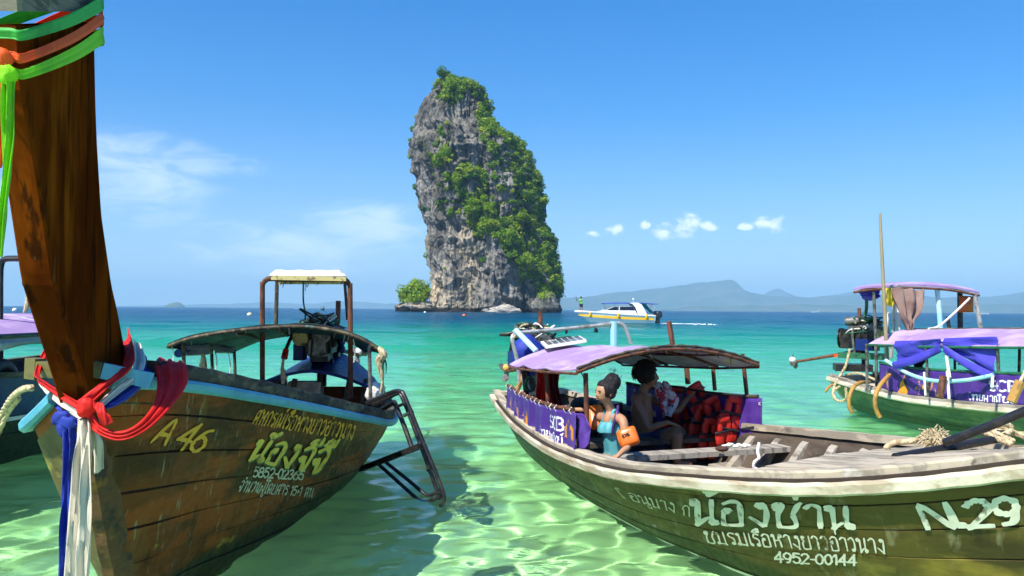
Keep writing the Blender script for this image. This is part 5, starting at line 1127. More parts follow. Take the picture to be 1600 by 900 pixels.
# lettering on the starboard bow
hull_text(hB, -1, 'lettering', 'น้องช่าน', m_white_let, [(1079, 816), (1340, 824), (1336, 790), (1079, 778)], boatB, brush=.14, off=.013, seed=6, split=True)
hull_text(hB, -1, 'lettering', 'ชมรมเรือหางยาวอ่าวนาง', m_white_let, [(1106, 846), (1388, 862), (1384, 840), (1100, 828)], boatB, brush=.115, off=.013, seed=7, split=True)
hull_text(hB, -1, 'lettering', '4952-00144', m_white_let, [(1212, 876), (1341, 881), (1341, 866), (1210, 861)], boatB, brush=.17, off=.013, seed=8, split=True)
hull_text(hB, -1, 'lettering', 'N.29', m_white_let, [(1446, 824), (1600, 816), (1592, 774), (1430, 788)], boatB, brush=.20, off=.013, seed=9, split=True)
hull_text(hB, -1, 'lettering', 'โ อนุบาล ก'.replace('ุ', 'ู').replace('ล', 'ง'), m_pale_ink, [(975, 776), (1082, 806), (1082, 790), (965, 764)], boatB, brush=.10, off=.013, seed=10, split=True)
# pale water-line stripe
sv = np.linspace(.30, .86, 50); tz = (.012 - smooth_interp(sv, hB.s, hB.st[:, 6])) / (smooth_interp(sv, hB.s, hB.st[:, 5]) - smooth_interp(sv, hB.s, hB.st[:, 6]))
mb = MB(); mb.grid(np.array([hB.P(sv, tz + d_, -1) + hB.normal(sv, tz, -1) * .012 for d_ in (-.004, .018)])); mb.build('water_line', m_white_let, boatB)
# things lying on the foredeck
def thing_tube(name, label, cat, mat_, pts, r, cr=6, seg=10, group=None):
    o = tube(name, mat_, pts, r, None, cr=cr, seg=seg); tag(o, label, cat, group); return o
thing_tube('pole', 'black pole lying flat on the grey foredeck planks', 'pole', m_black, [(1398, 715, 4.62), (1480, 700, 4.75), (1570, 683, 4.9)], .026, 0, 12, 'poles on the foredeck')
thing_tube('pole', 'black pole rising to the right edge from the rope on the foredeck', 'pole', m_black, [(1476, 692, 4.72), (1540, 668, 4.55), (1605, 641, 4.4), (1760, 578, 4.1)], .026, 0, 12, 'poles on the foredeck')
rsr = random.Random(9)
fr = empty('frayed_rope', at(1462, 702, 4.95)); tag(fr, 'frayed straw coloured rope end bunched on the foredeck', 'rope', 'ropes on the foredeck')
mb = MB(); cc = at(1462, 690, 4.9)
for k in range(240):
    a = rsr.uniform(0, 6.28); e = rsr.uniform(.0, 1.5); dr = Vector((math.cos(a) * math.cos(e), math.sin(a) * math.cos(e), math.sin(e)))
    p0 = cc + Vector((rsr.uniform(-.05, .05), rsr.uniform(-.05, .05), -.02)); ln = rsr.uniform(.06, .125)
    mb.tube([p0, p0 + dr * ln * .6 + Vector((0, 0, .02)), p0 + dr * ln + Vector((rsr.uniform(-.02, .02), 0, -.03 * rsr.random()))], [.006, .005, .003], 4)
tag(mb.build('frayed_strands', m_rope, fr), kind='stuff')
def twisted(name, pts, r, parent, m_=None, pitch=26, cr=10):
    P = crom(pts, cr); L = len(P)
    for s_ in range(3):
        Q_ = []
        for i, p in enumerate(P):
            t = (Vector(P[min(i + 1, L - 1)]) - Vector(P[max(i - 1, 0)])).normalized(); n1 = t.orthogonal().normalized(); n1 = (Vector((0, 0, 1)) - t * t.z); n1 = n1.normalized() if n1.length > .05 else t.orthogonal().normalized(); n2 = t.cross(n1)
            a = i * pitch / 10 * .35 + s_ * 2.094; Q_.append(Vector(p) + (n1 * math.cos(a) + n2 * math.sin(a)) * r * .5)
        mb = MB(); mb.tube(Q_, r * .62, 6); mb.build(name, m_ or m_rope, parent, smooth=60)
twisted('strand', [at(*p) for p in ((1384, 700, 5.1), (1396, 692, 5.1), (1415, 690, 5.05), (1435, 688, 5.0), (1455, 690, 4.95))], .018, fr)
co = empty('rope_coil', at(1550, 690, 5.0)); tag(co, 'thick cream rope doubled up beside the poles on the foredeck', 'rope', 'ropes on the foredeck')
for pts in (((1500, 690, 4.95), (1520, 678, 4.97), (1545, 668, 5.0), (1570, 662, 5.0), (1580, 672, 5.0), (1560, 684, 4.95)), ((1530, 672, 4.9), (1555, 684, 4.86), (1580, 694, 4.82)), ((1540, 670, 4.92), (1562, 680, 4.88), (1584, 690, 4.84)), ((1540, 672, 5.05), (1575, 676, 5.05), (1640, 684, 4.9)), ((1560, 664, 5.1), (1600, 682, 5.0), (1650, 690, 4.9))): twisted('strand', [at(*p) for p in pts], .018, co)
# rope hook and shells by the thwart
tr_ = empty('loop_rope', at(1183, 728, 6.3)); tag(tr_, 'white rope loop hanging down beside the front thwart', 'rope'); twisted('strand', [at(*p) for p in ((1186, 692, 6.55), (1184, 706, 6.5), (1186, 716, 6.45), (1179, 722, 6.4), (1178, 730, 6.4), (1184, 734, 6.4))], .013, tr_, m_wrope)
sh = empty('white_cord', at(1148, 700, 6.9)); tag(sh, 'small heap of white cord on the front thwart', 'cord')
for k in range(10): c = at(1136 + 3.2 * k, 699 - 2.0 * rsr.random(), 6.95); mb = MB(); mb.tube(crom([c + Vector((rsr.uniform(-.04, .04), rsr.uniform(-.04, .04), rsr.uniform(-.005, .02))) for _ in range(4)], 4), .009, 6); mb.build('cord_bit', m_wrope, sh, smooth=60)
mb = MB(); mb.ell(at(1128, 701, 6.95), .06, .05, .025, 12, 8); o = mb.build('rust_lump', m_rustpipe, None, True); tag(o, 'rusty shackle lying on the front thwart left of the cord', 'shackle')
# life vests on the far side
m_vest = mat('vest_red', (.66, .022, .010), [((.46, .012, .008), (6, 6, 6), .5, .7)], rough=.55, trans=.1); m_strap = mat('vest_strap', (.012, .012, .014), rough=.6)
def vest(px, py, d, tilt, sc_, label, rot=0.0):
    o = at(px, py, d); e = empty('life_vest', o, B_RZ + math.pi / 2 + rot)
    Mv = Matrix.Translation(o) @ Matrix.Rotation(B_RZ + math.pi / 2 + rot, 4, 'Z') @ Matrix.Rotation(tilt, 4, 'Y')
    def pad(name, cx, cz, wx, hz, dy=.0, m_=m_vest, th=.034):
        mb = MB(); mb.ell((0, 0, 0), 1, 1, 1, 14, 10); V = []
        for v in mb.V:
            s_ = lambda a, p=.45: math.copysign(abs(a) ** p, a); V.append(Mv @ Vector(((cx + s_(v[0]) * wx / 2) * sc_, (dy + v[1] * th) * sc_, (cz + s_(v[2]) * hz / 2) * sc_)))
        mb.V = [tuple(v) for v in V]; mb.build(name, m_, e, smooth=True)
    for sx in (-1, 1):
        pad('chest_pad', sx * .085, -.02, .145, .20); pad('chest_pad', sx * .085, -.20, .145, .13); pad('shoulder_pad', sx * .075, .17, .09, .17, -.02)
    pad('collar', 0, .27, .22, .09, -.04)
    for z in (-.12, .085): pad('strap', 0, z, .36, .035, -.028, m_strap, .03)
    tag(e, label, 'life vest', 'red life vests hung inside the far side'); return e
for p in ((1056, 640, 8.85, .1, .85, 'red life vest in the shade behind the boy, leftmost of the bunch'), (1066, 668, 8.7, -.2, .75, 'red life vest low in the shade behind the boy'), (1096, 634, 8.42, -.5, .85, 'red life vest with its shoulder up, at the top of the bunch'), (1094, 672, 8.3, .2, .85, 'large red life vest in the middle left of the bunch'),
          (1117, 656, 8.22, -.3, .8, 'red life vest in the middle of the bunch'), (1140, 656, 7.98, .25, .78, 'red life vest at the right of the bunch by the banner edge'), (1106, 688, 8.1, .1, .72, 'lowest red life vest, hanging behind the thwart'), (1132, 682, 7.95, -.15, .66, 'small red life vest low on the right above the thwart')): vest(*p)
tube('vest_line', m_strap, [(1040, 602, 8.6), (1100, 612, 8.0), (1160, 618, 7.6)], .012, boatB)
# cloths and tarpaulin at the stern
o = cloth('hanging_cloth', m_red, [(838, 572, 862, 572, 9.0), (838, 600, 866, 602, 8.95), (836, 630, 868, 634, 8.95), (838, 656, 872, 660, 8.95)], None, folds=3, depth=.03, seed=3); tag(o, 'bright red cloth hanging under the stern end of the lilac canopy', 'cloth', 'cloths hung in the N.29 boat')
m_dred = mat('dark_red_cloth', (.20, .008, .010), rough=.7, trans=.1)
o = cloth('hanging_cloth', m_dred, [(856, 574, 878, 572, 8.7), (858, 604, 872, 600, 8.7), (864, 632, 878, 632, 8.7), (868, 664, 882, 664, 8.7)], None, folds=2, depth=.03, seed=5); tag(o, 'dark red cloth hanging right of the bright red one', 'cloth', 'cloths hung in the N.29 boat')
tb = MB(); tb.ell(at(826, 556, 10.35), .22, .20, .27, 20, 14); P_ = np.array(tb.V); c_ = P_.mean(0); tb.V = (c_ + (P_ - c_) * (1 + .30 * fbm(P_ * 3.2, 3))[:, None]).tolist(); o = tb.build('blue_tarpaulin', m_bluec, None, True); tag(o, 'crumpled blue tarpaulin bundled by the stern engine of the N.29 boat', 'tarpaulin')
o = cloth('hanging_cloth', m_bluec, [(818, 565, 830, 565, 9.5), (817, 585, 828, 585, 9.5), (818, 603, 826, 600, 9.5)], None, folds=2, depth=.02, seed=4); tag(o, 'blue cloth hanging at the stern corner of the lilac canopy', 'cloth', 'cloths hung in the N.29 boat')
for k in range(4): tube('coiled_hose', m_greenhose if k < 2 else m_wrope, [at(828 + 7 * math.cos(a) + k, 600 + 11 * math.sin(a), 9.25 + .03 * k) for a in np.linspace(0, 5.8, 9)], .014, boatB)
mb = MB(); mb.tube([Bw(1.5, .45, .15), Bw(1.5, .45, .55)], [.14, .15], 16); mb.tube([Bw(1.5, .45, .55), Bw(1.5, .45, .60)], [.155, .15], 16); o = mb.build('bucket', m_olive, None, 35); tag(o, 'olive bucket standing by the far side under the lilac canopy', 'bucket')
mb = MB(); mb.ell(Bw(1.05, .35, .52), .20, .30, .10, 14, 8); P_ = np.array(mb.V); c_ = P_.mean(0); mb.V = (c_ + (P_ - c_) * (1 + .3 * fbm(P_ * 4, 3))[:, None]).tolist(); o = mb.build('dark_sack', m_seam, None, True); tag(o, 'dark sack lying at the far side of the stern of the N.29 boat', 'sack')
mb = MB(); mb.ell(Bw(1.3, -.40, .56), .20, .12, .07, 14, 8); P_ = np.array(mb.V); c_ = P_.mean(0); mb.V = (c_ + (P_ - c_) * (1 + .3 * fbm(P_ * 5, 3))[:, None]).tolist(); o = mb.build('pale_cloth', m_white2, None, True); tag(o, 'crumpled pale cloth on the stern deck behind the banner rail', 'cloth')

# ============================================================ boat C: green boat further right
CO = Vector((6.1, 14.2, 0)); CF = Vector((.4, -.9165)); C_RZ = math.atan2(CF.y, CF.x)
boatC = empty('longtail_boat', CO, C_RZ); tag(boatC, 'pale green longtail boat with a two tier canopy and bamboo pole at the right edge', 'boat', 'longtail boats moored in the shallows')
MC = Matrix.Translation(CO) @ Matrix.Rotation(C_RZ, 4, 'Z')
stC = [(.3, -.05, .55, .55, .58, .56, -.10, .5), (1.0, .95, .80, .78, .48, .46, -.26, .42), (2.0, 2.0, 1.0, 1.0, .42, .41, -.32, .40), (3.0, 3.0, 1.10, 1.10, .43, .43, -.34, .40), (4.0, 4.0, 1.15, 1.15, .48, .48, -.34, .40), (5.0, 5.1, 1.08, 1.08, .60, .60, -.34, .42), (5.8, 6.2, .85, .85, .78, .78, -.34, .45), (6.4, 7.2, .5, .5, 1.0, 1.0, -.34, .5), (6.8, 7.8, .05, .05, 1.25, 1.25, -.34, .55)]
hC = Hull(boatC, MC, stC); hullC = hC.shell(m_seam, boatC, 'hull', inset=.012); hC.strakes(hullC, m_hullC, [0, .22, .40, .56, .71, .86, 1.0], seed=4); hC.shell(m_inner, boatC, 'lining', inset=.05, t0=.2, tp=.99); hC.floor(m_floor, boatC, .12, n=7)
for side in (1, -1):
    hC.rail('rub_rail', m_cream, [(-.004, -.055), (.035, -.065), (.05, -.05), (.05, -.015), (.04, .004), (-.004, .006)], boatC, side, 0, 1, n=70, wob=.002)
    hC.rail('gunwale', m_grey, [(-.09, .004), (.0, .006), (.002, .045), (-.085, .05)], boatC, side, 0, .98, n=70, wob=.002)
mb = MB(); T_ = np.linspace(.05, 1, 8); mb.grid(np.stack([hC.P(np.zeros(8), T_, 1), hC.P(np.zeros(8), T_, -1)], 1), thick=.05); mb.build('transom', m_cream, boatC)
Cw = lambda u, v, z: MC @ Vector((u, v, z))
for k in range(5): v0, v1 = -.52 + .21 * k, -.52 + .21 * (k + 1) - .012; mb = MB(); mb.grid(np.array([[tuple(Cw(u, v * (1 + .3 * u), .46)) for v in (v0, v1)] for u in (.05, .5, 1.0)]), thick=.025); mb.build('deck_board', m_cream, boatC)
def archC(u, hw, ze, zc, n=9): return [Cw(u, v * hw, ze + (zc - ze) * (1 - abs(v) ** 1.8)) for v in np.linspace(-1, 1, n)]
lo = [archC(1.2, .98, 1.19, 1.43), archC(2.3, 1.05, 1.21, 1.47), archC(3.4, 1.10, 1.25, 1.50), archC(4.6, 1.12, 1.30, 1.54)]
canopy_sheet('canopy', m_lilac, lo, boatC, thick=.012, sag=.015, n=36)
for a in lo: mb = MB(); mb.tube([p - Vector((0, 0, .025)) for p in crom(a, 5)], .02, 8); mb.build('canopy_arch', m_darkwood, boatC, smooth=40)
for i in (0, 8, 4): mb = MB(); mb.tube([a[i] - Vector((0, 0, .012)) for a in lo], .018, 6); mb.build('canopy_batten', m_greenhose if i == 0 else m_darkwood, boatC, smooth=40)
for u, z1 in ((1.2, 1.19), (2.3, 1.21), (3.4, 1.25), (4.55, 1.3)):
    for v in (-1, 1): mb = MB(); mb.tube([Cw(u, v * 1.0, .42), Cw(u, v * (1.0 + .03 * u / 2), z1)], .022, 8); mb.build('canopy_post', m_iron2 if v < 0 else m_darkwood, boatC, smooth=40)
# upper canopy over the stern
dU = 13.6
up = [[at(*p) for p in ((1334, 454, 13.0), (1360, 450, 13.0), (1420, 447, 13.1), (1480, 450, 13.2), (1530, 459, 13.3))], [at(*p) for p in ((1345, 449, 14.4), (1380, 445, 14.4), (1430, 443, 14.5), (1470, 445, 14.5), (1515, 452, 14.6))]]
canopy_sheet('upper_canopy', m_lilac, up, boatC, thick=.03, n=14)
for a in up: mb = MB(); mb.tube([p - Vector((0, 0, .03)) for p in crom(a, 5)], .02, 8); mb.build('canopy_arch', m_rustpipe, boatC, smooth=40)
cloth('canopy_valance', m_violet, [(1342, 455, 1346, 466, 13.6), (1360, 452, 1360, 470, 13.6), (1376, 452, 1374, 464, 13.6)], boatC, folds=1, depth=.03)
for p in (((1365, 456, 13.05), (1368, 520, 13.1), (1370, 618, 13.1), m_iron2, .026), ((1397, 462, 13.2), (1396, 510, 13.2), (1392, 560, 13.2), m_greyp, .028), ((1464, 450, 13.3), (1467, 480, 13.3), (1470, 520, 13.3), m_bluep, .040), ((1523, 460, 13.3), (1527, 480, 13.3), (1532, 512, 13.3), m_greyp, .036), ((1353, 456, 14.2), (1354, 480, 14.2), (1350, 500, 14.2), m_greenhose, .03), ((1500, 455, 13.8), (1500, 480, 13.8), (1501, 570, 13.8), m_black, .045), ((1480, 495, 13.5), (1484, 520, 13.5), (1486, 560, 13.5), m_black, .03), ((1404, 478, 13.2), (1404, 500, 13.2), (1404, 540, 13.2), m_whitecloth, .035), ((1388, 488, 13.25), (1385, 520, 13.2), (1387, 555, 13.2), m_whitecloth, .02)): tube('upper_post', p[3], list(p[:3]), p[4], boatC)
tube('stay_rope', m_wrope, [(1515, 466, 13.0), (1490, 490, 12.9), (1466, 510, 12.8), (1450, 514, 12.8)], .018, boatC)
pole = thing_tube('bamboo_pole', 'tall thin bamboo pole standing upright at the stern of the green boat', 'pole', mat('bamboo', (.30, .245, .15), [((.28, .2, .1), (9, 9, 3), .5, .65), ((.2, .15, .08), (4, 4, 22), .62, .7)], rough=.6), [(1388, 612, 12.6), (1384, 520, 12.6), (1378, 400, 12.6), (1375, 333, 12.6)], [.032, .030, .025, .018], 6, 10)
engine(boatC, frame_matrix(Cw(.15, .1, .95) , C_RZ + .5), 8, shaft=(at(1345, 548, 14.4), at(1240, 566, 15.2), m_whitecloth), tiller=None)
tube('engine_guard', m_iron2, [(1336, 560, 14.0), (1332, 520, 14.0), (1336, 512, 14.0), (1352, 510, 14.0)], .022, boatC)
mb = MB(); mb.box(at(1348, 556, 14.0), .75, .30, .10, C_RZ + .4); mb.build('engine_bed', m_greenhose, boatC); mb = MB(); mb.box(at(1332, 574, 14.0), .6, .4, .12, C_RZ + .9); mb.build('tool_box', m_black, boatC)
mb = MB(); mb.bar(at(1303, 556, 14.6), at(1345, 551, 14.4), .12, .05); mb.build('shaft_board', m_orangec, boatC)
# cloths on C
def ctag(o, label, cat='cloth'): return tag(o, label, cat, 'cloths hung on the green boat')
m_taupe = mat('taupe_cloth', (.30, .20, .165), [((.20, .13, .105), (4, 4, 4), .48, .68)], rough=.8, trans=.2); m_yel = mat('yellow_cloth', (.80, .66, .05), [((.66, .62, .2), (5, 5, 5), .5, .7)], rough=.7, trans=.3)
ctag(cloth('hanging_cloth', m_taupe, [(1390, 449, 1446, 453, 12.9), (1396, 470, 1441, 472, 12.85), (1406, 492, 1434, 494, 12.85), (1416, 508, 1428, 506, 12.85), (1419, 520, 1426, 519, 12.85)], None, m=13, folds=3, depth=.05, seed=2), 'taupe cloth hanging in folds from the upper canopy of the green boat')
ctag(cloth('hanging_cloth', m_yel, [(1380, 450, 1394, 450, 12.95), (1381, 466, 1398, 466, 12.92), (1386, 478, 1397, 479, 12.92)], None, folds=2, depth=.03, seed=3), 'yellow cloth hanging beside the bamboo pole')
bagm = mat('orange_bag', (.55, .12, .02), [((.36, .07, .02), (4, 4, 4), .5, .7)], rough=.6)
bg_ = MB(); bg_.box((0, 0, 0), 1, 1, 1); c4 = [at(1500, 462, 13.5), at(1521, 463, 13.5), at(1521, 488, 13.5), at(1497, 488, 13.5)]; P_ = np.array([[tuple(c4[0] * (1 - u) * (1 - v) + c4[1] * u * (1 - v) + c4[2] * u * v + c4[3] * (1 - u) * v + Vector((0, -.06 * math.sin(math.pi * u) * math.sin(math.pi * v), 0))) for u in np.linspace(0, 1, 8)] for v in np.linspace(0, 1, 8)])
bg_ = MB(); bg_.grid(P_, thick=.06); o = bg_.build('hanging_bag', bagm, None, True); tag(o, 'orange bag hanging under the right end of the upper canopy', 'bag')
for L_, lab in (([(1398, 533, 1402, 566, 12.15), (1430, 532, 1432, 564, 11.82), (1471, 529, 1470, 542, 11.45)], 'violet tarpaulin panel slung under the lower canopy near the pole'), ([(1473, 529, 1474, 542, 11.42), (1512, 527, 1513, 562, 11.08), (1559, 526, 1555, 588, 10.68)], 'violet triangular tarpaulin with a print under the lower canopy')):
    o = ctag(cloth('violet_tarpaulin', m_violet, L_, None, m=11, folds=1.2, depth=.025, seed=len(lab)), lab, 'tarpaulin')
ctag(cloth('violet_tarpaulin', m_violet, [(1394, 566, 1396, 578, 12.1), (1430, 556, 1432, 568, 11.78), (1469, 538, 1471, 550, 11.4)], None, m=6, folds=1, depth=.01, seed=1), 'rolled violet tarpaulin edge running up to the canopy', 'tarpaulin')
ctag(cloth('violet_tarpaulin', m_violet, [(1474, 538, 1473, 550, 11.36), (1512, 562, 1511, 576, 11.02), (1555, 584, 1552, 598, 10.62)], None, m=6, folds=1, depth=.01, seed=1), 'folded violet tarpaulin edge running down to the right', 'tarpaulin')
ban3 = empty('purple_banner', Cw(3, -1.1, .45)); tag(ban3, 'purple printed banner along the near side of the green boat', 'banner', 'purple banners on the boats')
sheet, W3 = side_banner('sheet', m_purple, hC, -1, 1.25, 4.05, .04, .44, .06, ban3, 4.0, n=70, wav=.018)
banner_prints(W3, banner_surf(W3, np.array([-.9165, -.4, 0])), ban3)
mb = MB(); mb.tube([Vector(p) + Vector((0, 0, .015)) for p in W3[-1][::3]], .02, 8); mb.build('banner_rail', m_greenhose, boatC, smooth=40)
thing_tube('blue_pipe', 'pale blue plastic pipe bowed along the purple banner of the green boat', 'pipe', m_bluep, [(1384, 563, 12.4), (1420, 584, 11.9), (1460, 595, 11.4), (1510, 594, 10.9), (1552, 586, 10.6)], .028, 8)
for p in (((1320, 605, 13.0), (1334, 596, 12.7), (1352, 594, 12.6), (1340, 598, 12.4), (1328, 612, 12.4), (1327, 630, 12.4), (1332, 644, 12.4)), ((1388, 586, 12.2), (1380, 595, 12.0), (1370, 612, 11.9), (1368, 630, 11.9), (1374, 650, 11.9))): pass
thing_tube('fender_hose', 'ochre hose fender bent over the stern gunwale of the green boat, the left one', 'fender', m_yrope, [(1358, 597, 13.0), (1344, 598, 12.7), (1333, 606, 12.5), (1327, 622, 12.45), (1327, 636, 12.45), (1332, 645, 12.45)], .030, 6, 10, 'hose fenders')
thing_tube('fender_hose', 'ochre hose fender bent over the stern gunwale of the green boat, the right one', 'fender', m_yrope, [(1390, 586, 12.4), (1380, 596, 12.1), (1370, 612, 12.0), (1367, 630, 11.95), (1371, 645, 11.95), (1375, 652, 11.95)], .033, 6, 10, 'hose fenders')
mo = empty('mooring_ropes', at(1312, 625, 13.6)); tag(mo, 'loose yellowish mooring ropes looping off the stern of the green boat', 'rope')
for pts in (((1328, 545, 13.8), (1322, 570, 13.8), (1314, 585, 13.8), (1304, 602, 13.7), (1302, 620, 13.6), (1312, 627, 13.5), (1322, 622, 13.4), (1321, 606, 13.4)), ((1316, 582, 13.9), (1308, 598, 13.8), (1296, 604, 13.7), (1290, 612, 13.6)), ((1312, 604, 13.6), (1302, 612, 13.5), (1306, 624, 13.4), (1316, 628, 13.3)), ((1322, 586, 13.9), (1340, 583, 13.6), (1360, 590, 13.3), (1372, 596, 13.1))): twisted('strand', [at(*p) for p in pts], .022, mo, m_yrope if pts[0][0] == 1316 else m_rope, cr=6)
for a, b, m_, r_ in (((1474, 588, 10.9), (1468, 622, 10.85), m_rustpipe, .05), ((1594, 596, 9.8), (1580, 628, 9.8), m_yrope, .06), ((1444, 582, 11.4), (1446, 618, 11.2), m_wrope, .014), ((1480, 580, 11.0), (1483, 624, 10.8), m_wrope, .018), ((1478, 552, 11.4), (1484, 590, 11.0), m_wrope, .02), ((1551, 588, 10.4), (1550, 606, 10.3), m_wrope, .018), ((1602, 580, 9.9), (1592, 600, 9.8), m_rope, .02)): tube('fender_stick' if r_ > .03 else 'lashing_rope', m_, [a, b], r_, boatC, cr=0)

# ============================================================ boat D: dark boat behind the prow on the far left
DO = Vector((-6.15, 11.2, 0)); DF = Vector((-.02, -1.0)); D_RZ = math.atan2(DF.y, DF.x)
boatD = empty('longtail_boat', DO, D_RZ); tag(boatD, 'dark hulled longtail boat with navy rail, half hidden behind the tall prow at far left', 'boat', 'longtail boats moored in the shallows')
MD = Matrix.Translation(DO) @ Matrix.Rotation(D_RZ, 4, 'Z')
stD = [(.2, -.2, .60, .60, .95, .95, -.15, .5), (1.0, 1.0, .88, .88, .90, .90, -.30, .36), (2.0, 2.0, 1.05, 1.05, .92, .92, -.36, .34), (3.2, 3.2, 1.1, 1.1, .98, .98, -.36, .34), (4.4, 4.5, .95, .95, 1.1, 1.1, -.36, .38), (5.4, 5.8, .6, .6, 1.3, 1.3, -.36, .46), (6.0, 6.8, .05, .05, 1.5, 1.5, -.36, .55)]
hD = Hull(boatD, MD, stD); hullD = hD.shell(m_seam, boatD, 'hull', inset=.012); hD.strakes(hullD, [m_hullD] * 5 + [m_navy], [0, .2, .38, .54, .64, .69, 1.0], seed=6); hD.shell(m_inner, boatD, 'lining', inset=.05, t0=.2, tp=.99); hD.floor(m_floor, boatD, .12, n=5)
for side in (1, -1):
    hD.rail('gunwale', m_darkwood, [(-.08, .0), (.03, .0), (.03, .05), (-.08, .05)], boatD, side, 0, .98, n=50)
    hD.rail('rub_rail', m_wrope, [(.0, -.02), (.02, -.02), (.02, .02), (.0, .02)], boatD, side, 0, .98, t=.665, n=50)
mb = MB(); T_ = np.linspace(.05, 1, 8); mb.grid(np.stack([hD.P(np.zeros(8), T_, 1), hD.P(np.zeros(8), T_, -1)], 1), thick=.05); mb.build('transom', m_navy, boatD)
Dw = lambda u, v, z: MD @ Vector((u, v, z))
dl = [[Dw(u, v * 1.05, 1.40 + (.20) * (1 - abs(v) ** 1.8)) for v in np.linspace(-1, 1, 9)] for u in (.9, 2.2, 3.5)]
canopy_sheet('canopy', m_lilac, dl, boatD, thick=.012, n=24)
for a in dl: mb = MB(); mb.tube([p - Vector((0, 0, .025)) for p in crom(a, 5)], .018, 8); mb.build('canopy_arch', m_black, boatD, smooth=40)
mb = MB(); mb.tube([a[8] - Vector((0, 0, .01)) for a in dl], .024, 8); mb.build('canopy_batten', m_black, boatD, smooth=40)
cloth3('canopy_valance', m_frost, [Dw(u, 1.06, 1.37) for u in np.linspace(.95, 3.5, 30)], [Dw(u, 1.04, 1.24 + .05 * math.sin(u * 3)) for u in np.linspace(.95, 3.5, 30)], boatD, 7, .5, .02)
for u in (.95, 2.2, 3.45):
    for v in (-1, 1): mb = MB(); mb.tube([Dw(u, v * 1.0, .95), Dw(u, v * 1.04, 1.38)], .014, 8); mb.build('canopy_post', m_iron2, boatD, smooth=40)
tube('pipe_frame', m_black, [at(*p) for p in ((0, 560, 8.9), (0, 440, 8.9), (2, 412, 8.9), (8, 405, 8.9), (20, 404, 8.9), (52, 404, 8.9), (110, 404, 9.0), (118, 412, 9.0), (119, 560, 9.1))], .034, boatD, cr=3)
tube('frame_rope', m_hose, [(44, 403, 8.85), (40, 425, 8.85), (39, 444, 8.85), (46, 448, 8.85), (50, 430, 8.85), (46, 412, 8.85)], .028, boatD); tube('frame_rope', m_hose, [(47, 446, 8.85), (58, 455, 8.85), (62, 468, 8.85), (56, 477, 8.85), (49, 470, 8.85), (50, 450, 8.85)], .012, boatD)
tube('frame_rope', m_rope, [(44, 448, 8.85), (42, 465, 8.85), (42, 478, 8.85), (38, 489, 8.85)], [.012, .012, .03, .014], boatD)
mb = MB(); mb.ell(at(48, 406, 8.85), .07, .05, .05, 10, 8); mb.build('frame_knot', m_hose, boatD, True)
mb = MB(); c_ = at(-2, 604, 8.25); mb.tube([c_ + Vector((0, .22 * math.cos(a), .22 * math.sin(a))) for a in np.linspace(0, 6.28, 25)], .075, 12, cap=False); o = mb.build('tyre_fender', m_hose, None, True); tag(o, 'black tyre hung on the navy side of the boat at far left', 'tyre')
rp = empty('mooring_line', at(0, 660, 4.6)); tag(rp, 'thick cream mooring line running from the light blue bow rail to the left edge', 'rope')
twisted('strand', [at(*p) for p in ((50, 606, 4.35), (36, 608, 4.4), (20, 620, 4.5), (6, 642, 4.6), (-6, 670, 4.7))], .018, rp); twisted('strand', [at(*p) for p in ((30, 622, 4.5), (12, 646, 4.6), (-8, 690, 4.7))], .014, rp)
# ============================================================ people
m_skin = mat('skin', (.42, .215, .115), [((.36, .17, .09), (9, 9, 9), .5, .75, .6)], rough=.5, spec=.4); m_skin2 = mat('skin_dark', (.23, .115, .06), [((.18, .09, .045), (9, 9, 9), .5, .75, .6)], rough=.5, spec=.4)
m_hair = mat('black_hair', (.012, .009, .008), rough=.5, spec=.4, bump=((70, 70, 16), 1.0, .02)); m_eye = mat('eye', (.02, .015, .012), rough=.15); m_lip = mat('lip', (.36, .12, .09), rough=.45)
m_suit = mat('turquoise_swimsuit', (.11, .42, .45), [((.07, .30, .35), (9, 9, 9), .5, .7), ((.75, .82, .80), (14, 14, 30), .64, .70, .5)], rough=.6, trans=.12)
m_shorts = mat('navy_shorts', (.015, .025, .07), [((.03, .05, .13), (9, 9, 9), .5, .7)], rough=.8); m_float = mat('orange_float', (.88, .19, .018), rough=.28, spec=.5, trans=.18, coat=.2)
def head_verts(c, face, up, h):
    """a head of height h looking along face: cranium, brow, nose, lips, chin and ears in one point set"""
    face = Vector(face).normalized(); up = Vector(up); rt = face.cross(up).normalized(); up = rt.cross(face).normalized()
    n, m = 40, 30; V = []; 
    for i in range(m + 1):
        f = math.pi * i / m
        for k in range(n):
            a = 2 * math.pi * k / n; x, y, z = math.sin(f) * math.cos(a), math.sin(f) * math.sin(a), math.cos(f)   # x forward, y side, z up
            X, Y, Z = x * .43, y * .36, z * .50
            if z < 0: t = -z; Y *= 1 - .30 * t ** 1.4; X *= 1 - .12 * t if x > 0 else 1 - .42 * t; 
            fr = max(x, 0) ** 2
            X += .035 * math.exp(-((z + .52) / .12) ** 2) * fr                                    # mouth and chin
            X += .03 * math.exp(-((z + .80) / .12) ** 2) * fr
            X -= .045 * math.exp(-((z - .02) / .10) ** 2) * math.exp(-((abs(y) - .38) / .16) ** 2) * (x > 0)   # eye sockets
            X += .125 * math.exp(-((z + .22) / .13) ** 2) * math.exp(-(y / .13) ** 2) * (x > 0)   # nose
            X += .05 * math.exp(-((z - .0) / .16) ** 2) * math.exp(-(y / .10) ** 2) * (x > 0)
            V.append(Vector(c) + (face * X + rt * Y + up * Z) * h)
    Fc = [(i * n + k, i * n + (k + 1) % n, (i + 1) * n + (k + 1) % n, (i + 1) * n + k) for i in range(m) for k in range(n)]
    return V, Fc, face, rt, up
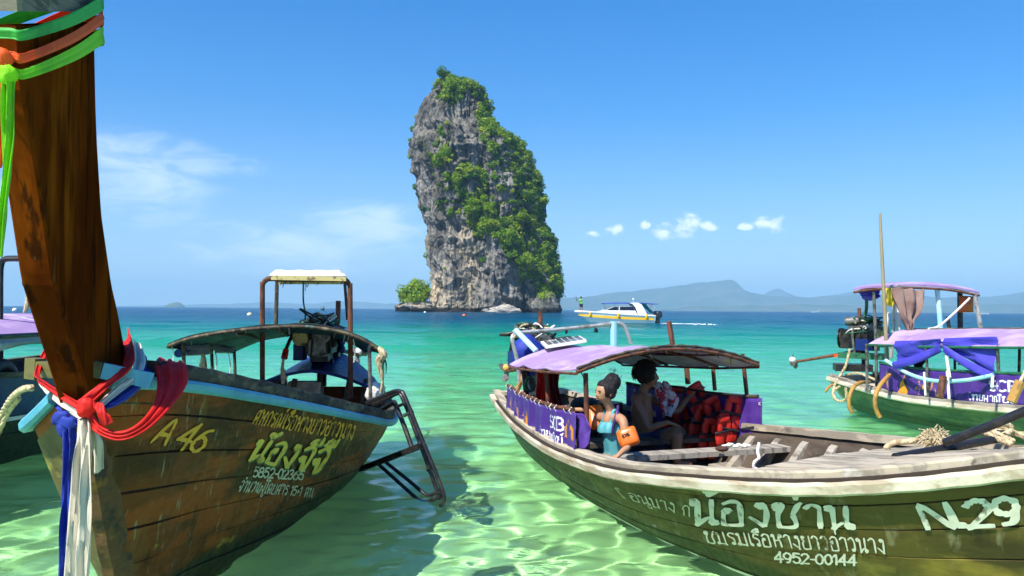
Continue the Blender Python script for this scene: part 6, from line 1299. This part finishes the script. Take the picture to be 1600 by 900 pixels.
def person_body(name, chains, head, mat_, parent, voxel=.008):
    """chains: lists of (point, radius); joined by the skin of tapered limbs and one voxel surface"""
    mb = MB()
    for ch in chains:
        P = crom([p for p, r in ch], 5); r = np.interp(np.linspace(0, 1, len(P)), np.linspace(0, 1, len(ch)), [q[1] for q in ch])
        mb.tube(P, list(r), 12)
        mb.ell(ch[0][0], r[0], r[0], r[0], 12, 8); mb.ell(ch[-1][0], r[-1], r[-1], r[-1], 12, 8)
    if head:
        V, Fc, f, rt, up = head_verts(*head); mb.add(V, Fc)
        for s in (-1, 1): mb.ell(Vector(head[0]) + (rt * s * .36 - f * .04 - up * .06) * head[3], .05 * head[3], .05 * head[3], .10 * head[3], 10, 8)
    o = mb.build(name, mat_, parent)
    md = o.modifiers.new('r', 'REMESH'); md.mode = 'VOXEL'; md.voxel_size = voxel
    sm = o.modifiers.new('s', 'SMOOTH'); sm.factor = .5; sm.iterations = 4
    bpy.context.view_layer.update(); dg = bpy.context.evaluated_depsgraph_get(); me = bpy.data.meshes.new_from_object(o.evaluated_get(dg)); o.modifiers.clear(); o.data = me; me.shade_smooth()
    if not me.materials: me.materials.append(mat_)
    return o
def hand(wrist, dirv, palm_up, size, curl=.35):
    """palm and five separate fingers as chains"""
    d = Vector(dirv).normalized(); s = d.cross(Vector(palm_up)).normalized(); dn = -Vector(palm_up).normalized(); w = Vector(wrist); out = []
    pc = w + d * size * .5
    for k in (-1.1, 0, 1.1): out.append([(w + s * k * size * .10, size * .13), (pc + s * k * size * .16, size * .13), (w + d * size * .72 + s * k * size * .17, size * .11)])
    for i, ln in enumerate((.62, .74, .70, .52)):
        b = w + d * size * .74 + s * (i - 1.5) * size * .165; p1 = b + d * size * ln * .45 + dn * size * .08 * curl; p2 = p1 + (d * (1 - curl * .5) + dn * curl).normalized() * size * ln * .35; p3 = p2 + (d * (1 - curl) + dn * curl * 1.6).normalized() * size * ln * .25
        out.append([(b, size * .078), (p1, size * .074), (p2, size * .066), (p3, size * .055)])
    t0 = w + d * size * .25 - s * size * .22; out.append([(t0, size * .095), (t0 + (d - s * .9).normalized() * size * .30, size * .085), (t0 + (d - s * .9).normalized() * size * .30 + (d - s * .3 + dn * .3).normalized() * size * .26, size * .065)])
    return out
def face_parts(c, face, up, h, parent):
    face = Vector(face).normalized(); rt = face.cross(Vector(up)).normalized(); u = rt.cross(face).normalized(); c = Vector(c)
    for s in (-1, 1):
        mb = MB(); mb.ell(c + (face * .375 + rt * s * .14 + u * .015) * h, .035 * h, .05 * h, .022 * h, 10, 8, Matrix((face, rt, u)).transposed()); mb.build('eye', m_eye, parent, True)
        mb = MB(); mb.tube(crom([c + (face * .41 + rt * s * .06 + u * .085) * h, c + (face * .405 + rt * s * .14 + u * .11) * h, c + (face * .36 + rt * s * .22 + u * .08) * h], 4), .013 * h, 6); mb.build('eyebrow', m_hair, parent, True)
    mb = MB(); mb.ell(c + (face * .425 - u * .27) * h, .03 * h, .09 * h, .022 * h, 10, 8, Matrix((face, rt, u)).transposed()); mb.build('lips', m_lip, parent, True)
def hair_cap(parent, c, face, up, h, bun=None, curly=False, seed=0):
    face = Vector(face).normalized(); rt = face.cross(Vector(up)).normalized(); u = rt.cross(face).normalized(); c = Vector(c); rs = random.Random(seed)
    mb = MB(); mb.ell((0, 0, 0), 1, 1, 1, 36, 26); V = []
    P = np.array(mb.V); nz = fbm(P * (4.5 if curly else 2.6) + seed, 3) * (.11 if curly else .05)
    for p, q_ in zip(P, nz):
        x, y, z = p; k = 1 + q_
        if curly: X, Y, Z = x * .50 * k - .08, y * .52 * k, z * .50 * k + .22
        else: X, Y, Z = x * .45 * k - .05, y * .40 * k, z * .46 * k + .10
        if X > .20 and Z < .28: X = .20 + (X - .20) * .2
        V.append(c + (face * X + rt * Y + u * Z) * h)
    mb.V = [tuple(v) for v in V]; hr = mb.build('hair', m_hair, parent, smooth=True)
    mb = MB()
    if bun:
        bc = c + (face * bun[0] + u * bun[1]) * h; q2 = MB(); q2.ell((0, 0, 0), 1, 1, 1, 26, 18); P = np.array(q2.V); P = P * (1 + .18 * fbm(P * 3.2 + 4, 3))[:, None] * bun[2] * h; q2.V = [tuple(bc + Vector(p)) for p in P]; q2.build('hair_bun', m_hair, hr, smooth=True)
        for k in range(12):
            a, e = rs.uniform(0, 6.28), rs.uniform(-.6, 1.5); dr = Vector((math.cos(a) * math.cos(e), math.sin(a) * math.cos(e), math.sin(e))); p = bc + dr * bun[2] * h * .95
            mb.tube(crom([p, p + dr * .04 + Vector((rs.uniform(-.02, .02), 0, .01)), p + dr * .05 + Vector((rs.uniform(-.05, .05), rs.uniform(-.03, .03), -.02))], 3), .0013, 4)
        for k in range(26):
            p = c + (face * rs.uniform(-.2, .22) + rt * rs.choice((-1, 1)) * rs.uniform(.34, .38) + u * rs.uniform(.1, .40)) * h; mb.tube(crom([p, p + Vector((rs.uniform(-.03, .03), rs.uniform(-.02, .02), -.03)), p + Vector((rs.uniform(-.04, .03), rs.uniform(-.03, .03), -.06))], 3), .0013, 4)
    if curly:
        for k in range(420):
            a, e = rs.uniform(0, 6.28), rs.uniform(-.35, 1.5); dr = face * math.cos(a) * math.cos(e) + rt * math.sin(a) * math.cos(e) + u * math.sin(e)
            if dr.dot(face) > .45 and e < .55: continue
            p = c + (dr * .50 + u * .20 - face * .08) * h; r = .014 + .008 * rs.random(); t1 = dr.orthogonal().normalized(); t2 = dr.cross(t1)
            mb.tube([p + (t1 * math.cos(q_) + t2 * math.sin(q_)) * r + dr * .006 * q_ for q_ in np.linspace(0, 5.2, 7)], .0045, 4)
    if mb.V: tag(mb.build('stray_hair', m_hair, hr), kind='stuff')
    return hr

# ---- the girl at the near gunwale
girl = empty('person', Bw(3.8, -.6, .42)); tag(girl, 'child in a turquoise ruffled swimsuit with orange arm floats leaning on the near gunwale', 'person', 'people in the boats')
gF = Vector((-.90, -.42, -.04)).normalized(); gU = Vector((.06, .03, 1))
hc = at(946, 613, 6.84); Hh = .20
sR, sL = at(939, 652, 7.04), at(972, 656, 6.70); nk = at(954, 640, 6.87); ch = at(957, 668, 6.88); be = at(960, 696, 6.90); hp = at(963, 724, 6.94)
eR, wR = at(919, 641, 7.32), at(897, 640, 7.34); eL, wL = at(981, 697, 6.60), at(966, 712, 6.52)
hipL, hipR = hp + Vector((.06, -.06, 0)), hp + Vector((-.06, .06, 0)); kL, kR = hp + Vector((.10, .26, .02)), hp + Vector((-.02, .32, .02)); fL, fR = kL + Vector((.02, .04, -.20)), kR + Vector((.02, .04, -.20))
chains = [[(hp, .095), (be, .082), (ch, .086), ((sL + sR) / 2, .072), (nk, .040), (hc - Vector((0, 0, .06)), .040)], [(ch, .07), ((sL + sR) / 2 - Vector((0, 0, .02)), .06)], [(sL * .5 + sR * .5, .055), (sL, .040), (sL * .45 + eL * .55, .034), (eL, .028), (eL * .5 + wL * .5, .025), (wL, .019)],
          [(sL * .5 + sR * .5, .055), (sR, .040), (sR * .45 + eR * .55, .032), (eR, .026), (eR * .5 + wR * .5, .024), (wR, .018)], [(hipL, .085), (hipL * .5 + kL * .5, .068), (kL, .05), (fL, .03), (fL + Vector((-.10, -.03, -.02)), .026)], [(hipR, .085), (hipR * .5 + kR * .5, .068), (kR, .05), (fR, .03), (fR + Vector((-.10, -.03, -.02)), .026)]]
chains += hand(wR, at(884, 657, 7.28) - wR, Vector((-.3, -.2, .8)), .085, .5) + hand(wL, Vector((-.9, -.2, -.35)), Vector((-.2, -.3, .9)), .08, .35)
bd = person_body('body', chains, (hc, gF, gU, Hh), m_skin, girl, .0065)
face_parts(hc, gF, gU, Hh, bd); hair_cap(girl, hc, gF, gU, Hh * 1.04, bun=(-.34, .40, .36), seed=2)
def torso_cloth(name, m_, rings, parent, n=30, ripple=.0):
    """rings: (centre, half-width axis vector, half-depth axis vector)"""
    rows = []
    for i, (c, a, b) in enumerate(rings): rows.append([tuple(Vector(c) + Vector(a) * math.cos(t) * (1 + ripple * math.sin(9 * t)) + Vector(b) * math.sin(t) * (1 + ripple * math.sin(9 * t))) for t in np.linspace(0, 2 * math.pi, n)])
    A_ = [np.array(r_) for r_ in rows]; mb = MB(); mb.grid(np.array(crom_rows(A_, 4 * (len(A_) - 1))), thick=.004); return mb.build(name, m_, parent, smooth=True)
ax, bx_ = (sL - sR).normalized(), gF
torso_cloth('swimsuit', m_suit, [(hp - Vector((0, 0, .05)), ax * .125, bx_ * .112), (hp + Vector((0, 0, .03)), ax * .112, bx_ * .105), (be, ax * .094, bx_ * .094), (ch, ax * .098, bx_ * .097), (ch + Vector((0, 0, .05)), ax * .100, bx_ * .088)], girl)
torso_cloth('ruffle', m_suit, [(ch + Vector((0, 0, .055)), ax * .104, bx_ * .094), (ch + Vector((0, 0, .01)), ax * .125, bx_ * .118), (ch - Vector((0, 0, .035)), ax * .128, bx_ * .120)], girl, n=60, ripple=.06)
for s, S_ in ((1, sL), (-1, sR)):
    p0 = ch + Vector((0, 0, .05)) + ax * s * .075 + gF * .055; p2 = ch + Vector((0, 0, .05)) + ax * s * .07 - gF * .06; pm = (sL + sR) / 2 + ax * s * .065 + Vector((0, 0, .062)); mb = MB(); mb.tube(crom([p0, pm + gF * .02, pm - gF * .02, p2], 6), .014, 8); mb.build('shoulder_strap', m_suit, girl, True)
m_plait = mat('purple_plait', (.035, .012, .09), [((.09, .03, .2), (30, 30, 30), .5, .65)], rough=.45)
mb = MB(); mb.tube(crom([at(966, 634, 6.80), at(963, 650, 6.74), at(958, 668, 6.73), at(956, 682, 6.73)], 6), [.012, .016 , .013, .006], 8); mb.build('plait', m_plait, girl, True)
m_skirt = mat('white_skirt', (.72, .74, .72), [((.5, .62, .62), (9, 9, 9), .5, .7)], rough=.8, trans=.2)
torso_cloth('skirt_frill', m_skirt, [(hp + Vector((0, 0, .0)), ax * .12, bx_ * .115), (hp - Vector((0, 0, .06)), ax * .17, bx_ * .17)], girl, n=50, ripple=.05)
def arm_float(a, b, size, label, text=None):
    a, b = Vector(a), Vector(b); d = (b - a).normalized(); tc = (CAMP - a); tc = (tc - d * tc.dot(d)).normalized(); sd = d.cross(tc); c = (a + b) / 2; e = empty('arm_float', c)
    mb = MB(); mb.ell((0, 0, 0), 1, 1, 1, 30, 22); V = []; L = (b - a).length / 2; sp = lambda v, p=.38: math.copysign(abs(v) ** p, v)
    for v in mb.V:
        pinch = 1 + .10 * max(abs(sp(v[2])) + abs(sp(v[0])) - 1.55, 0)
        V.append(tuple(c + sd * sp(v[0]) * size * pinch + tc * v[1] * size * .62 + d * sp(v[2]) * L * pinch))
    mb.V = V; mb.build('bladder', m_float, e, True)
    mb = MB(); mb.tube([c + sd * size * .98 - d * L * .8, c + sd * size * 1.03, c + sd * size * .98 + d * L * .8], .004, 6); mb.build('weld_seam', m_float, e, True)
    if text:
        def surf(E, off):
            out = []
            for x, y in E:
                f = max(1 - (abs(x) ** 5 + abs(y) ** 5), .02); out.append(tuple(c + sd * x * size + d * -y * L + tc * (size * .62 * (max(1 - abs(x) ** (1 / .38) - abs(y) ** (1 / .38), .02)) ** .5 + off + .004)))
            return np.array(out)
        s0 = 1 if sd.dot(_rt) > 0 else -1
        lettering('print', text, m_hair, [(-.90 * s0, -.06), (.20 * s0, -.04), (.20 * s0, .42), (-.90 * s0, .40)], surf, e, brush=.16, off=.001, jitter=0)
    tag(e, label, 'arm float', 'orange arm floats'); return e
arm_float(sL * .78 + eL * .22 + Vector((.015, -.01, -.02)), eL * 1.0 + Vector((.03, 0, .0)), .082, 'orange inflatable float with black print on the arm nearest the camera', 'ups')
arm_float(sR * .96 + eR * .04 + Vector((-.02, .0, -.10)), sR * .45 + eR * .55 + Vector((0, 0, .07)) + Vector((0, 0, .0)), .07, 'darker orange inflatable float on the arm resting over the banner rail')

# ---- the boy further in, in the shade
boy = empty('person', Bw(3.0, .35, .42)); tag(boy, 'curly haired bare chested boy sitting in the shade of the canopy facing right', 'person', 'people in the boats')
bF = Vector((.93, .05, .12)).normalized(); bU = Vector((-.06, 0, 1)); hb = at(1013, 590, 8.15); HB = .22
nb = at(1005, 612, 8.16); c1 = at(1003, 640, 8.18); b1 = at(1005, 668, 8.2); h1 = at(1010, 698, 8.22); s1, s2 = at(994, 625, 7.98), at(1014, 622, 8.36); e1, w1 = at(1014, 668, 7.85), at(1044, 660, 7.78); e2, w2 = at(1058, 642, 8.3), at(1084, 612, 8.35)
k1, k2 = at(1056, 678, 7.92), at(1062, 674, 8.25); f1, f2 = at(1058, 722, 7.9), at(1066, 716, 8.2)
chains = [[(h1, .115), (b1, .105), (c1, .115), ((s1 + s2) / 2, .09), (nb, .05), (hb - Vector((.02, 0, .06)), .05)], [((s1 + s2) / 2, .07), (s1, .052), (s1 * .45 + e1 * .55, .043), (e1, .036), (e1 * .5 + w1 * .5, .032), (w1, .024)], [((s1 + s2) / 2, .07), (s2, .052), (s2 * .45 + e2 * .55, .042), (e2, .035), (e2 * .5 + w2 * .5, .031), (w2, .024)],
          [(h1 + Vector((.02, -.08, 0)), .10), (h1 * .5 + k1 * .5, .085), (k1, .062), (k1 * .5 + f1 * .5, .052), (f1, .036), (f1 + Vector((.12, 0, -.02)), .032)], [(h1 + Vector((.02, .08, 0)), .10), (h1 * .5 + k2 * .5, .085), (k2, .062), (k2 * .5 + f2 * .5, .052), (f2, .036), (f2 + Vector((.12, 0, -.02)), .032)]]
chains += hand(w1, Vector((.9, .1, -.25)), Vector((.2, -.2, .9)), .10, .35) + hand(w2, Vector((.6, .1, .4)), Vector((-.4, 0, .9)), .10, .6)
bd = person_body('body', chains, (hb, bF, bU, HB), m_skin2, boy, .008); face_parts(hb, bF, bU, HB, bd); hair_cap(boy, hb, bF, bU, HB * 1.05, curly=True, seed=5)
axb = Vector((.1, 1, 0)).normalized(); torso_cloth('shorts', m_shorts, [(h1 - Vector((0, 0, .05)), axb * .16, bF * .14), (h1 + Vector((0, 0, .05)), axb * .15, bF * .135), (b1 - Vector((0, 0, .04)), axb * .128, bF * .122)], boy)
for kk, hs_ in ((k1, -.08), (k2, .08)):
    a = h1 + Vector((.04, hs_, 0)); b = h1 * .35 + kk * .65; mb = MB(); mb.tube([a, a * .5 + b * .5, b], [.118, .108, .098], 16); mb.build('shorts_leg', m_shorts, boy, 40)
m_pattern = mat('patterned_shirt', (.55, .52, .55), [((.45, .03, .04), (12, 12, 12), .5, .56), ((.04, .05, .12), (15, 15, 15), .56, .62)], rough=.8)
o = cloth('patterned_shirt', m_pattern, [(1022, 598, 1040, 596, 8.25), (1024, 612, 1052, 610, 8.2), (1030, 632, 1062, 626, 8.2), (1036, 648, 1050, 652, 8.2)], None, folds=2, depth=.025, seed=6); tag(o, 'red and white patterned cloth hanging in front of the boy', 'cloth', 'cloths hung in the N.29 boat')

# ---- dark figure seated in the green boat
pc = empty('person', at(1437, 610, 12.2)); tag(pc, 'person in dark silhouette seated under the canopy of the green boat', 'person', 'people in the boats')
c0 = at(1440, 612, 12.2); t0 = at(1438, 592, 12.2); n0 = at(1436, 577, 12.2); h0 = at(1434, 564, 12.2)
m_dark = mat('dark_silhouette', (.02, .022, .028), rough=.85)  # head and arms share this near-black: canopy shade put into the colour
person_body('body', [[(c0, .15), (t0, .15), (n0, .06), (h0, .06)], [(n0 - Vector((0, 0, .06)), .10), (t0 + Vector((.20, 0, .0)), .06), (t0 + Vector((.28, -.05, -.16)), .045)], [(n0 - Vector((0, 0, .06)), .10), (t0 + Vector((-.20, 0, .0)), .06), (t0 + Vector((-.22, -.15, -.16)), .045)]], (h0, (-.9, -.4, 0), (0, 0, 1), .22), m_dark, pc, .02)
hair_cap(pc, h0, (-.9, -.4, 0), (0, 0, 1), .24, seed=9)

# ============================================================ speedboat
SO = at(1019, 505, 100.); SO.z = 0; S_RZ = math.pi + .06
spd = empty('speedboat', SO, S_RZ); tag(spd, 'white speedboat with a yellow stripe and blue bimini top in front of the far hills', 'boat')
MS = Matrix.Translation(SO) @ Matrix.Rotation(S_RZ, 4, 'Z'); Sw = lambda u, v, z: MS @ Vector((u, v, z))
m_gel = mat('white_gelcoat', (.82, .82, .80), [((.70, .71, .70), (.5, .5, 2), .5, .7)], rough=.25, coat=.4); m_ystripe = mat('yellow_stripe', (.75, .43, .02), rough=.35); m_glass = mat('tinted_glass', (.012, .016, .022), rough=.08, spec=.6); m_bim = mat('blue_bimini', (.05, .12, .48), [((.03, .07, .35), (1, 1, 1), .5, .7)], rough=.6, trans=.2); m_eng = mat('outboard_black', (.018, .022, .028), rough=.3, coat=.3)
stS = [(0, -.1, 1.45, 1.45, 1.05, 1.05, -.35, .30), (2, 2, 1.5, 1.5, 1.12, 1.12, -.4, .30), (4, 4, 1.5, 1.5, 1.22, 1.22, -.42, .32), (6, 6.2, 1.35, 1.35, 1.36, 1.36, -.40, .36), (7.2, 8.0, 1.0, 1.0, 1.46, 1.46, -.2, .42), (7.9, 9.2, .5, .5, 1.50, 1.50, .1, .5), (8.3, 9.8, .06, .06, 1.50, 1.50, .5, .6)]
hS = Hull(spd, MS, stS, rake=.9); hS.shell(m_gel, spd, 'hull', inset=0.0, t0=0, tp=1.0, ns=40)
for side in (1, -1):
    hS.rail('yellow_stripe', m_ystripe, [(0, -.17), (.05, -.17), (.05, .17), (0, .17)], spd, side, .02, .96, t=.72)
    hS.rail('rub_rail', m_gel, [(-.05, -.05), (.06, -.05), (.06, .05), (-.05, .05)], spd, side, 0, .99)
sv = np.linspace(0, .99, 24); L_, R_ = hS.P(sv, np.full(24, 1.0), 1), hS.P(sv, np.full(24, 1.0), -1); mb = MB(); mid = (L_ + R_) / 2; mid[:, 2] += .14; mb.grid(np.stack([L_, (L_ + mid) / 2 + [0, 0, .05], mid, (R_ + mid) / 2 + [0, 0, .05], R_], 1)); mb.build('deck', m_gel, spd, smooth=40)
mb = MB(); mb.grid(np.stack([hS.P(np.zeros(6), np.linspace(.05, 1, 6), 1), hS.P(np.zeros(6), np.linspace(.05, 1, 6), -1)], 1), thick=.05); mb.build('transom', m_gel, spd)
def prism(name, m_, prof, w0, w1, parent):
    """side profile (u, z) with half-widths at bottom and top"""
    zs_ = [p[1] for p in prof]; z0, z1 = min(zs_), max(zs_); n = len(prof); V = []
    for s in (1, -1): V += [Sw(u, s * (w0 + (w1 - w0) * (z - z0) / (z1 - z0 + 1e-6)), z) for u, z in prof]
    mb = MB(); mb.add(V, [tuple(range(n)), tuple(range(2 * n - 1, n - 1, -1))] + [(i, (i + 1) % n, (i + 1) % n + n, i + n) for i in range(n)]); return mb.build(name, m_, parent)
prism('cabin', m_gel, [(2.2, 1.15), (7.4, 1.50), (6.2, 1.66), (2.4, 1.66)], 1.30, 1.15, spd)
wsb = prism('windscreen', m_glass, [(2.6, 1.67), (6.15, 1.67), (5.0, 2.12), (2.7, 2.16)], 1.12, .85, spd)
for a, b in (((6.2, 1.1, 1.67), (5.0, .9, 2.14)), ((4.4, 1.14, 1.68), (4.3, .9, 2.16)), ((5.0, .9, 2.14), (2.7, .9, 2.18))):
    for s in (1, -1): mb = MB(); mb.tube([Sw(a[0], s * a[1], a[2]), Sw(b[0], s * b[1], b[2])], .04, 6); mb.build('screen_frame', m_gel, wsb)
for s in (1, -1):
    arc = [(.9, 1.05), (2.1, 1.2), (2.35, 2.0), (2.75, 2.5), (3.2, 2.62), (2.0, 2.66), (1.6, 2.4), (1.3, 1.8)]
    V = [Sw(u, s * (1.42 - .25 * (z - 1) / 1.6), z) for u, z in arc] + [Sw(u, s * (1.28 - .25 * (z - 1) / 1.6), z) for u, z in arc]; n = len(arc); mb = MB(); mb.add(V, [tuple(range(n)), tuple(range(2 * n - 1, n - 1, -1))] + [(i, (i + 1) % n, (i + 1) % n + n, i + n) for i in range(n)]); mb.build('radar_arch', m_gel, spd)
mb = MB(); mb.grid(np.array([[tuple(Sw(u, v * 1.15, 2.58 + .10 * (1 - v * v) - .04 * (u - 3.2) ** 2 / 4)) for v in np.linspace(-1, 1, 7)] for u in np.linspace(2.0, 6.3, 10)]), thick=.05); mb.build('bimini_top', m_bim, spd, smooth=40)
mb = MB(); mb.grid(np.array([[tuple(Sw(u, v * 1.2, 2.62 + .06 * (1 - v * v) - .12 * (1.6 - u) / 2)) for v in np.linspace(-1, 1, 7)] for u in np.linspace(-.5, 2.0, 6)]), thick=.05); mb.build('bimini_top', m_bim, spd, smooth=40)
mb = MB(); mb.grid(np.array([[tuple(Sw(u0 + (z - 1.3) * .9, v * 1.15, z)) for v in np.linspace(-1, 1, 5)] for z, u0 in ((2.55, .4 - .35), (1.9, .1), (1.35, -.1))]), thick=.04); mb.build('stern_screen', m_glass, spd)
for u, v in ((6.0, 1.0), (6.0, -1.0), (4.6, 1.05), (4.6, -1.05), (-.2, 1.1), (-.2, -1.1)): mb = MB(); mb.tube([Sw(u * .9 + .3, v, 1.6), Sw(u, v, 2.58)], .03, 6); mb.build('bimini_post', m_greyp, spd)
for u, v in ((-.55, .55), (-.55, -.55)):
    mb = MB(); mb.ell((0, 0, 0), 1, 1, 1, 16, 12); mb.V = [tuple(Sw(u - .15 + math.copysign(abs(p[0]) ** .6, p[0]) * .42, v + math.copysign(abs(p[1]) ** .7, p[1]) * .30, 1.15 + math.copysign(abs(p[2]) ** .6, p[2]) * .50)) for p in mb.V]; ob = mb.build('outboard', m_eng, spd, True)
    mb = MB(); mb.box(Sw(u - .1, v, .3), .35, .18, 1.5, S_RZ); mb.build('outboard_leg', m_eng, ob)
for u in (8.05, 4.6, 1.1):
    mb = MB(); z_ = 1.2 + .03 * u; mb.ell(Sw(u, (1.62 if u < 7 else 1.12), z_ - .3), .14, .12, .36, 12, 8); mb.build('fender', m_ystripe, spd, True)
mb = MB(); mb.tube([Sw(2.4, 0, 2.65), Sw(2.4, 0, 3.05)], .03, 6); mb.ell(Sw(2.4, 0, 3.1), .14, .1, .1, 8, 6); mb.build('mast_light', m_gel, spd)
crew = empty('person', Sw(9.0, 0, 1.6)); tag(crew, 'person in a green shirt and dark shorts standing on the bow of the speedboat', 'person', 'people in the boats')
b0 = Sw(9.0, 0, 1.55); U = lambda x, y, z: b0 + Vector((x, y, z)); m_gshirt = mat('green_shirt', (.16, .55, .05), rough=.7)
person_body('body', [[(U(0, 0, .92), .15), (U(0, 0, 1.15), .14), (U(0, 0, 1.40), .13), (U(0, 0, 1.55), .055)], [(U(-.1, -.1, .9), .10), (U(-.12, -.1, .48), .075), (U(-.12, -.1, .05), .05), (U(-.30, -.1, .03), .04)], [(U(.1, .1, .9), .10), (U(.14, .1, .48), .075), (U(.16, .1, .05), .05), (U(0, .1, .03), .04)], [(U(-.05, -.18, 1.4), .07), (U(-.28, -.2, 1.22), .05), (U(-.50, -.2, 1.38), .04)], [(U(-.05, .18, 1.4), .07), (U(-.30, .2, 1.25), .05), (U(-.58, .1, 1.50), .04)]], (U(-.02, 0, 1.70), (-1, 0, 0), (0, 0, 1), .25), m_skin2, crew, .03)
def sleeve(name, m_, rings): mb = MB(); mb.tube([p for p, r in rings], [r for p, r in rings], 12); return mb.build(name, m_, crew, 40)
sleeve('shirt', m_gshirt, [(U(0, 0, .90), .19), (U(0, 0, 1.15), .18), (U(0, 0, 1.40), .18), (U(0, 0, 1.50), .09)]); sleeve('shorts_leg', m_shorts, [(U(-.09, -.09, .95), .14), (U(-.11, -.1, .55), .11)]); sleeve('shorts_leg', m_shorts, [(U(.09, .09, .95), .14), (U(.13, .1, .55), .11)]); sleeve('sleeve', m_gshirt, [(U(-.03, -.16, 1.42), .10), (U(-.22, -.2, 1.28), .08)]); sleeve('sleeve', m_gshirt, [(U(-.03, .16, 1.42), .10), (U(-.22, .2, 1.30), .08)])
hair_cap(crew, U(-.02, 0, 1.70), (-1, 0, 0), (0, 0, 1), .26, seed=3)
mb = MB(); mb.tube([U(-.55, .0, 1.1), U(-.66, 0, 2.0)], .02, 6); o = mb.build('boat_hook', m_black); tag(o, 'thin dark pole held by the person on the speedboat bow', 'pole')
# foam of its wake
m_foam = mat('foam', (.62, .70, .72), rough=.9, spec=.1); rs = np.random.default_rng(8); mb = MB()
for k in range(220):
    t = rs.random() ** 2.0; x = SO.x + .6 + t * 7.0 + .5 * math.sin(k); y = SO.y + rs.normal() * (.6 + t * 3.0); s_ = .17 * (1 - .7 * t) * (.5 + rs.random()); mb.ell((x, y, .01), s_ * 2.2, s_, .05 + .05 * rs.random() * (1 - t), 6, 4)
o = mb.build('wake_foam', m_foam, None, True); tag(o, 'line of white foam trailing behind the speedboat', 'foam', kind='stuff')

# ============================================================ buoys and far boats
def buoy(px, py, d, r, m_, label):
    c = at(px, py, d); c.z = r * .35; e = empty('buoy', (c.x, c.y, 0)); mb = MB(); mb.ell(c, r, r, r * .95, 18, 12); mb.build('ball', m_, e, True)
    mb = MB(); mb.tube([c + Vector((0, 0, r * .8)), c + Vector((0, 0, r * 1.2))], r * .18, 8); mb.build('eyelet', m_iron2, e); tag(e, label, 'buoy', 'mooring buoys')
m_by = mat('cream_buoy', (.70, .58, .30), [((.35, .25, .12), (3, 3, 3), .55, .7)], rough=.5); m_bo = mat('orange_buoy', (.80, .16, .03), rough=.45); m_bw = mat('white_buoy', (.75, .75, .72), rough=.5)
buoy(390, 489, 165, .52, m_by, 'cream mooring buoy left of the pipe frame of the brown boat'); buoy(725, 493, 190, .42, m_bo, 'orange mooring buoy in front of the rock island'); buoy(23, 487, 260, .75, m_bw, 'white mooring buoy near the left edge'); buoy(664, 487, 330, .5, m_bw, 'tiny pale buoy below the left foot of the rock')
def far_boat(px, d, L, label, m_, rz, can=True):
    o = at(px, 484, d); o.z = 0; e = empty('distant_boat', o, rz); M = Matrix.Translation(o) @ Matrix.Rotation(rz, 4, 'Z'); k = L / 8.
    st = [(0, -.1, .6, .6, .8, .8, -.2, .4), (3, 3, 1.1, 1.1, .75, .75, -.3, .38), (6, 6.3, .7, .7, 1.1, 1.1, -.3, .42), (6.8, 8, .06, .06, 1.9, 1.9, -.2, .5)]
    st = [tuple(v * k for v in r_[:7]) + (r_[7],) for r_ in st]; h = Hull(e, M, st); h.shell(m_, e, 'hull', inset=0, ns=18); T = lambda u, v, z: M @ Vector((u * k, v * k, z * k))
    mb = MB(); mb.grid(np.stack([h.P(np.linspace(0, .95, 8), np.full(8, .7), 1), h.P(np.linspace(0, .95, 8), np.full(8, .7), -1)], 1)); mb.build('deck', m_inner, e)
    mb = MB(); mb.tube([T(7.9, 0, 1.7), T(8.5, 0, 3.0)], [.12 * k, .08 * k], 6); mb.build('prow_post', m_, e)
    if can:
        mb = MB(); mb.grid(np.array([[tuple(T(u, v * 1.1, 2.1 + .25 * (1 - v * v))) for v in np.linspace(-1, 1, 5)] for u in (1, 3, 5)]), thick=.05); mb.build('canopy', m_darkwood, e)
        for u in (1, 5):
            for v in (-1, 1): mb = MB(); mb.tube([T(u, v, .8), T(u, v * 1.05, 2.15)], .04 * k, 6); mb.build('canopy_post', m_darkwood, e)
    tag(e, label, 'boat', 'small boats near the horizon')
far_boat(503, 560, 9, 'tiny dark longtail boat on the horizon beyond the engine of the brown boat', m_hullD, -1.2); far_boat(461, 1200, 10, 'tiny pale boat on the horizon left of the dark one', m_gel, .2, False); far_boat(1268, 1500, 16, 'tiny white boat below the far hills', m_gel, .1, False); far_boat(1545, 900, 14, 'tiny white boat on the horizon at the right', m_gel, 3.0, False)
